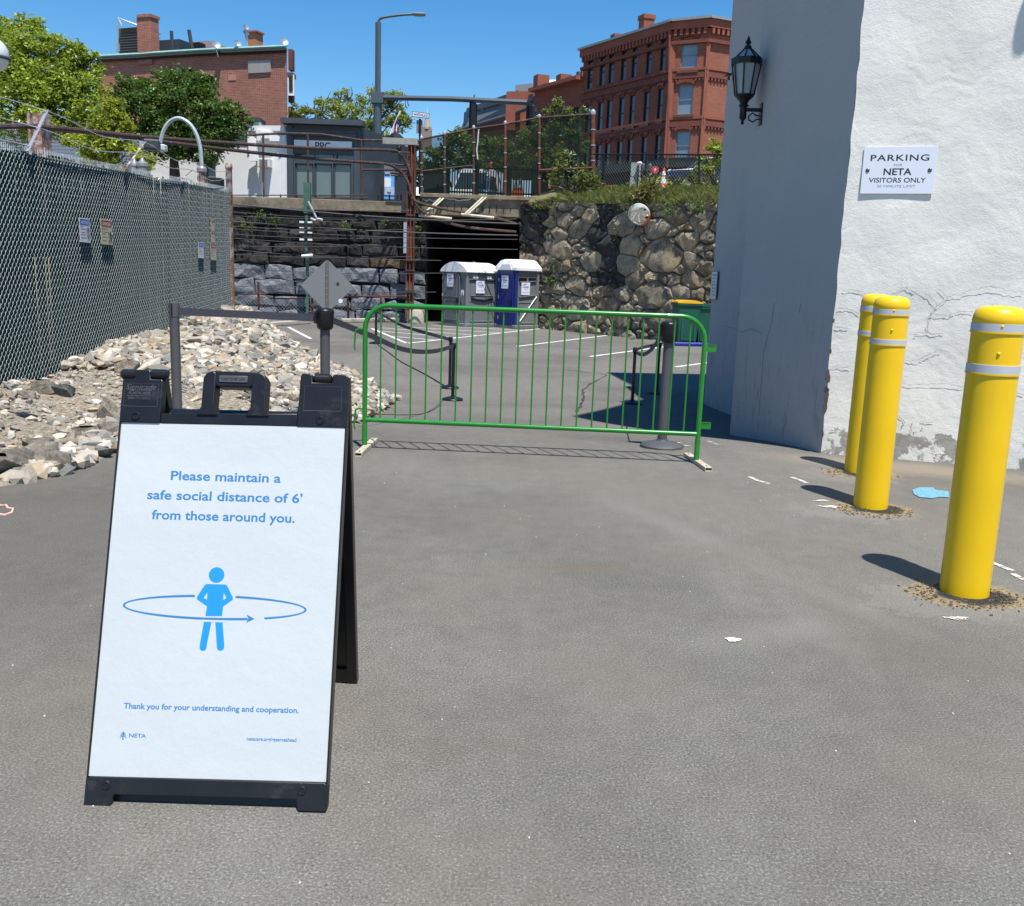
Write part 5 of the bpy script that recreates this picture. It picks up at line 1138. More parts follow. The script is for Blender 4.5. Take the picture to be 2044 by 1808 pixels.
# overhead wires
WL = [((440, 405), (1033, 447)), ((440, 408), (822, 420)), ((440, 421), (822, 436)), ((440, 430), (1030, 437.5)), ((440, 440), (1033, 470)), ((440, 450), (822, 458)), ((440, 455), (1033, 478)), ((440, 466), (822, 474)), ((440, 474), (1033, 498)), ((440, 490), (822, 484)), ((440, 496), (880, 520)), ((440, 506), (822, 512)), ((440, 534), (885, 545)), ((440, 568), (870, 583)), ((440, 515), (605, 565)), ((440, 520), (760, 622))]
ORD = 'topmost second third fourth fifth sixth seventh eighth ninth tenth eleventh twelfth thirteenth fourteenth fifteenth sixteenth'.split()
for i, (a, b) in enumerate(WL):
    Y = 36.6+.12*(i % 6); A_, B_ = at(*a, Y), at(*b, Y); P = [A_.lerp(B_, k/12)+Vector((0, 0, -.10*math.sin(PI*k/12))) for k in range(13)]
    A_ = P[0]+(P[0]-P[1])*3; P = [A_]+P
    m = MB().tube(P, .012 if i not in (0, 4) else .026, 5); obj('overhead_wire', m, bpy.data.materials.get('cable_black') or mat('cable_black', (.05, .05, .055), .7), label='%s overhead wire crossing in front of the block wall' % ORD[i], cat='wire', group='overhead wires before the block wall')
# green catenary post
cx_ = at(612, 420, 37.4).x; zb, zt = at(612, 528, 37.4).z, at(613, 366, 37.4).z; r = thing('signal_post', 'green wire post hung with insulators before the block wall', 'post', (cx_, 37.4, zb))
PGR = mat('post_green', (.045, .115, .085), .6, 0, .25, 4)
m = MB().box((cx_, 37.4, (zb+zt)/2-.6), (.10, .14, zt-zb-1.2)); obj('post', m, PGR, r); m = MB().box((cx_+.03, 37.4, zt-.55), (.26, .2, 1.15)); obj('cap', m, PGR, r)
m = MB(); m.box((cx_+.02, 37.35, gz(37)+.75), (.10, .10, 3.6)); obj('lower_post', m, PGR, r)
m = MB().tube([at(615, 402, 37.2), at(634, 440, 37.2)], .045, 6); obj('brace', m, GALV, r)
for y in (443.5, 453.9, 464.6, 478.3):
    m = MB()
    for q in (-.16, .16): m.box((cx_+q, 37.25, at(612, y, 37.25).z), (.17, .1, .07))
    obj('insulator', m, WHITE, r); m = MB().box((cx_, 37.28, at(612, y+3, 37.25).z), (.42, .06, .05)); obj('crossarm', m, BLKM, r)
m = MB().tube([at(602, 511, 37.1), at(624, 509.5, 37.1)], .06, 8); obj('insulator', m, WHITE, r, label='long white insulator')
for x in (626, 640): m = MB().tube([at(x-6, 437, 37.1), at(x+4, 439, 37.1)], .05, 6); obj('insulator', m, WHITE, r)
# diamond sign seen from behind
SY = 20.0; ctr = at(653.2, 571, SY); hd = 51/FPX*SY*1.03; r = thing('diamond_sign', 'bare grey back of a diamond road sign on a perforated post', 'sign', (ctr.x, SY, gz(SY)))
pl = [(0, hd), (hd, 0), (0, -hd), (-hd, 0)]; q = []
for i in range(4):
    a, b = Vector(pl[i]), Vector(pl[(i+1) % 4]); pv = Vector(pl[i-1]); q += [tuple(a+(pv-a).normalized()*.06), tuple(a+((pv-a).normalized()+(b-a).normalized())*.018), tuple(a+(b-a).normalized()*.06)]
m = MB().prism(q, ctr, (1, .03, .0), (0, 0, 1), (0, -1, 0), .004); obj('sign_panel', m, SIGNB, r)
m = MB().box((ctr.x, SY-.03, (ctr.z+hd*.93+gz(SY))/2), (.055, .03, ctr.z+hd*.93-gz(SY))); obj('post', m, mat('post_brown_grey', (.13, .11, .11), .6), r)
m = MB()
for k in range(16): m.box((ctr.x, SY-.047, ctr.z+hd*.85-k*.13), (.014, .004, .014))
obj('bolt', m, GALV, r, kind='stuff')
m = MB().tube([(ctr.x+.28, SY-.006, ctr.z-.30), (ctr.x+.28, SY-.012, ctr.z-.30)], .045, 16); obj('sticker', m, WHITE, r)
m = MB().add([Vector((ctr.x+.22+.05*math.cos(a)*(1 if k % 2 else .4), SY-.008, ctr.z+.06+.04*math.sin(a)*(1 if k % 2 else .5))) for k, a in enumerate(np.linspace(0, 6.28, 11)[:-1])], [tuple(range(10))]); obj('scribble', m, BLKI, r)

# ================================================================== PORTABLE TOILETS
UNI = mat('logo_blue', (.03, .06, .35), .5)
def local_label(parent, O, U_, Wd, Ht, phone, tilt=0):
    M = basis(O, U_, (0, 0, 1)); m = MB().box((0, 0, 0), (Wd, Ht, .006)); m.xf(M); lb_ = obj('label_plate', m, SIGNW, parent, local=True)
    def tx(s, v, w_, h_, mt, bold=.02):
        o = text(s, M@Matrix.Translation((0, v*Ht, .004)), mt, None, w_*Wd, h_*Ht, bold=bold); o.parent = lb_; return o
    tx('United', .06, .66, .20, UNI); tx('SITE SERVICES', -.06, .4, .05, BLKI); tx(phone, -.34, .8, .09, GRYI, .01)
    m = MB().tube([M@Vector((Wd*(-.05+.36*math.cos(a)), Ht*(.10+.28*math.sin(a)), .004)) for a in np.linspace(2.7, .9, 9)], [.003, .007, .009, .010, .010, .009, .007, .005, .002], 4); obj('logo_arc', m, BLKI, lb_, local=True)
def toilet(corner_px, rz, W_, D_, Hh, doorm, lab, arch, ribs):
    cpt = gp(*corner_px)                                 # nearest corner = front right corner in local (+W/2, -D/2)
    R_ = Matrix.Rotation(rz, 3, 'Z'); o_ = cpt-R_@Vector((W_/2, -D_/2, 0)); o_.z = cpt.z
    r = thing('portable_toilet', lab, 'portable toilet', o_, rz, 'portable toilets')
    hw_, hd_ = W_/2, D_/2; zb = Hh*.865
    m = MB(); m.bbox((0, 0, .07), (W_+.06, D_+.06, .14), .02); obj('base', m, GREYT, r, local=True)
    m = MB(); m.box((0, 0, .08+zb/2), (W_-.07, D_-.07, zb-.1)); obj('body', m, GREYT, r, local=True)
    for sx in (-1, 1):
        for sy in (-1, 1): m = MB().bbox((sx*(hw_-.05), sy*(hd_-.05), .1+(zb-.1)/2), (.11, .11, zb-.12), .02); obj('corner_post', m, doorm if (sy < 0 and doorm is NAVY) else GREYT, r, local=True)
    # front: door with frame
    if arch:
        pr_ = [(-hw_+.05, .14), (hw_-.05-.33, .14), (hw_-.05-.33, zb-.30)]+[(-.165+(hw_-.22)*math.cos(a), zb-.30+.34*math.sin(a)) for a in np.linspace(.15, PI-.15, 9)]+[(-hw_+.05, zb-.30)]
    else: pr_ = [(-hw_+.14, .14), (hw_-.14, .14), (hw_-.14, zb-.02), (hw_-.26, zb+.13), (-hw_+.26, zb+.13), (-hw_+.14, zb-.02)]
    m = MB().prism(pr_, (0, -hd_+.03, 0), (1, 0, 0), (0, 0, 1), (0, -1, 0), .05); d_ = obj('door', m, doorm, r, local=True)
    xs_ = [p[0] for p in pr_]; xm = (min(xs_)+max(xs_))/2; wd = max(xs_)-min(xs_)
    fr_ = [Vector((xm+(x-xm)*.97, -hd_-.03, z if z > .2 else z+.03)) for x, z in pr_]; m = MB().tube(fr_, .018, 4, closed=True); obj('door_frame', m, doorm, d_, local=True)
    if arch:
        for z0, z1 in ((1.15, zb-.2), (.25, 1.02)): m = MB().tube([(xm-wd*.34, -hd_-.03, z0), (xm+wd*.34, -hd_-.03, z0), (xm+wd*.34, -hd_-.03, z1), (xm-wd*.34, -hd_-.03, z1)], .014, 4, closed=True); obj('door_moulding', m, GREYT, d_, local=True)
    else:
        m = MB()
        for z0 in (.35, 1.1): m.tube([(xm-wd*.3, -hd_-.03, z0), (xm+wd*.3, -hd_-.03, z0+.62)], .014, 4)
        m.box((xm-wd*.36, -hd_-.03, 1.1), (.03, .03, 1.8)); m.box((xm+wd*.36, -hd_-.03, 1.1), (.03, .03, 1.8)); obj('door_rib', m, doorm, d_, local=True)
    m = MB().box((xm+wd*.38, -hd_-.05, 1.0), (.07, .06, .2)); m.box((xm+wd*.30, -hd_-.07, .98), (.12, .03, .03)); obj('handle', m, BLKM, d_, local=True)
    for z0 in (.4, 1.2, 1.85): m = MB().box((min(xs_)+.03, -hd_-.03, z0), (.05, .03, .12)); obj('hinge', m, GALV, d_, local=True)
    local_label(r, (xm-.05, -hd_-.036, 1.78), (1, 0, 0), .40, .50, '1-800-TOILETS')
    # side (+x): recessed panels, vents, ribs
    m = MB(); 
    for s0, z0, z1 in ((0, .22, 1.02), (0, 1.22, 1.84)): m.tube([(hw_-.03, -hd_*.72, z0), (hw_-.03, hd_*.72, z0), (hw_-.03, hd_*.72, z1), (hw_-.03, -hd_*.72, z1)], .02, 4, closed=True)
    obj('side_moulding', m, GREYT, r, local=True)
    m = MB()
    for k in range(5 if arch else 3):
        if arch: m.box((hw_-.02, 0, 1.84+k*.055), (.04, .42, .03))
        else:
            for q in (-.25, .25): m.box((hw_-.02, q, 1.86+k*.05), (.04, .42, .028))
    obj('vent', m, BLKM if not arch else GREYD, r, local=True)
    if arch:
        m = MB(); m.box((hw_-.015, 0, 1.79), (.03, D_*.82, .03)); m.tube([(hw_-.01, -.55, 1.12), (hw_-.01, -.3, 1.05), (hw_-.01, .1, 1.03), (hw_-.01, .55, 1.12)], .045, 5); obj('grab_rail', m, BLKM, r, local=True)
        for q in (-.42, -.27, .30, .42): m = MB().box((hw_-.03, q, 1.93), (.04, .10, .10)); obj('light_panel', m, WHITE, r, local=True)
        m = MB().box((hw_-.2-.02+.03, -hd_-.04, 1.32), (.16, .01, .20)); obj('access_sign', m, SIGNW, r, local=True)
        m = MB().tube([(hw_-.2+.01+.03*math.cos(a)*1., -hd_-.05, 1.27+.035*math.sin(a)) for a in np.linspace(.6, 5.6, 9)], .006, 4); m.tube([(hw_-.21, -hd_-.05, 1.37), (hw_-.205, -hd_-.05, 1.30), (hw_-.16, -hd_-.05, 1.295), (hw_-.15, -hd_-.05, 1.25)], .006, 4); obj('access_symbol', m, UNI, r, local=True)
    else:
        m = MB().tube([(hw_+.0, -.42, .22), (hw_+.0, .48, 1.25)], .022, 4); obj('side_rib', m, WHITE, r, local=True); m = MB().tube([(hw_, -.42, 1.22), (hw_, .42, 1.30)], .025, 5); m.tube([(hw_, -.42, 1.80), (hw_, .42, 1.84)], .025, 5); obj('side_rib', m, GREYD, r, local=True)
    local_label(r, (hw_+.012, -.12, 1.55), (0, 1, 0), .44, .48, '1-800-TOILETS')
    # roof: arched or hipped white shell
    m = MB(); e = .06
    if arch:
        n = 12; pr2 = [(-hw_-e, zb-.05)]+[(-hw_-e+(W_+2*e)*k/n, zb+.0+(Hh-zb)*math.sin(PI*k/n)**.75) for k in range(n+1)]+[(hw_+e, zb-.05)]
        m.prism(pr2, (0, -hd_-e, 0), (1, 0, 0), (0, 0, 1), (0, 1, 0), D_+2*e); o_ = obj('roof', m, ROOFW, r, local=True, smooth=50)
    else:
        P0 = [(-hw_-e, -hd_-e), (hw_+e, -hd_-e), (hw_+e, hd_+e), (-hw_-e, hd_+e)]; P2 = [(x*.72, y*.78) for x, y in P0]
        m.add([(x, y, zb-.06) for x, y in P0]+[(x, y, zb+.04) for x, y in P0]+[(x, y, Hh-.05) for x, y in P2]+[(x*.8, y*.8, Hh) for x, y in P2], [(3, 2, 1, 0), (12, 13, 14, 15)]+[(l*4+i, l*4+(i+1) % 4, l*4+4+(i+1) % 4, l*4+4+i) for l in range(3) for i in range(4)]); obj('roof', m, ROOFW, r, local=True)
        m = MB().prism([(-hw_+.22, zb-.04), (hw_-.22, zb-.04), (hw_-.3, zb+.16), (-hw_+.3, zb+.16)], (0, -hd_-e-.02, 0), (1, 0, 0), (0, 0, 1), (0, 1, 0), .3); obj('roof_peak', m, ROOFW, r, local=True)
    m = MB().lathe((-hw_*.5, hd_*.6, Hh-.15), [(.05, 0), (.05, .2)], 8); obj('vent_pipe', m, GREYT, r, local=True)
    return r
dY = gp(1027, 656.5).y; sc_ = lambda p: p*dY/FPX
toilet((1027, 656.5), math.radians(-49), 1.18, 1.2, at(1036, 516, dY).z-gz(dY)-.03, NAVY, 'blue doored portable toilet with a white roof, right of its arched neighbour', False, 3)
toilet((929, 653), math.radians(-47), 1.52, 1.62, at(925, 521, gp(929, 653).y).z-gz(38)-.03, GREYD, 'wide grey accessible portable toilet with a white arched roof', True, 3)
# trash can
b = gp(1160, 662); hh = at(1160, 603, b.y).z-b.z; r = thing('trash_can', 'black slatted steel trash can at the foot of the rubble wall', 'trash can', b); rb = .34
for z in (.03, hh*.82): m = MB().lathe((b.x, b.y, b.z+z), [(rb, 0), (rb+.02, .02), (rb, .05)], 24, False); obj('hoop', m, BLKIRON, r)
for k in range(26):
    a = 2*PI*k/26; m = MB(); m.tube([b+Vector((rb*math.cos(a), rb*math.sin(a), .04)), b+Vector((rb*math.cos(a), rb*math.sin(a), hh*.7)), b+Vector(((rb+.05)*math.cos(a), (rb+.05)*math.sin(a), hh*.84))], .022, 4); obj('slat', m, BLKIRON, r)
m = MB().lathe((b.x, b.y, b.z+hh*.84), [(rb+.06, 0), (rb+.07, .02), (rb+.02, .06), (rb-.08, hh*.13), (rb-.16, hh*.14)], 24, False); obj('lid', m, BLKIRON, r, smooth=True)
m = MB().lathe((b.x, b.y, b.z+.05), [(rb-.05, 0), (rb-.05, hh*.75)], 16); obj('liner', m, DARK, r)
# wheelie bins
def bin_(px, w_px, ytop, lab, lidm, rz):
    b = gp(*px); w_ = w_px/FPX*b.y; hh = at(px[0], ytop, b.y).z-b.z; r = thing('wheelie_bin', lab, 'bin', b, rz, 'green wheelie bins'); dp = w_*1.1
    m = MB(); t, q = w_/2, w_/2*.78; z1 = hh-.1
    m.add([(-q, -q, .04), (q, -q, .04), (q, q, .04), (-q, q, .04), (-t, -t, z1), (t, -t, z1), (t, dp-t, z1), (-t, dp-t, z1)], [(3, 2, 1, 0), (4, 5, 6, 7), (0, 1, 5, 4), (1, 2, 6, 5), (2, 3, 7, 6), (3, 0, 4, 7)]); obj('body', m, BING, r, local=True)
    m = MB().bbox((0, (dp-w_)/2, z1), (w_+.08, dp+.08, .07), .015); obj('rim', m, BING, r, local=True)
    m = MB(); m.prism([(-t-.05, 0), (t+.05, 0), (t+.05, .03), (t*.6, .09), (-t*.6, .09), (-t-.05, .03)], (0, -t-.05, z1+.04), (1, 0, 0), (0, 0, 1), (0, 1, 0), dp+.08); obj('lid', m, lidm, r, local=True)
    m = MB(); 
    for s in (-1, 1): m.box((s*q*.75, -t*.9, hh*.42), (.05, .04, hh*.6))
    m.box((0, -t*.92, hh*.15), (q*1.6, .04, .04)); obj('moulding', m, BING, r, local=True)
    for s in (-1, 1): m = MB().tube([(s*(q+.02), q, .12), (s*(q+.07), q, .12)], .12, 14); obj('wheel', m, BLKP, r, local=True)
    return r
bin_((1365, 689), 44, 601, 'green wheelie bin with a bright yellow lid beside the white building', BINY, .12)
bin_((1404, 690), 40, 608, 'second green wheelie bin, half hidden behind the corner of the white building', BING, .05)
# traffic mirror on a stump
c = at(1275, 428, 33.2); r = thing('traffic_mirror', 'round convex mirror with a white and orange rim hanging on the rubble wall', 'mirror', c); nv_ = Vector((-.38, -.80, -.46)).normalized()
ux = nv_.cross(Vector((0, 0, 1))).normalized(); uy = ux.cross(nv_)*-1; M = basis(c, ux*-1, uy)
if (M.to_3x3()@Vector((0, 0, 1))).dot(nv_) < 0: M = basis(c, ux, uy)
Rm = .345; m = MB().lathe((0, 0, 0), [(Rm*(1-k/8), .10*(1-(1-k/8)**2)) for k in range(8)]+[(.001, .10)], 28, False); m.xf(M); obj('mirror_face', m, mat('mirror', (.80, .81, .80), .04, 1, 0), r, smooth=True)
m = MB().lathe((0, 0, -.05), [(Rm, 0), (Rm+.04, .01), (Rm+.045, .05), (Rm, .075)], 28, False); m.xf(M); obj('rim', m, WHITE, r, smooth=40)
m = MB(); Q = [M@Vector(((Rm+.035)*math.cos(a), (Rm+.035)*math.sin(a), .015)) for a in np.linspace(1.7, 3.1, 10)]; m.tube(Q, .035, 6); obj('orange_band', m, mat('rim_orange', (.65, .14, .05), .5), r)
m = MB().tube([c+Vector((.05, .12, 0)), c+Vector((.2, .45, .3))], .03, 6); obj('bracket', m, DRUST, r)
sp0 = at(1296, 428, 33.4); r = thing('tree_stump', 'leaning stump with brown sprouts above the round mirror', 'stump', sp0); m = MB().tube([at(1286, 440, 33.5), at(1298, 418, 33.5), at(1302, 395, 33.7), at(1303, 370, 33.8)], [.22, .17, .14, .06], 8); m.tube([at(1296, 415, 33.5), at(1285, 395, 33.6)], [.12, .04], 6)
for x1, y1, x2, y2 in ((1290, 372, 1273, 335), (1298, 372, 1293, 345), (1303, 375, 1311, 330), (1302, 378, 1301, 340)): m.tube([at(x1, y1, 33.8), at((x1+x2)/2+2, (y1+y2)/2, 33.8), at(x2, y2, 33.8)], [.03, .022, .01], 5)
obj('trunk', m, BARK, r, smooth=60)
P = np.concatenate([tuft(at(x, y, 33.5), rd, n, .1) for x, y, rd, n in ((1285, 385, .45, 260), (1300, 378, .4, 220), (1278, 400, .35, 160), (1312, 425, .3, 140), (1292, 400, .3, 120), (1265, 415, .25, 60))])
leafmesh('foliage', P, .17, m_leaf('brown_sprouts', (.17, .14, .045), .3), parent=r)

# ================================================================== UPPER STREET FENCES
def rail(pts, rad, mt, parent, nm='rail'): m = MB().tube(pts, rad, 8); return obj(nm, m, mt, parent, smooth=True)
uf = thing('wall_top_fence', 'rusty pipe fence along the coping in front of the dark shopfront', 'fence', at(620, 400, LY))
for x, y0, y1 in ((526, 268, 402), (615, 266, 400), (722, 280, 400)): rail([at(x, y1, LY), at(x-1, y0, LY)], .045, DRUST, uf, 'post')
rail([at(500, 270, LY), at(526, 268, LY), at(570, 266, LY), at(640, 268, LY), at(722, 280, LY), at(840, 281, LY)], .045, DRUST, uf); rail([at(722, 339, LY), at(841, 339, LY)], .04, DRUST, uf)
for y in (389.5, 395): rail([at(440, y, LY-.1), at(733, y+.5, LY-.1)], .022, DRUST, uf, 'low_rail')
for x in (560, 669, 755, 777, 800): rail([at(x, 388, LY-.1), at(x, 400, LY-.1)], .03, DRUST, uf, 'low_post')
sf = thing('screen_fence', 'tall rusty fence with dark mesh screening on the bridge', 'fence', at(1000, 390, LY))
PX = [(841, 278, 392), (887, 269, 389), (945, 257, 388), (1008, 248, 386), (1076, 235, 382), (1183, 228, 378)]; DY = [LY, LY+.0, LY+.05, LY+.1, LY+.15, 36.5+2.3]
TP = [at(x, y0, Y) for (x, y0, y1), Y in zip(PX, DY)]; BT = [at(x, y1+4, Y) for (x, y0, y1), Y in zip(PX, DY)]
for i, (a, b) in enumerate(zip(TP, BT)):
    rail([b, a], .05 if i < 5 else .085, RUST if i > 2 else DRUST, sf, 'post'); m = MB().ball(a+Vector((0, 0, .05)), .07 if i < 5 else .11, 8, 6, (1, 1, 1.3)); obj('post_cap', m, GALV, sf, smooth=True)
    for k in range(4): q = b.lerp(a, .2+.2*k); m = MB().lathe(q, [(.065 if i < 5 else .1, -.02), (.065 if i < 5 else .1, .02)], 8); obj('clamp', m, GALV, sf)
rail(TP, .04, DRUST, sf); ML = [a.lerp(b, .54) for a, b in zip(TP, BT)]; rail(ML[:3], .035, DRUST, sf, 'mid_rail'); rail([at(1076, 340, DY[4]-.05), at(1184, 335, DY[5]-.05)], .05, RUST, sf, 'mid_rail')
m, t, b_, N, L = nodes('mesh_screen'); tr = N('BsdfTransparent'); df = N('BsdfDiffuse'); df.inputs[0].default_value = (.012, .022, .018, 1); ms = N('MixShader'); ms.inputs[0].default_value = .60; L(tr.outputs[0], ms.inputs[1]); L(df.outputs[0], ms.inputs[2]); L(ms.outputs[0], t.nodes['Material Output'].inputs[0]); SCREEN = m
for i in range(5):
    a, b, c, d = TP[i], TP[i+1], BT[i+1], BT[i]; o_ = Vector((0, .03, 0)); m = MB().quad(a+o_, b+o_, c+o_, d+o_); obj('mesh_panel', m, SCREEN, sf)
# close-set picket barrier behind the screen
pk = thing('picket_barrier', 'low dark metal barrier of close upright ribs behind the mesh screen', 'barrier', at(1000, 388, LY+.6)); PKM = mat('picket_green', (.012, .020, .016), .6)
zt_, zb_2 = at(1000, 337, LY+.7).z, at(1000, 392, LY+.7).z; x0_, x1_ = at(892, 360, LY+.7).x, at(1086, 360, LY+.7).x; xx = x0_; 
pme = bpy.data.meshes.new('picket'); mm = MB().box((0, 0, .5), (.045, .03, 1)); pme.from_pydata(mm.v, [], mm.f); pme.materials.append(PKM)
while xx < x1_:
    q = Vector((xx, LY+.7, zb_2))-Vector(pk.location); share(pme, 'picket', pk, q, (0, 0, 0), (1, 1, zt_-zb_2+.1*math.sin(xx))); xx += .105
for z in (zt_, zb_2+.12): m = MB().box(((x0_+x1_)/2, LY+.74, z), (x1_-x0_, .05, .07)); obj('rail', m, PKM, pk)
for xpx in (892, 951, 1014, 1086): m = MB().box((at(xpx, 360, LY+.7).x, LY+.66, (zt_+zb_2)/2), (.22, .12, zt_-zb_2+.12)); obj('post', m, PKM, pk)
m = MB().box((at(865, 365, LY+.75).x, LY+.8, at(865, 365, LY+.7).z), (.85, .05, 1.05)); obj('panel', m, PKM, pk)
# right chain link fence on the bank
cf = thing('chain_fence', 'black chain link fence along the grassy bank before the brick block', 'fence', at(1300, 385, 35))
def cfp(x, y): 
    u, p = onp(RP-RN*1.9, RQ-RN*1.9, x, y); return p
a0, a1 = cfp(1184, 308), cfp(1470, 309); b0, b1 = cfp(1184, 381), cfp(1470, 389)
rail([a0, a1], .03, BLKM, cf); rail([b0, b1], .025, GALV, cf, 'bottom_rail')
for x in (1205, 1289, 1395): rail([cfp(x, 385), cfp(x, 309)], .035, BLKM, cf, 'post')
m = MB(); Lc = (a1-a0).length; Hc = (a0-b0).length; s = .14; d_ = (a1-a0).normalized()
for k in range(int((Lc+Hc)/s)):
    for sg in (1, -1):
        u0 = -Hc+k*s; p = (u0, 0); q = (u0+Hc, Hc)
        u_a = max(0, p[0]); z_a = u_a-p[0]; u_b = min(Lc, q[0]); z_b = Hc-(q[0]-u_b)
        if u_b <= u_a: continue
        if sg < 0: z_a, z_b = Hc-z_a, Hc-z_b
        m.tube([b0+d_*u_a+Vector((0, 0, z_a)), b0+d_*u_b+Vector((0, 0, z_b))], .0075, 3, cap=False)
obj('chain_link_mesh', m, mat('coated_mesh', (.03, .035, .035), .7), cf, kind='stuff')

# ================================================================== BUILDINGS BEYOND
def facade(name, P, Q, z0, z1, holes, mt, parent, rec=.15, pl=None, **kw):
    """wall from P to Q (seen from outside, P left) with real openings: holes = (u0,u1,v0,v1)"""
    D = Vector((Q[0]-P[0], Q[1]-P[1], 0)); W_ = D.length; D.normalize(); Nn = Vector((D.y, -D.x, 0)); O = Vector((P[0], P[1], 0))
    us = sorted({0, W_}|{h[0] for h in holes}|{h[1] for h in holes}); vs_ = sorted({z0, z1}|{h[2] for h in holes}|{h[3] for h in holes}); m = MB()
    pt = lambda u, v, d=0: O+D*u+Vector((0, 0, v))-Nn*d
    for i in range(len(us)-1):
        for j in range(len(vs_)-1):
            cu, cv = (us[i]+us[i+1])/2, (vs_[j]+vs_[j+1])/2
            if any(h[0] < cu < h[1] and h[2] < cv < h[3] for h in holes): continue
            m.quad(pt(us[i], vs_[j]), pt(us[i+1], vs_[j]), pt(us[i+1], vs_[j+1]), pt(us[i], vs_[j+1]))
    for a, b, c, d in holes:
        for (p, q) in (((a, c), (b, c)), ((b, c), (b, d)), ((b, d), (a, d)), ((a, d), (a, c))): m.quad(pt(*p), pt(*q), pt(*q, rec), pt(*p, rec))
    obj(name, m, mt, parent, **kw); return D, Nn, pt
def window(parent, pt, D, a, b, c, d, fm, gm, rec=.12, sill=None, arch=None, split=True):
    f = MB(); w_ = .06; O = pt(a, c, rec); Vz = Vector((0, 0, 1)); N_ = pt(0, 0, 1)-pt(0, 0, 0)
    Wd, Ht = b-a, d-c; M3 = Matrix((D, N_, Vz)).transposed()
    def bx(u, v, du, dv, dep=0): f.box(O+D*u+Vz*v+N_*(-.02+dep), (du, .06, dv), M=M3)
    bx(w_/2, Ht/2, w_, Ht); bx(Wd-w_/2, Ht/2, w_, Ht); bx(Wd/2, w_/2, Wd, w_); bx(Wd/2, Ht-w_/2, Wd, w_)
    if split: bx(Wd/2, Ht/2, Wd, w_)
    fr = obj('window', f, fm, parent)
    for v0, v1 in (((0, .5), (.5, 1)) if split else ((0, 1),)):
        g = MB().quad(O+D*w_+Vz*(Ht*v0+w_*.5)+N_*.01, O+D*(Wd-w_)+Vz*(Ht*v0+w_*.5)+N_*.01, O+D*(Wd-w_)+Vz*(Ht*v1-w_*.5)+N_*.01, O+D*w_+Vz*(Ht*v1-w_*.5)+N_*.01); obj('pane', g, gm, fr)
    if sill: s = MB().box(O+D*Wd/2-Vz*.08+N_*(-.06-rec), (Wd+.3, .22, .14), M=M3); obj('sill', s, sill, fr)
    if arch:
        s = MB(); n = 6
        for k in range(n):
            t = (k+.5)/n*2-1; s.box(O+D*(Wd/2+t*(Wd/2+.08))+Vz*(Ht+.10+.13*(1-t*t))+N_*(-.05-rec), ((Wd+.3)/n, .16, .2), M=M3@Matrix.Rotation(t*.45, 3, 'Y'))
        obj('lintel', s, arch, fr)
    return fr
PLAIN = mat('brick_plain', (.27, .083, .050), .9, 0, .12, 2, bmp=.2); PDARK = mat('brick_band', (.17, .053, .034), .9, 0, .15, 2); BROWNST = mat('brownstone', (.13, .062, .045), .9)
# ---- brick corner block (right)
Yc = 60.; Cc = at(1336, 200, Yc); Cc.z = 0; FDir = Vector((-.53, .85, 0)).normalized(); LE = Cc+FDir*60
tL, _ = onp(Cc, Cc+FDir, 1163, 150); LE = Cc+FDir*tL
f1 = Vector((.89, -.46, 0)).normalized(); t1, _ = onp(Cc, Cc+f1, 1407, 180); K1 = Cc+f1*t1; f2 = Vector((.9, .42, 0)).normalized(); K2 = K1+f2*9
RB = m_brick('brick_facade_shade', (.29, .088, .052), (.225, .066, .040), (.19, .11, .085), ang=math.atan2(FDir.y, FDir.x), w_=.24, h_=.08); RBF = m_brick('brick_facade_bay', (.33, .112, .068), (.265, .088, .054), (.25, .15, .115), ang=math.atan2(f1.y, f1.x), w_=.24, h_=.08); RBG = m_brick('brick_facade_bay2', (.33, .112, .068), (.265, .088, .054), (.25, .15, .115), ang=math.atan2(f2.y, f2.x), w_=.24, h_=.08)  # one brick; the side facade copy is darkened, its shade painted in
zr = at(1336, 40, Yc).z; z0 = 6.6
bk = thing('brick_block', 'four storey red brick corner block with arched windows and a corbelled cornice', 'building', (Cc.x, Cc.y, SZ-.5))
rows = [(at(1336, y0, Yc).z, at(1336, y1, Yc).z) for y0, y1 in ((137, 72), (240, 172), (330, 265))]
hol = []; holf = []
for x in (1177, 1201, 1218.7, 1243, 1264, 1292.5, 1320):
    t, p = onp(LE, Cc, x, 150)
    hw2 = (onp(LE, Cc, x+5.2, 150)[0]-onp(LE, Cc, x-5.2, 150)[0])/2
    for (zl, zh) in rows: hol.append((t-hw2, t+hw2, zl, zh))
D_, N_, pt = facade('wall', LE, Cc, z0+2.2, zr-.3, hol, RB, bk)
for h in hol: window(bk, pt, D_, *h, BLKM, GLASS, sill=BROWNST, arch=PDARK)
PALEG = mat('reflecting_glass', (.20, .25, .30), .1, 0, .2, .8, spec=.9)
for x0, x1, y0, y1 in ((1360.6, 1389.4, 79.6, 139.6), (1353.6, 1380, 170.7, 228.4), (1349, 1374.4, 263, 319.5)):
    t0, p0 = onp(Cc, K1, x0, y0); t1, p1 = onp(Cc, K1, x1, y1); holf.append((t0, t1, p1.z, (p0.z+0)))
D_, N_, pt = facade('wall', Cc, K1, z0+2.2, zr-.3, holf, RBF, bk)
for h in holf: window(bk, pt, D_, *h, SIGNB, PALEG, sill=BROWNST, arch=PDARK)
D2_, N2_, pt2 = facade('wall', K1, K2, z0+2.2, zr-.3, [], RBG, bk)
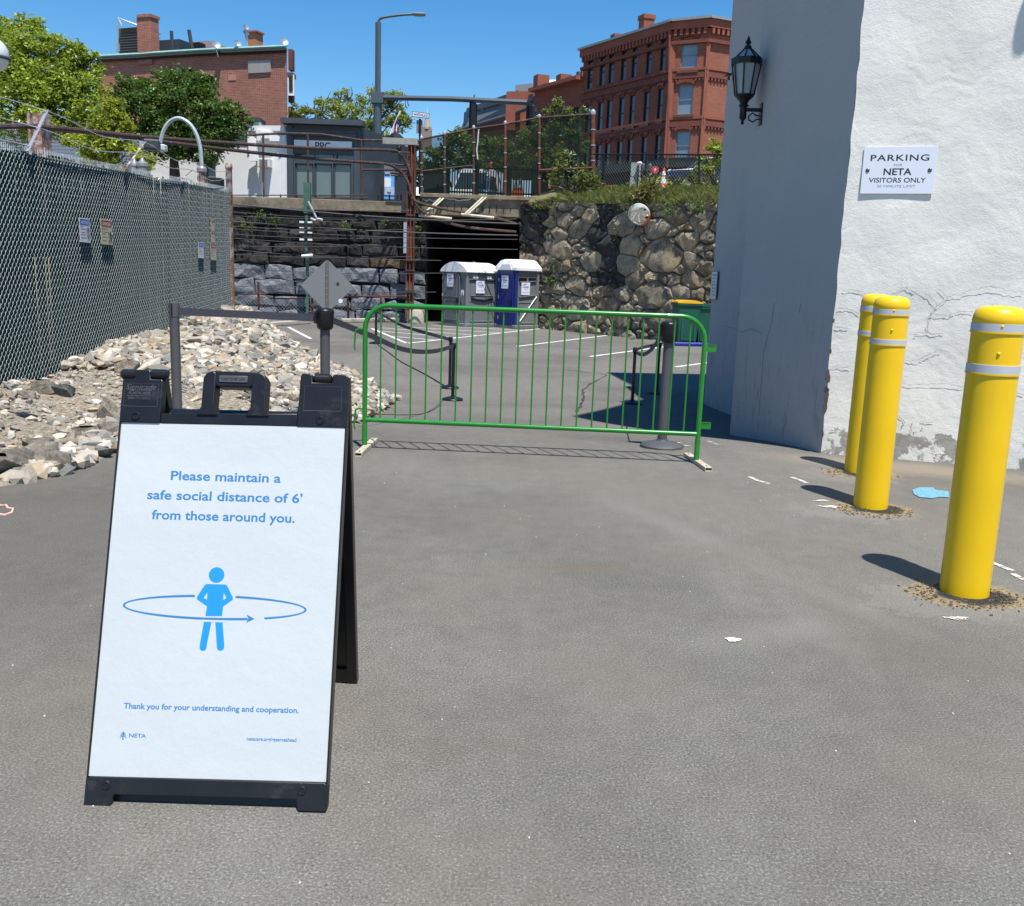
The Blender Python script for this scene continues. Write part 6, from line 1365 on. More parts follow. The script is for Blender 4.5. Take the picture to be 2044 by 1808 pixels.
for (zl, zh) in rows:
    m = MB(); M3 = Matrix((f2, Vector((-f2.y, f2.x, 0)), Vector((0, 0, 1)))).transposed(); c = K1+f2*2.4; m.box((c.x, c.y, zh+.35), (1.7, .3, .22), M=M3); m.box((c.x, c.y, zl-.1), (1.9, .3, .16), M=M3); obj('lintel', m, BROWNST, bk)
    hh_ = [(1.7, 3.1, zl, zh)]
    m = MB(); m.box((c.x, c.y, (zl+zh)/2), (1.3, .05, zh-zl), M=M3); obj('window', m, GLASS, bk)
# bands, cornice with dentils, roof slab, shopfront, pilaster
def bandrun(P, Q, z, hgt, out, mt, nm='band', dent=0, dz=.3):
    D = Vector((Q[0]-P[0], Q[1]-P[1], 0)); L_ = D.length; D.normalize(); Nn = Vector((D.y, -D.x, 0)); M3 = Matrix((D, -Nn, Vector((0, 0, 1)))).transposed(); c = Vector((P[0], P[1], 0))+D*L_/2+Nn*(out/2-.05)
    m = MB().box((c.x, c.y, z), (L_+out, out+.1, hgt), M=M3); obj(nm, m, mt, bk)
    if dent:
        m = MB(); n = int(L_/dent)
        for k in range(n): q = Vector((P[0], P[1], 0))+D*(k+.5)*L_/n+Nn*out*.45; m.box((q.x, q.y, z-hgt/2-dz/2), (dent*.5, out*.9, dz), M=M3)
        obj('dentil_course', m, mt, bk, kind='stuff')
for P, Q in ((LE, Cc), (Cc, K1), (K1, K2)):
    bandrun(P, Q, zr-.08, .14, .42, mat('grey_flashing', (.25, .27, .28), .5), 'roof_edge'); bandrun(P, Q, zr-.38, .44, .26, PLAIN, 'cornice', .34, .34); bandrun(P, Q, zr-1.33, .2, .2, PDARK)
    for yb in (150, 246): zb = at(1336, yb, Yc).z; bandrun(P, Q, zb+.25, .16, .14, PLAIN); bandrun(P, Q, zb-.1, .3, .12, PDARK, 'band', .24, .16)
    bandrun(P, Q, z0+1.95, .55, .25, mat('shop_fascia', (.02, .032, .028), .5), 'shop_fascia'); bandrun(P, Q, z0+.6, 2.2, .0, DARK, 'shopfront')
m = MB().box((Cc.x, Cc.y-.05, (z0+2.2+zr-1.35)/2), (.32, .2, zr-1.35-z0-2.2)); obj('pilaster', m, PLAIN, bk); m = MB().box((K1.x, K1.y-.02, (z0+2.2+zr-1.35)/2), (.22, .2, zr-1.35-z0-2.2)); obj('pilaster', m, PLAIN, bk)
m = MB(); far = [LE, Cc, K1, K2, K2+Vector((-3, 14, 0)), LE+Vector((9, 6, 0))]; n = 6; m.add([(p.x, p.y, zr-.05) for p in far]+[(p.x, p.y, z0) for p in far[3:]]+[(LE.x, LE.y, z0)], [(5, 4, 3, 2, 1, 0)[::-1], (3, 4, 7, 6), (4, 5, 8, 7), (5, 0, 9, 8)]); obj('roof', m, SLATE, bk)
def chim(x0, x1, y0, y1, Y, parent, mt=PLAIN, cap=True, nm='chimney'):
    a, b = at(x0, y1, Y), at(x1, y0, Y); m = MB(); w_ = b.x-a.x; c = ((a.x+b.x)/2, Y+w_/2, (a.z+b.z)/2); m.box(c, (w_, w_, b.z-a.z), rz=.35)
    if cap: m.box((c[0], c[1], b.z-.15), (w_*1.15, w_*1.15, .25), rz=.35)
    return obj(nm, m, mt, parent)
chim(1278, 1304, 28, 75, 63, bk); chim(1221, 1240, 67, 110, 72, bk)
m = MB().tube([at(1331, 335, Yc-1), at(1336, 70, Yc-.3)], .06, 6); obj('downpipe', m, PDARK, bk)
# ---- rowhouses behind it
P5 = LE+FDir*0; tA, _ = onp(LE, LE+FDir, 1066, 200); E1 = LE+FDir*min(tA, 40); rb = thing('brick_rowhouse', 'lower red brick terrace with broad chimneys beyond the corner block', 'building', (LE.x, LE.y, SZ))
ztop = at(1163, 160, LE.y).z; hs = []
for x in (1125, 1140, 1151):
    t, p = onp(E1, LE, x, 220)
    hs.append((t-.6, t+.6, ztop-3.6, ztop-1.7)); hs.append((t-.6, t+.6, ztop-6.9, ztop-4.9))
D_, N_, pt = facade('wall', E1, LE, 3.5, ztop, hs, RB, rb)
for h in hs: window(rb, pt, D_, *h, BLKM, GLASS, sill=BROWNST)
M3 = Matrix((D_, Vector((-D_.y, D_.x, 0)), Vector((0, 0, 1)))).transposed(); c = (E1+LE)/2; L_ = (LE-E1).length
m = MB().box((c.x-.1, c.y-.2, ztop+.1), (L_, .9, .25), M=M3); obj('eave', m, PLAIN, rb); m = MB().box((c.x+2.5, c.y+3.5, ztop-.2), (L_, 7, .3), M=M3); obj('roof', m, SLATE, rb)
chim(1066, 1093, 149, 205, LE.y+12, rb, cap=False); chim(1112, 1138, 148, 190, LE.y+9, rb, cap=False); chim(1150, 1160, 143, 175, LE.y+3, rb, SLATE, False, 'roof_hut'); chim(1158, 1166, 134, 175, LE.y+2, rb, PLAIN, False)
m = MB().ball(at(1104, 178, LE.y+14), .9, 14, 8, (1.2, 1, .8)); obj('dome', m, WHITE, rb, smooth=True)
m = MB(); a, b = at(1032, 205, E1.y+3), at(1070, 183, E1.y+3); m.box(((a.x+b.x)/2, E1.y+5, (a.z+b.z)/2-1), (b.x-a.x+1, 4, b.z-a.z+2), rz=-.2); obj('upper_wall', m, PLAIN, rb)
# mansard building
YM = E1.y+2; mh = thing('mansard_house', 'slate mansard roofed building with dark dormers behind the traffic mast', 'building', at(975, 330, YM))
def q4(nm, pts, mt, par, Y0, Y1=None, th=.3):
    m = MB(); V = [at(x, y, Y) for x, y, Y in pts]; n = len(V); m.add(V+[v+Vector((.2, 6, 0)) for v in V], [tuple(range(n)), tuple(range(n, 2*n))[::-1]]+[(i, n+i, n+(i+1) % n, (i+1) % n) for i in range(n)]); return obj(nm, m, mt, par)
Ya, Yb = YM+22, YM-1
q4('mansard_roof', [(918, 259, Ya), (1070, 209, Yb), (1062, 186, Yb+1), (932, 226, Ya+1)], mat('mansard_slates', (.11, .115, .125), .8, 0, .2, 3, bmp=.4, bs=10), mh, 0)
q4('upper_roof', [(929, 227, Ya+.5), (1032, 196, Yb+4), (1034, 180, Yb+4), (931, 216, Ya+.5)], SLATE, mh, 0)
q4('lower_wall', [(918, 345, Ya), (1085, 345, Yb), (1085, 204, Yb), (918, 259, Ya)], RB, mh, 0)
q4('penthouse', [(1028, 185, Yb+5), (1062, 182, Yb+5), (1062, 166, Yb+5), (1028, 170, Yb+5)], SIGNB, mh, 0)
for x0, x1, ya, yb, sl in ((924, 936, 250, 224, -3), (959, 979, 240, 214, -7), (993, 1015, 229, 199, -8)):
    Y = Ya+(Yb-Ya)*(x0-918)/152-.4; p = [at(x0, ya, Y), at(x1-3, ya+sl, Y-.6), at(x1, yb+sl, Y-.6), at(x0+2, yb, Y)]; m = MB(); m.add(p+[v+Vector((0, .5, 0)) for v in p], [(0, 1, 2, 3), (0, 4, 5, 1), (1, 5, 6, 2), (2, 6, 7, 3), (3, 7, 4, 0)]); obj('dormer_window', m, GLASS, mh)
m = MB().tube([at(916, 259, Ya-1), at(1022, 228, Yb+3), at(1072, 208, Yb-1)], .16, 6); obj('gutter', m, SLATE, mh)
# church spire
r = thing('church_spire', 'distant stone church spire with a pale green tip', 'church', at(852, 300, 150)); c = at(852, 262, 150); s = 150/FPX
m = MB().lathe((c.x, c.y, 0), [(11*s, at(852, 258, 150).z), (6.5*s, at(852, 246, 150).z) if False else (8*s, at(852, 256, 150).z), (1.8*s, at(852, 226, 150).z)], 8); o_ = obj('spire', m, mat('church_stone', (.34, .31, .27), .9), r)
m = MB().lathe((c.x, c.y, 0), [(2.2*s, at(852, 232, 150).z), (.3*s, at(852, 214, 150).z)], 8); obj('spire_tip', m, mat('verdigris', (.35, .60, .58), .6), r)
m = MB().box((c.x, c.y, at(852, 280, 150).z), (17*s, 17*s, 46*s)); obj('tower', m, mat('church_brown', (.26, .19, .15), .9), r)
for q in (-8, 8): m = MB().lathe((c.x+q*s, c.y-6*s, at(852, 262, 150).z), [(1.8*s, 0), (1.6*s, 4*s), (.1*s, 10*s)], 6); obj('pinnacle', m, mat('church_stone2', (.32, .29, .25), .9), r)
# ---- long brick building left
YB = 50.; Pb = at(573, 160, YB); Pb.z = 0; dB = Vector((-.94, .35, 0)).normalized(); tb_, _ = onp(Pb, Pb+dB, 195, 150); Qb = Pb+dB*tb_
lb = thing('brick_hall', 'long red brick building with a tall side chimney and rooftop equipment', 'building', (Pb.x, Pb.y, SZ)); BB = m_brick('brick_lit', (.33, .125, .085), (.24, .088, .060), (.42, .30, .24), ang=math.atan2(-dB.y, -dB.x), w_=.23, h_=.078, fade=(.42, .20, .15))
zl_, zr_ = at(202, 117, Qb.y).z, at(571, 96, YB).z
D = (Pb-Qb).normalized(); nseg = 24; m = MB()
V = []; LL = (Pb-Qb).length
def rooflz(u):                                           # roof profile traced along the top
    x = [0, .255, .26, .33, .345, .6, 1]; xs_ = [195, 282, 283, 305, 306, 400, 573]; ys_ = [114.5, 110, 110, 108, 108, 102, 94.5]
    zs = []
    for xx, yy in zip(xs_, ys_): t, p = onp(Qb, Pb, xx, yy); zs.append((t, p.z))
    return float(np.interp(u, [t for t, _ in zs], [z for _, z in zs]))
for i in range(nseg+1): u = LL*i/nseg; p = Qb+D*u; V += [(p.x, p.y, SZ-1), (p.x, p.y, rooflz(u))]
m.add(V, [(2*i, 2*i+2, 2*i+3, 2*i+1) for i in range(nseg)]); obj('wall', m, BB, lb)
e_ = Vector((-.235, .97, 0)).normalized(); P2 = Pb+e_*14
m = MB(); m.quad(Pb+Vector((0, 0, SZ-1)), P2+Vector((0, 0, SZ-1)), P2+Vector((0, 0, zr_-.4)), Pb+Vector((0, 0, zr_))); obj('wall', m, BB, lb, label='street side wall')
m = MB(); V = [(Qb.x, Qb.y, zl_-.1), (Pb.x, Pb.y, zr_), (P2.x, P2.y, zr_-.3), (Qb.x+e_.x*14, Qb.y+e_.y*14, zl_-.3)]; m.add(V, [(0, 1, 2, 3)]); obj('roof', m, SLATE, lb)
for i in range(nseg):
    pass
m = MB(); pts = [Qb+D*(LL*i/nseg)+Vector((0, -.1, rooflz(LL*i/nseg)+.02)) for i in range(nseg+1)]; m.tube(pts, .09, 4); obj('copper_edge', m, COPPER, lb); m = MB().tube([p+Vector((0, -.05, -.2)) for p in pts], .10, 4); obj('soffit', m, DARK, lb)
def onB(x, y): t, p = onp(Qb, Pb, x, y); return t, p
def boxB(nm, x0, x1, y0, y1, dep, mt, out=.05, **kw):
    Nn = Vector((D.y, -D.x, 0)); S_ = -Nn*abs(min(0, out)); P_, Q_ = Qb+S_, Pb+S_; t0, p0 = onp(P_, Q_, x0, y1); t1, p1 = onp(P_, Q_, x1, y0); M3 = Matrix((D, -Nn, Vector((0, 0, 1)))).transposed(); c = P_+D*(t0+t1)/2+Nn*(max(0, out)-dep/2); m = MB().box((c.x, c.y, (p0.z+p1.z)/2), (t1-t0, dep, p1.z-p0.z), M=M3); return obj(nm, m, mt, lb, **kw)
ch = boxB('chimney', 279, 303, 33, 130, .62, BB, .12); ch = boxB('chimney_cap', 277.5, 304.5, 29, 37, .74, BB, .18); boxB('chimney', 494, 511, 62, 97, .6, mat('tan_brick', (.40, .17, .085), .9), -2)
boxB('chimney_cap', 493, 512, 60, 65, .7, PLAIN, -1.9)
boxB('wall_plaque', 497, 541, 120, 147, .1, mat('plaque_stone', (.30, .28, .26), .9, 0, .2, 3, stain=(.14, .13, .12), sscale=3), .08)
boxB('brick_patch', 456, 471, 149, 161, .04, mat('patch', (.42, .20, .15), .9), .03)
for k in range(9):
    yy = 62+k*5.2; boxB('louvre', 239, 281, yy, yy+3.6, 1.6, mat('louvre_grey', (.13, .14, .14), .6) if k == 0 else bpy.data.materials['louvre_grey'], -2.0)
boxB('louvre_box', 238, 281, 54, 110, 1.4, mat('louvre_back', (.07, .075, .08), .6), -2.1); boxB('tank_top', 236, 281, 53, 57, 1.7, GALV, -1.9)
boxB('roof_unit', 306, 358, 78, 108, 3, GWALL, -3); boxB('roof_unit', 385, 418, 81, 97, 1.6, mat('unit_beige', (.34, .29, .27), .7), -3, label='beige rooftop unit'); boxB('roof_unit', 384, 398, 84, 97, .5, BLKM, -2.2, label='black unit panel')
boxB('roof_unit', 231, 238, 88, 103, .8, GALV, -2)
def pole(parent, pts, rad, mt, nm='pole'): m = MB().tube(pts, rad, 6); return obj(nm, m, mt, parent, smooth=True)
YR = YB+3
pole(lb, [at(344, 100, YR), at(342, 62, YR)], .09, GWALL, 'vent_pipe'); pole(lb, [at(383, 96, YR), at(377, 60, YR)], .10, GWALL, 'vent_pipe'); pole(lb, [at(235, 100, YR+2), at(236, 36, YR+2), at(278, 52, YR+2)], .05, GALV, 'mast'); pole(lb, [at(236, 36, YR+2), at(243, 52, YR+2)], .05, GALV, 'mast')
pole(lb, [at(493, 94, YB+1), at(492, 52, YB+1)], .05, GALV, 'antenna')
for x, y, rd in ((430, 92, .24), (473, 90, .20), (565, 86, .24), (489, 58, .16), (489, 69, .16)):
    c = at(x, y, YB+1); m = MB().lathe((0, 0, 0), [(.02, 0), (rd*.6, .05), (rd, .14)], 14, False); m.xf(Matrix.Translation(c)@Matrix.Rotation(.7, 4, 'Z')@Matrix.Rotation(1.0, 4, 'X')); obj('satellite_dish', m, GALV, lb, smooth=True); pole(lb, [c, c+Vector((.1, .1, -.5))], .03, GALV, 'dish_arm')
# bay windows round the street corner
REDW = mat('red_trim', (.13, .035, .025), .7)
for y0, y1 in ((95, 140), (145, 205), (210, 262)):
    a, b = at(575, y1, YB+2), at(584.5, y0, YB+2); m = MB().box(((a.x+b.x)/2-.05, YB+2.4, (a.z+b.z)/2), ((b.x-a.x)*.85, .5, (b.z-a.z)*.92)); bw = obj('bay_window', m, REDW, lb)
    if y0 != 145: continue
    c = at(579.5, (y0+y1)/2-6, YB+1.9); m = MB().box((c.x, YB+2.05, c.z), (.34, .06, 1.05)); w_ = obj('sash', m, WHITE, bw); m = MB().box((c.x, YB+2.0, c.z+.06), (.2, .04, .75)); obj('pane', m, GLASS, bw)
    m = MB().box(((a.x+b.x)/2-.03, YB+2.35, b.z-.1), ((b.x-a.x)+.05, .7, .22)); obj('bay_cornice', m, BROWNST, bw)
# ---- white shop building
YS = 42.; Sa, Sb, Sw = at(574, 320, YS), at(718, 320, YS), at(300, 320, YS+1.5); dS = (Sb-Sa); dS.z = 0; dS.normalize()
sh = thing('corner_shop', 'small building with white stucco side and slate blue shopfront behind the block wall', 'building', (Sa.x, YS, SZ)); WST = mat('shop_white', (.74, .75, .76), .8, 0, .05, 2, bmp=.3, bs=10)
ztw, zts = at(500, 262, YS+.7).z, at(640, 248, YS).z
Sw.z = 0; Sa0 = Vector((Sa.x, Sa.y, 0)); wl = (Sa0-Sw).length
tw0, pw0 = onp(Sw, Sa0, 410, 383); tw1, pw1 = onp(Sw, Sa0, 430, 322)
D_, N_, pt = facade('wall', Sw, Sa0, SZ-.6, ztw, [(tw0, tw1, pw0.z, pw1.z)], WST, sh, label='white stucco side wall'); window(sh, pt, D_, tw0, tw1, pw0.z, pw1.z, SIGNB, GLASS, sill=None)
m = MB().box(pt((tw0+tw1)/2, pw1.z+.1, -.06), (tw1-tw0+.25, .2, .12)); obj('window_hood', m, SIGNB, sh)
m = MB().box(pt(wl/2-.1, ztw+.05, -.02), (wl+.1, .4, .22), rz=math.atan2(D_.y, D_.x)); obj('roof_edge', m, WST, sh)
# step blocks near the shop corner, air conditioner, drip shadows come from these
a, b = at(496, 262, YS+.4), at(520, 244, YS+.4); m = MB().box(((a.x+b.x)/2, YS+.6, (a.z+b.z)/2-.2), (b.x-a.x, .8, b.z-a.z+.6)); obj('parapet_step', m, WST, sh); m = MB().box(((a.x+b.x)/2, YS+.55, b.z+.06), (b.x-a.x+.1, 1.0, .16)); obj('parapet_cap', m, TEALD, sh)
for x0, x1, y0, y1 in ((514, 571, 271, 281), (512, 571, 262, 267)): a, b = at(x0, y1, YS+.05), at(x1, y0, YS+.05); m = MB().box(((a.x+b.x)/2, YS+.1, (a.z+b.z)/2), (b.x-a.x, .35, b.z-a.z)); obj('ledge', m, WST, sh)
a, b = at(515.5, 334, YS-.1), at(540, 317, YS-.1); r = thing('air_conditioner', 'white window air conditioner in the stucco side of the shop building', 'air conditioner', ((a.x+b.x)/2, YS, a.z)); m = MB().bbox(((a.x+b.x)/2, YS+.0, (a.z+b.z)/2), (b.x-a.x, .55, b.z-a.z), .02); obj('case', m, mat('ac_white', (.6, .6, .57), .6), r); m = MB()
for k in range(8): m.box(((a.x+b.x)/2, YS-.285, a.z+(b.z-a.z)*(.2+.65*k/8)), ((b.x-a.x)*.62, .02, .02))
m.box(((a.x+b.x)/2, YS-.278, (a.z+b.z)/2), ((b.x-a.x)*.66, .01, (b.z-a.z)*.68)); obj("grille", m, GRYI, r)
pole(sh, [at(519, 336, YS+.0), at(524, 348, YS-.02), at(524, 398, YS-.02)], .03, WST, 'pipe')
for px in ((505, 296), (530, 270), (507, 315)): c = at(*px, YS-.05); m = MB().box(c, (.35, .2, .28)); obj('wall_box', m, WST, sh)
# shopfront
wS = (Vector((Sb.x, Sb.y, 0))-Sa0).length
def onS(x, y): return onp(Sa0, Sa0+dS, x, y)
hs = []
for x0, x1 in ((589, 625), (627.5, 662.6), (665, 700.6)): t0, p0 = onS(x0, 394); t1, p1 = onS(x1, 327); hs.append((t0, t1, p0.z, p1.z))
ht = [(h[0], h[1], onS(600, 318)[1].z, onS(600, 306)[1].z) for h in hs]
D_, N_, pt = facade('shopfront_wall', Sa0, Sa0+dS*wS, SZ-.6, zts, hs+ht, TEALD, sh, rec=.12, label='slate blue shopfront wall')
for h in hs: window(sh, pt, D_, *h, TEALD, SHOPG, split=False)
for h in ht: m = MB().quad(pt(h[0], h[2], .1), pt(h[1], h[2], .1), pt(h[1], h[3], .1), pt(h[0], h[3], .1)); obj('transom', m, GLASS, sh)
m = MB(); c = pt(wS/2, zts+.05, -.1); m.box(c, (wS+.4, .7, .22), rz=math.atan2(D_.y, D_.x)); obj('cornice', m, TEALD, sh); c = pt(wS/2, zts-.32, -.06); m = MB().box(c, (wS-.3, .2, .10)); obj('moulding', m, TEALD, sh); c = pt(wS/2, onS(640, 287)[1].z+.35, -.08); m = MB().box(c, (wS-.2, .3, .12)); obj('moulding', m, TEALD, sh)
for u in (.12, wS-.12): m = MB().box(pt(u, (SZ+zts)/2-.3, -.03), (.26, .12, zts-SZ+.4)); obj('pilaster', m, TEALD, sh)
e2_ = Vector((.2, .98, 0)); m = MB(); S2 = Sa0+dS*wS; S3 = S2+e2_*8; S4 = Sw+Vector((0, 9, 0)); m.quad(S2+Vector((0, 0, SZ-.5)), S3+Vector((0, 0, SZ-.5)), S3+Vector((0, 0, zts)), S2+Vector((0, 0, zts))); m.add([(p.x, p.y, ztw-.05) for p in (Sw, Sa0, S2, S3, S4)], [(0, 1, 2, 3, 4)]); obj('roof', m, TEALD, sh)
t0, p0 = onS(587.5, 295.5); t1, p1 = onS(703, 285); m = MB().box(pt((t0+t1)/2, (p0.z+p1.z)/2, -.06), (t1-t0, .06, .36), rz=math.atan2(D_.y, D_.x)); sg = obj('sign_band', m, WHITE, sh)
tt, pp = onS(645, 298); text('PPC', basis(pt(tt, (p0.z+p1.z)/2-.19, -.093), D_, (0, 0, 1)), BLKI, sg, .66, .32, bold=.015)

# ================================================================== STREET THINGS
def sp(x, y, Y): return at(x, y, Y)
r = thing('street_light', 'tall grey street light pole carrying the traffic mast arm', 'street light', (sp(752, 392, 48).x, 48, SZ)); px_ = sp(753.5, 200, 48).x
pole(r, [(px_, 48, SZ), (px_, 48, sp(754, 195, 48).z), (px_, 48, sp(755, 45, 48).z)], .15, POLEG); m = MB().tube([(px_, 48, SZ), (px_, 48, sp(753, 196, 48).z)], .20, 10); obj('lower_pole', m, POLEG, r, smooth=True)
pole(r, crv([Vector((px_, 48, sp(755, 46, 48).z)), sp(758, 38, 48), sp(768, 34.5, 48), sp(800, 30, 48), sp(825, 28.5, 48)], 20), .06, POLEG, 'lamp_arm'); a = sp(836, 28.5, 48); m = MB().bbox(a, (.62, .35, .10), .03); m.box(a+Vector((0, 0, -.06)), (.4, .2, .05)); obj('lamp_head', m, SIGNB, r)
pole(r, [Vector((px_, 48, sp(755, 195, 48).z)), sp(900, 197.5, 47), sp(1052, 205, 46)], .13, POLEG, 'mast_arm'); m = MB().box((px_, 48, sp(755, 196, 48).z), (.6, .5, .5)); obj('arm_clamp', m, POLEG, r)
def signal(px, Y, rz, lab, s=1.0):
    c = at(*px, Y); r = thing('traffic_light', lab, 'traffic light', c, rz, 'traffic lights on the mast arm'); m = MB().bbox((0, 0, 0), (.36*s, .28*s, 1.12*s), .03); m.box((0, .16*s, 0), (.6*s, .02, 1.35*s)); obj('housing', m, BLKM, r, local=True)
    for k, z in enumerate((.36, 0, -.36)):
        m = MB(); P = [(.14*s*math.cos(a), -.14*s, z*s+.14*s*math.sin(a)) for a in np.linspace(-.3, PI+.3, 9)]; Q = [(p[0], -.38*s, p[2]) for p in P]; m.add(P+Q, [(i, i+1, 10+i-1+0, 9+i) for i in range(8)]); obj('visor', m, BLKM, r, local=True)
        m = MB().tube([(0, -.14*s, z*s), (0, -.155*s, z*s)], .12*s, 12); obj('lens', m, mat('lens_dark', (.06, .015, .01) if k == 0 else (.02, .03, .02), .3), r, local=True)
    m = MB().tube([(0, 0, .55*s), (0, 0, .95*s)], .03, 6); obj('hanger', m, BLKM, r, local=True)
signal((1063, 236), 45.5, .9, 'black traffic light hanging at the end of the mast arm'); signal((945, 231), 46.8, 1.45, 'grey traffic light hanging at the middle of the mast arm, seen edge on')
r = thing('street_name_sign', 'white street name sign reading WHITE PLACE on a dark post', 'sign', sp(838, 385, 41)); pole(r, [sp(837, 388, 41), sp(838, 237, 41)], .05, BLKM)
a, b = sp(823, 237, 41), sp(855, 224, 41); Us = (sp(855, 229, 41)-sp(823, 225, 41)).normalized(); c = sp(839.2, 229.8, 41); M = basis(c, Us, (0, 0, 1)); m = MB().box((0, 0, 0), (.72, .215, .02)); m.xf(M@Matrix.Translation((0, 0, .0))); s_ = obj('name_plate', m, BLKM, r); m = MB().box((0, 0, .012), (.67, .17, .01)); m.xf(M); obj('plate_face', m, SIGNW, s_); text('WHITE PLACE', M@Matrix.Translation((0, -.055, .019)), BLKI, s_, .60, .11, bold=.03)
a, b = sp(831, 267, 41.2), sp(843.5, 241, 41.2); m = MB().box(((a.x+b.x)/2, 41.1, (a.z+b.z)/2), (b.x-a.x, .02, b.z-a.z)); obj('back_plate', m, SIGNB, r)
# flag
fl = thing('flag', 'United States flag hanging from a white slanted pole by the street light', 'flag', sp(766, 296, 47.6)); pole(fl, [sp(766, 297, 47.6), sp(799, 221, 47.6)], .035, WHITE)
FR_, FW_, FB_ = mat('flag_red', (.62, .05, .06), .7), mat('flag_white', (.82, .80, .80), .7), mat('flag_blue', (.02, .03, .15), .7)
top0, top1 = sp(773.5, 279, 47.55), sp(795, 230, 47.55); down = sp(784, 292, 47.55)-sp(786, 250, 47.55)
def flp(s, t): p = top0.lerp(top1, s)+down*t*(1-.05*s)+Vector((0, .12*math.sin(s*11+t*3)*t, 0)); return p
for i in range(13):
    m = MB(); s0, s1 = i/13, (i+1)/13; ex = .55 if i > 5 else 1.0
    for k in range(8):
        t0, t1 = k/8, (k+1)/8; m.quad(flp(s0, t0), flp(s1, t0), flp(s1, t1), flp(s0, t1))
    obj('stripe', m, FR_ if i % 2 == 0 else FW_, fl)
m = MB(); 
for k in range(4): m.quad(flp(.66, k/8)+Vector((0, -.03, 0)), flp(1.0, k/8)+Vector((0, -.03, 0)), flp(1., (k+1)/8)+Vector((0, -.03, 0)), flp(.66, (k+1)/8)+Vector((0, -.03, 0)))
obj('canton', m, FB_, fl)
# old style post lamp
r = thing('lantern_post', 'black ornamental street lamp with a glazed crown beside the flag', 'street light', sp(788, 392, 47)); cx_ = sp(788, 330, 47).x
zf = lambda y: sp(788, y, 47).z
m = MB().lathe((cx_, 47, 0), [(.2, zf(395)), (.12, zf(380)), (.08, zf(360)), (.08, zf(316)), (.13, zf(310)), (.2, zf(300)), (.26, zf(296))], 10); obj('post', m, BLKM, r, smooth=True)
m = MB().lathe((cx_, 47, 0), [(.22, zf(296)), (.38, zf(280)), (.38, zf(276))], 8); obj('glazing', m, FROST, r); m = MB().lathe((cx_, 47, 0), [(.42, zf(277)), (.40, zf(274)), (.2, zf(267)), (.06, zf(264)), (.02, zf(260))], 8); obj('crown', m, BLKM, r)
m = MB()
for k in range(6): a = k*PI/3; m.tube([(cx_+.24*math.cos(a), 47+.24*math.sin(a), zf(296)), (cx_+.40*math.cos(a), 47+.40*math.sin(a), zf(277))], .022, 4)
obj('glazing_bar', m, BLKM, r); a, b = sp(782.5, 349, 46.7), sp(792.5, 332, 46.7); m = MB().box(((a.x+b.x)/2, 46.7, (a.z+b.z)/2), (b.x-a.x, .3, b.z-a.z)); obj('signal_box', m, GWALL, r); m = MB().ball(sp(783, 326, 46.6), .16, 8, 6); obj('bell', m, GWALL, r)
# advertising shelter
r = thing('bus_shelter', 'bus shelter end with a bright blue advertising panel', 'shelter', sp(777, 395, 44)); a, b = sp(770, 397, 44), sp(786, 345, 44)
def panel(nm, x0, x1, y0, y1, Y, mt, par, th=.04): a, b = sp(x0, y1, Y), sp(x1, y0, Y); m = MB().box(((a.x+b.x)/2, Y, (a.z+b.z)/2), (b.x-a.x, th, b.z-a.z)); return obj(nm, m, mt, par)
panel('frame', 764, 789, 327, 396, 44.3, GWALL, r, .12); panel('header', 766, 788, 328, 345, 44.2, mat('shelter_grey', (.14, .16, .19), .5), r); pn = panel('ad_panel', 766.5, 787, 348, 397, 44.18, mat('ad_blue', (.12, .38, .75), .4), r); panel('map_print', 767, 780, 355, 373, 44.14, WHITE, pn, .02); panel('lilac_print', 767, 787, 374, 389, 44.14, mat('ad_lilac', (.42, .45, .70), .5), pn, .02); panel('green_print', 773, 780, 378, 383, 44.11, mat('ad_green', (.40, .60, .45), .5), pn, .02); panel('label_print', 768, 778, 343.5, 347, 44.13, mat('ad_grey', (.40, .40, .50), .5), r, .02)
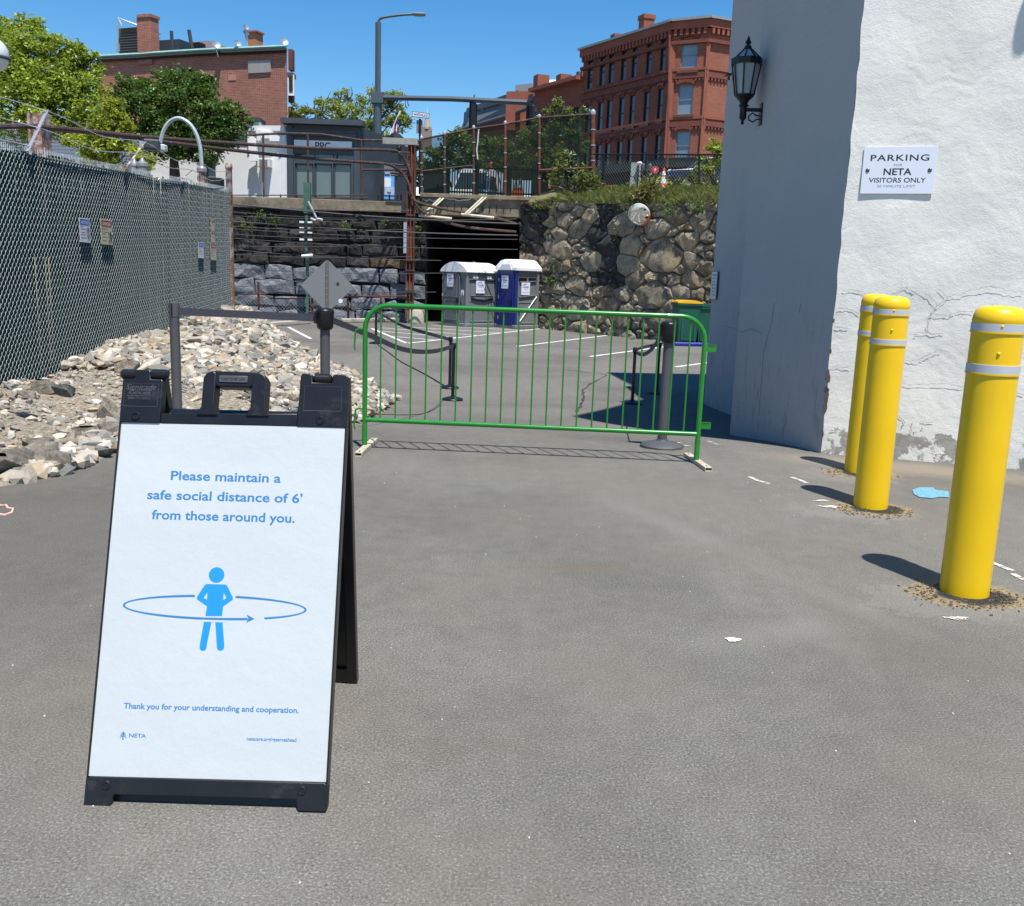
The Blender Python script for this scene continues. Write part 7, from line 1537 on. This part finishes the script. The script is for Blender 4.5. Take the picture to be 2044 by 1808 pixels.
# vehicles
TYRE = mat('tyre', (.02, .02, .02), .8)
def car(name, label, c, rz, prof, wd, paint, glass_profile, cat='car', lights=True, wheels=((-1.35), (1.35)), wr=.34, group=None, hl=(.9, .9)):
    r = thing(name, label, cat, c, rz, group); m = MB(); n = len(prof)
    V = []; hw_ = wd/2
    for s, k in ((-1, 1), (1, 1)):
        for x, z in prof: f = 1-.12*max(0, (z-.95))/.6; V.append((x, s*hw_*f, z))
    m.add(V, [tuple(range(n)), tuple(range(n, 2*n))[::-1]]+[(i, n+i, n+(i+1) % n, (i+1) % n) for i in range(n)])
    o = obj('body', m, paint, r, local=True); bv = o.modifiers.new('b', 'BEVEL'); bv.width = .06; bv.segments = 2; bv.limit_method = 'ANGLE'; o.data.shade_smooth()
    for nm, pl in glass_profile:
        m = MB()
        if nm == 'side_window':
            for s in (-1, 1):
                V = [(x, s*(hw_*(1-.12*max(0, z-.95)/.6)+.008), z) for x, z in pl]; o = obj(nm, MB().add(V, [tuple(range(len(V)))[::s]]), GLASS, r, local=True)
        else:
            (x0, z0), (x1, z1) = pl; d = Vector((x1-x0, 0, z1-z0)).normalized(); nn = Vector((d.z, 0, -d.x))*.012; nn = nn if (x0+x1)*nn.x > 0 else -nn
            f0, f1 = 1-.12*max(0, z0-.95)/.6, 1-.12*max(0, z1-.95)/.6
            obj(nm, MB().quad(Vector((x0, -hw_*.86*f0, z0))+nn, Vector((x0, hw_*.86*f0, z0))+nn, Vector((x1, hw_*.84*f1, z1))+nn, Vector((x1, -hw_*.84*f1, z1))+nn), GLASS, r, local=True)
    for wx in wheels:
        for s in (-1, 1):
            m = MB().tube([(wx, s*(hw_-.2), wr), (wx, s*(hw_+.01), wr)], wr, 20); t_ = obj('wheel', m, TYRE, r, local=True); m = MB().tube([(wx, s*(hw_), wr), (wx, s*(hw_+.02), wr)], wr*.62, 16); obj('rim', m, GALV, t_, local=True)
    fx = max(x for x, z in prof)
    for s in (-1, 1): m = MB().ball((fx-.12, s*(hw_-.22), hl[0]), .15, 10, 6, (.8, 1.3, .7)); obj('headlight', m, mat('headlight', (.75, .78, .8), .1, 0, 0), r, local=True, smooth=True)
    m = MB().box((fx-.01, 0, hl[0]-.08), (.05, wd*.55, .22)); obj('grille', m, BLKM, r, local=True); m = MB().box((fx+.0, 0, .38), (.1, wd*.92, .22)); obj('bumper', m, BLKP, r, local=True); m = MB().box((fx+.055, 0, .45), (.02, .34, .12)); obj('number_plate', m, WHITE, r, local=True)
    for s in (-1, 1): m = MB().box((fx-1.55, s*(hw_+.08), 1.02), (.12, .18, .14)); obj('mirror', m, paint, r, local=True)
    return r
WP = mat('car_white', (.78, .79, .8), .25, 0, 0, coat=.6); BP = mat('car_navy', (.012, .016, .028), .25, 0, 0, coat=.8)
suv = [(-2.2, .35), (2.2, .35), (2.25, .75), (2.15, .98), (1.1, 1.08), (.45, 1.62), (-.2, 1.70), (-1.9, 1.66), (-2.2, 1.05)]
gs = [('windshield', [(1.02, 1.10), (.48, 1.58)]), ('side_window', [(.9, 1.08), (.42, 1.55), (-1.7, 1.56), (-1.95, 1.08)])]
c = sp(806, 395, 52); c.z = SZ+.1; car('parked_suv', 'white SUV waiting on the street behind the rusty steel post', c, math.radians(-82), suv, 1.9, WP, gs, 'car', group='vehicles on the upper street')
c = sp(1412, 384, 47); c.z = at(1412, 388, 47).z; car('parked_suv', 'dark navy SUV parked behind the chain link fence near the white building', c, math.radians(186), suv, 1.9, BP, gs, 'car', group='vehicles on the upper street')
van = [(-2.9, .4), (2.7, .4), (2.75, .9), (2.55, 1.15), (2.0, 1.35), (1.35, 2.35), (.9, 2.5), (-2.8, 2.5), (-2.9, 2.2)]
c = sp(962, 395, 47.5); c.z = SZ-.22; car('van', 'white high roofed van seen through the ribbed barrier on the bridge', c, math.radians(-105), van, 2.05, WP, [('windshield', [(1.96, 1.42), (1.42, 2.22)]), ('side_window', [(1.7, 1.45), (1.25, 2.1), (.5, 2.1), (.5, 1.45)])], 'van', wheels=(-1.8, 1.8), wr=.38, hl=(1.0, 1.0), group='vehicles on the upper street')
def cone(px, Y, ytop, lab):
    b = at(*px, Y); h_ = at(px[0], ytop, Y).z-b.z; r = thing('traffic_cone', lab, 'cone', b, group='traffic cones'); k = h_*.17
    m = MB().bbox((b.x, b.y, b.z+.02), (k*2.6, k*2.6, .05), .01); obj('base', m, BLKP, r)
    lv = [(0, 1, ORNG), (.36, .62, WHITE), (.70, .86, WHITE)]
    m = MB().lathe(b, [(k, .03), (k*.25, h_)], 16); obj('cone', m, ORNG, r, smooth=True)
    for a, c_, mt in lv[1:]: m = MB().lathe(b, [(k*(1-.75*a)+.006, h_*a), (k*(1-.75*c_)+.006, h_*c_)], 16, False); obj('collar', m, WHITE, r, smooth=True)
cone((1322, 384), 45, 335, 'orange cone with white collars in the grass before the navy SUV'); cone((1029, 388), 44, 355, 'slim orange cone with white collars behind the ribbed barrier, the left of two'); cone((1038, 388), 44, 352, 'slim orange cone with white collars behind the ribbed barrier, the right of two'); cone((1096, 378), 43, 358, 'orange cone top peeping over the grass behind the mesh fence')
panel('barrel_base', 1020, 1045, 381, 391, 43.5, ORNG, thing('road_barrier', 'orange plastic road barrier base under the slim cones', 'barrier', sp(1032, 391, 43.5)), .4)
r = thing('work_sign', 'orange and white road work sign leaning behind the chain link fence', 'sign', sp(1213, 388, 40)); o_ = panel('orange_face', 1203, 1222, 370, 387, 40, ORNG, r, .05); panel('white_edge', 1222.5, 1230, 370.5, 388, 40.2, SIGNW, r, .05); panel('plinth', 1208, 1232, 388, 393, 40.1, WHITE, r, .3)
text('ROAD', basis(sp(1212.5, 379, 39.96), (1, 0, 0), (0, 0, 1)), BLKI, o_, .26, .09); text('WORK', basis(sp(1212.5, 385, 39.96), (1, 0, 0), (0, 0, 1)), BLKI, o_, .26, .09)
r = thing('back_sign', 'tall grey back of two stacked street signs behind the chain link fence', 'sign', sp(1272, 392, 40)); pole(r, [sp(1271, 392, 40), sp(1274, 322, 40)], .035, BLKM)
for x0, x1, y0, y1 in ((1258, 1279, 325, 352), (1256.5, 1278.5, 354, 372)): panel('sign_panel', x0, x1, y0, y1, 40.1, mat('panel_grey', (.33, .37, .36), .6) if y0 < 330 else bpy.data.materials['panel_grey'], r, .02)
m = MB().ball(sp(1276, 326, 39.9), .09, 8, 6, (1.3, 1, .8)); obj('reflector', m, WHITE, r)
r = thing('red_paddle', 'round red reflector paddle on a thin stake', 'sign', sp(1305, 372, 39)); pole(r, [sp(1303, 378, 39), sp(1306.5, 345, 39)], .02, BARK, 'stake'); c = sp(1307, 339, 39); m = MB().prism([(.155*math.cos(a), .155*math.sin(a)) for a in np.linspace(PI/8, 2*PI+PI/8, 9)[:-1]], c, (1, 0, 0), (0, 0, 1), (0, -1, 0), .01); obj('paddle', m, REDP, r)
m = MB().prism([(-.02, -.07), (.05, 0), (.06, .07), (-.05, .03)], c+Vector((0, -.011, 0)), (1, 0, 0), (0, 0, 1), (0, -1, 0), .004); obj('mark', m, SIGNW, r)
for x, lb_ in ((1283, 'left'), (1296, 'right')):
    r = thing('parking_meter', 'grey parking meter head behind the fence, the %s of two' % lb_, 'parking meter', sp(x, 375, 44), group='parking meters'); pole(r, [sp(x, 375, 44), sp(x, 345, 44)], .035, GWALL, 'post'); m = MB().lathe(sp(x, 346, 44), [(.06, 0), (.13, .08), (.13, .32), (.07, .42)], 10); obj('meter_head', m, GWALL, r, smooth=True)
m = MB().ball(sp(981, 329, 50), .15, 10, 8); obj('red_signal', m, REDP, label='small round red signal seen through the mesh screen above the van', cat='signal')
m = MB().tube([sp(955, 258, LY-.1), sp(953, 285, LY-.1), sp(951, 300, LY-.1), sp(953, 318, LY-.1)], .025, 5); obj('rope', m, mat('rope_white', (.6, .6, .55), .8), label='white rope dangling from the top of the mesh screen', cat='rope')
# gooseneck lamp, flood light, gauges and post behind the green fence
r = thing('gooseneck_lamp', 'grey gooseneck lamp arching over the far end of the green fence', 'lamp', sp(402, 400, 19)); ZY = 19
pole(r, crv([sp(403, 400, ZY), sp(403, 345, ZY), sp(401.5, 315, ZY), sp(399, 292, ZY), sp(391, 266, ZY), sp(377, 246, ZY), sp(358, 236, ZY), sp(340, 242, ZY), sp(327, 260, ZY), sp(320, 285, ZY)], 60), .038, mat('lamp_grey', (.36, .42, .44), .5, .1), 'arm'); pole(r, [sp(403, 400, ZY), sp(403, 340, ZY)], .065, RUSTW, 'post'); m = MB().lathe(sp(403, 343, ZY), [(.07, -.03), (.1, 0), (.1, .06), (.07, .1)], 12); obj('collar', m, SIGNB, r, smooth=True)
a = sp(318.5, 295, ZY); m = MB().bbox(a, (.25, .2, .12), .02); obj('lamp_head', m, mat('lamp_white', (.55, .6, .62), .5), r); m = MB().tube([sp(320, 284, ZY), sp(320, 292, ZY)], .03, 8); obj('neck', m, GWALL, r)
r = thing('flood_light', 'dark box flood light beside the gooseneck lamp', 'lamp', sp(306, 302, 18.5)); a = sp(303, 290, 18.5); m = MB().bbox(a, (.30, .35, .19), .03, rz=.3); obj('housing', m, GWALL, r); m = MB().bbox(a+Vector((-.12, -.15, -.02)), (.12, .1, .14), .02, rz=.3); obj('glass', m, FROST, r)
r = thing('electric_meter', 'two pale metal fittings poking above the green fence', 'fitting', sp(285, 350, 17.5))
for x, y, s in ((284.5, 338, .09), (268.5, 338, .065)): c = sp(x, y, 17.5); m = MB().lathe((c.x, c.y, c.z-.16), [(s, 0), (s*1.1, .02), (s*1.1, .2), (s*1.25, .21), (s*1.2, .26), (s*.5, .31), (s*.2, .36)], 14); obj('fitting', m, SIGNB, r, smooth=40)
c = sp(433, 366, 19); m = MB().bbox((c.x, c.y, c.z-.05), (.24, .2, .30), .02); m.tube([c, c+Vector((0, 0, -1.6))], .06, 8); obj('utility_box', m, BLKP, label='small black box on a post behind the far end of the green fence', cat='box')
a = at(88, 330, 20); r = thing('gantry_post', 'rust and white painted steel post rising behind the near part of the green fence', 'post', a)
m = MB(); b, t = at(86, 420, 20), at(87, 227, 20); m.box((b.x-.12, 20, (b.z+t.z)/2), (.05, .3, t.z-b.z)); m.box((b.x+.16, 20, (b.z+t.z)/2), (.05, .3, t.z-b.z)); m.box((b.x+.02, 20, (b.z+t.z)/2), (.3, .03, t.z-b.z)); obj('beam', m, RUSTW, r)
c = at(0, 110, 6.5); c.x = at(-16, 117, 6.5).x; r = thing('globe_lamp', 'pale domed lamp cut off by the left picture edge', 'lamp', c); m = MB().ball(c, .105, 20, 14, (1, 1, 1.05)); obj('globe', m, mat('globe', (.55, .60, .63), .35), r, smooth=True); m = MB().lathe(c+Vector((0, 0, -.03)), [(.108, 0), (.112, .01), (.108, .02)], 20, False); obj('seam', m, GWALL, r); m = MB().tube([c+Vector((-.05, 0, .08)), c+Vector((-.3, 0, .12)), c+Vector((-.55, 0, .1)), c+Vector((-.6, 0, -1.5)), (c.x-.6, c.y, gz(0))], .025, 8); obj('arm', m, GWALL, r)

# ================================================================== TREES
def tree(name, label, base, blobs, n, s, mt, group=None, trunk=.18, Hs=.5, tint=(.55, 1.35), stem_from=None, dens=1.0):
    """base point, crown as blobs (px, py, Y, r_px, r_y metres)"""
    r = thing(name, label, 'tree', base, group=group); P = []; T = []; Bc = []
    tot = sum(b[3]**2 for b in blobs)
    for (x, y, Y, rp) in blobs:
        c = np.array(at(x, y, Y)); R = rp/FPX*Y; k = int(n*rp*rp/tot); Bc.append((Vector(c), R))
        nc = max(5, int(k/60)); cc = rng.normal(size=(nc, 3)); cc /= np.linalg.norm(cc, axis=1)[:, None]; cc *= (rng.uniform(.25, 1.0, (nc, 1))**.55)*R*[1, 1, .92]
        for q in cc:
            m_ = max(4, int(k/nc)); rad = R*rng.uniform(.10, .24)+s*.5; e = rng.normal(size=(m_, 3))*rad*[.62, .62, .42]; P.append(c+q+e); T.append(np.full(m_, rng.uniform(*tint)))
    P = np.concatenate(P); T = np.concatenate(T)
    leafmesh('crown', P, s*rng.uniform(.7, 1.4, len(P)), mt, up=.5, parent=r, group_t=T)
    m = MB(); b = Vector(base); top = sum((c for c, R in Bc), Vector())/len(Bc); st = Vector(stem_from) if stem_from else b.lerp(top, Hs)
    m.tube([b, b.lerp(st, .5)+Vector((random.gauss(0, .08), 0, 0)), st], [trunk, trunk*.8, trunk*.6], 9)
    for c, R in Bc:
        mid = st.lerp(c, .5)+Vector((random.gauss(0, .2), random.gauss(0, .2), -.1*R)); m.tube([st, mid, c], [trunk*.45, trunk*.28, trunk*.12], 6)
        for _ in range(6):
            d = Vector((random.gauss(0, 1), random.gauss(0, 1), random.gauss(.3, .8))).normalized()*R*random.uniform(.6, .95); m.tube([c-(c-mid)*random.uniform(0, .4), c+d*.55+Vector((0, 0, .05*R)), c+d], [trunk*.14, trunk*.08, trunk*.03], 4, cap=False)
    obj('trunk', m, BARK, r, smooth=60); return r
LG = m_leaf('light_green_leaves', (.33, .42, .045), .45); DG = m_leaf('dark_green_leaves', (.060, .135, .020), .35); OG = m_leaf('olive_leaves', (.29, .33, .06), .4); YG = m_leaf('yellow_green_leaves', (.40, .46, .04), .5); MG = m_leaf('mid_green_leaves', (.15, .20, .05), .4)
GD_ = lambda x, Y: Vector((at(x, 390, Y).x, Y, SZ))
tree('broadleaf_tree', 'large light green tree filling the upper left of the view', GD_(60, 40), [(60, 130, 40, 75), (0, 120, 41, 80), (130, 160, 40, 62), (30, 210, 39, 80), (110, 235, 39, 60), (165, 205, 39.5, 50), (175, 130, 40.5, 32), (60, 70, 41, 38), (120, 100, 40.5, 35), (10, 60, 41.5, 30), (205, 250, 39, 38), (-70, 150, 42, 90), (150, 120, 40.5, 30)], 42000, .155, LG, trunk=.3)
tree('broadleaf_tree', 'dark green round tree with a short trunk before the white stucco side of the shop', GD_(347, 40), [(365, 215, 40, 70), (300, 220, 40.2, 58), (425, 245, 40, 55), (455, 262, 39.8, 35), (265, 190, 40.4, 32), (340, 175, 40.5, 38), (395, 178, 40.5, 34), (330, 275, 39.6, 55), (400, 285, 39.6, 45), (415, 160, 40.6, 16), (370, 145, 40.6, 14), (245, 160, 40.6, 14), (460, 220, 40, 24), (488, 236, 40, 16), (285, 168, 40.4, 18)], 30000, .14, DG, trunk=.28, stem_from=at(347, 318, 40), tint=(.5, 1.5))
tree('young_tree', 'small yellow green tree between the large light green tree and the dark round tree', GD_(225, 37), [(225, 225, 37, 28), (245, 250, 37, 28), (215, 275, 37, 36), (250, 310, 37, 34), (190, 300, 37, 32), (290, 330, 37, 22), (160, 290, 37, 25)], 6500, .15, YG, trunk=.1)
tree('street_tree', 'olive green street tree with bare twigs rising behind the shopfront', GD_(728, 50), [(700, 225, 51, 40), (745, 215, 51, 38), (660, 230, 51.5, 36), (610, 238, 52, 30), (785, 215, 50.5, 32), (800, 250, 50, 26), (720, 270, 50, 36), (765, 265, 50, 32), (625, 215, 52, 20), (690, 195, 51.5, 22), (590, 225, 52, 16), (790, 195, 50.5, 14)], 11000, .14, OG, trunk=.22, stem_from=at(725, 300, 50))
m = MB()
for x, y in ((612, 205), (660, 182), (665, 190), (700, 172), (703, 180), (735, 185), (792, 182), (808, 195), (812, 190), (745, 178), (640, 200)):
    p = at(x, y, 51); m.tube([p, p+Vector((random.gauss(0, .1), 0, -.4)), at(x+random.uniform(-5, 5), y+22, 51)], [.012, .02, .03], 4)
obj('bare_twigs', m, BARK, bpy.data.objects['street_tree'], kind='stuff')
tree('street_tree', 'green tree seen through the mesh screen left of the corner block', GD_(905, 62), [(880, 300, 62, 30), (910, 290, 62, 34), (870, 330, 62, 30), (935, 320, 62, 34), (965, 300, 62, 28)], 5000, .24, MG, trunk=.2)
tree('shrub_tree', 'thorny grey green shrub tree rising behind the mesh screen', GD_(1100, 44), [(1090, 240, 44, 26), (1120, 222, 44, 24), (1145, 245, 44, 26), (1100, 285, 44, 38), (1060, 280, 44, 30), (1030, 310, 44, 30), (1150, 290, 44, 26), (1075, 325, 44, 34), (1000, 300, 45, 28), (1165, 225, 44, 12), (1110, 205, 44, 12), (985, 320, 45, 26)], 8000, .12, MG, trunk=.13, tint=(.7, 1.4))
tree('street_tree', 'yellow green tree beside the white building in front of the brick bay', GD_(1440, 44), [(1425, 300, 44, 22), (1445, 320, 44, 26), (1405, 318, 44, 14), (1420, 330, 44, 20), (1400, 335, 44, 14)], 2600, .14, YG, trunk=.1)
tree('street_tree', 'green trees at the end of the street beside the rusty post', GD_(830, 90), [(810, 355, 90, 22), (835, 330, 90, 26), (850, 350, 90, 26), (790, 365, 90, 18), (822, 300, 90, 14)], 2600, .38, MG, trunk=.2)
# saplings among the fence
for (px, tops, lb_) in (((1113, 385), [(1127, 312, 16), (1120, 330, 10)], 'leggy sapling with a leafy top, left of the group on the bank'), ((1140, 388), [(1160, 345, 18), (1150, 362, 12), (1178, 352, 12)], 'leggy sapling in the middle of the group on the bank'), ((1125, 388), [(1108, 352, 14), (1115, 368, 14)], 'short leafy sapling behind the tall grass on the bank'), ((1165, 390), [(1172, 372, 12), (1185, 362, 12)], 'rightmost sapling of the group on the bank'), ((1392, 388), [(1393, 347, 14), (1378, 356, 6)], 'sapling in front of the navy SUV')):
    b = at(*px, 37); r = thing('sapling', lb_, 'plant', b, group='saplings on the bank'); m = MB(); P = []
    for x, y, rp in tops: c = at(x, y, 37); m.tube([b, b.lerp(c, .5)+Vector((.05, 0, 0)), c], [.03, .022, .012], 5); P.append(tuft(c, rp/FPX*37*1.2, 80, .1))
    obj('stem', m, BARK, r); leafmesh('foliage', np.concatenate(P), .2, m_leaf('sapling_leaves', (.16, .18, .035), .4) if 'sapling_leaves' not in bpy.data.materials else bpy.data.materials['sapling_leaves'], parent=r, aspect=.35)
# roadside greenery and low white house behind the trees
P = np.concatenate([tuft(at(x, 372, 47), 1.2, 220, .1, hgt=.35) for x in range(1310, 1395, 10)]); leafmesh('verge_grass', P, .22, YG, kind='stuff', label='bright verge grass behind the cone')
m = MB(); a, b = at(205, 340, 52), at(300, 262, 52); m.box(((a.x+b.x)/2-3, 55, (a.z+b.z)/2), (b.x-a.x+8, 4, b.z-a.z)); wh = obj('white_house', m, WST, label='pale clapboard house glimpsed through the light green tree', cat='house')
for k in range(12): m = MB().box(((a.x+b.x)/2-3, 52.97, a.z+(b.z-a.z)*(k+.5)/12), (b.x-a.x+8, .04, .05)); obj('clapboard', m, SIGNB, wh)
m = MB(); a, b = at(245, 212, 50), at(310, 262, 50)
# white clapboard gable end by the brick hall
g = [at(228, 305, 46), at(316, 305, 46), at(316, 255, 46), at(300, 232, 46), at(262, 256, 46), at(228, 285, 46)]
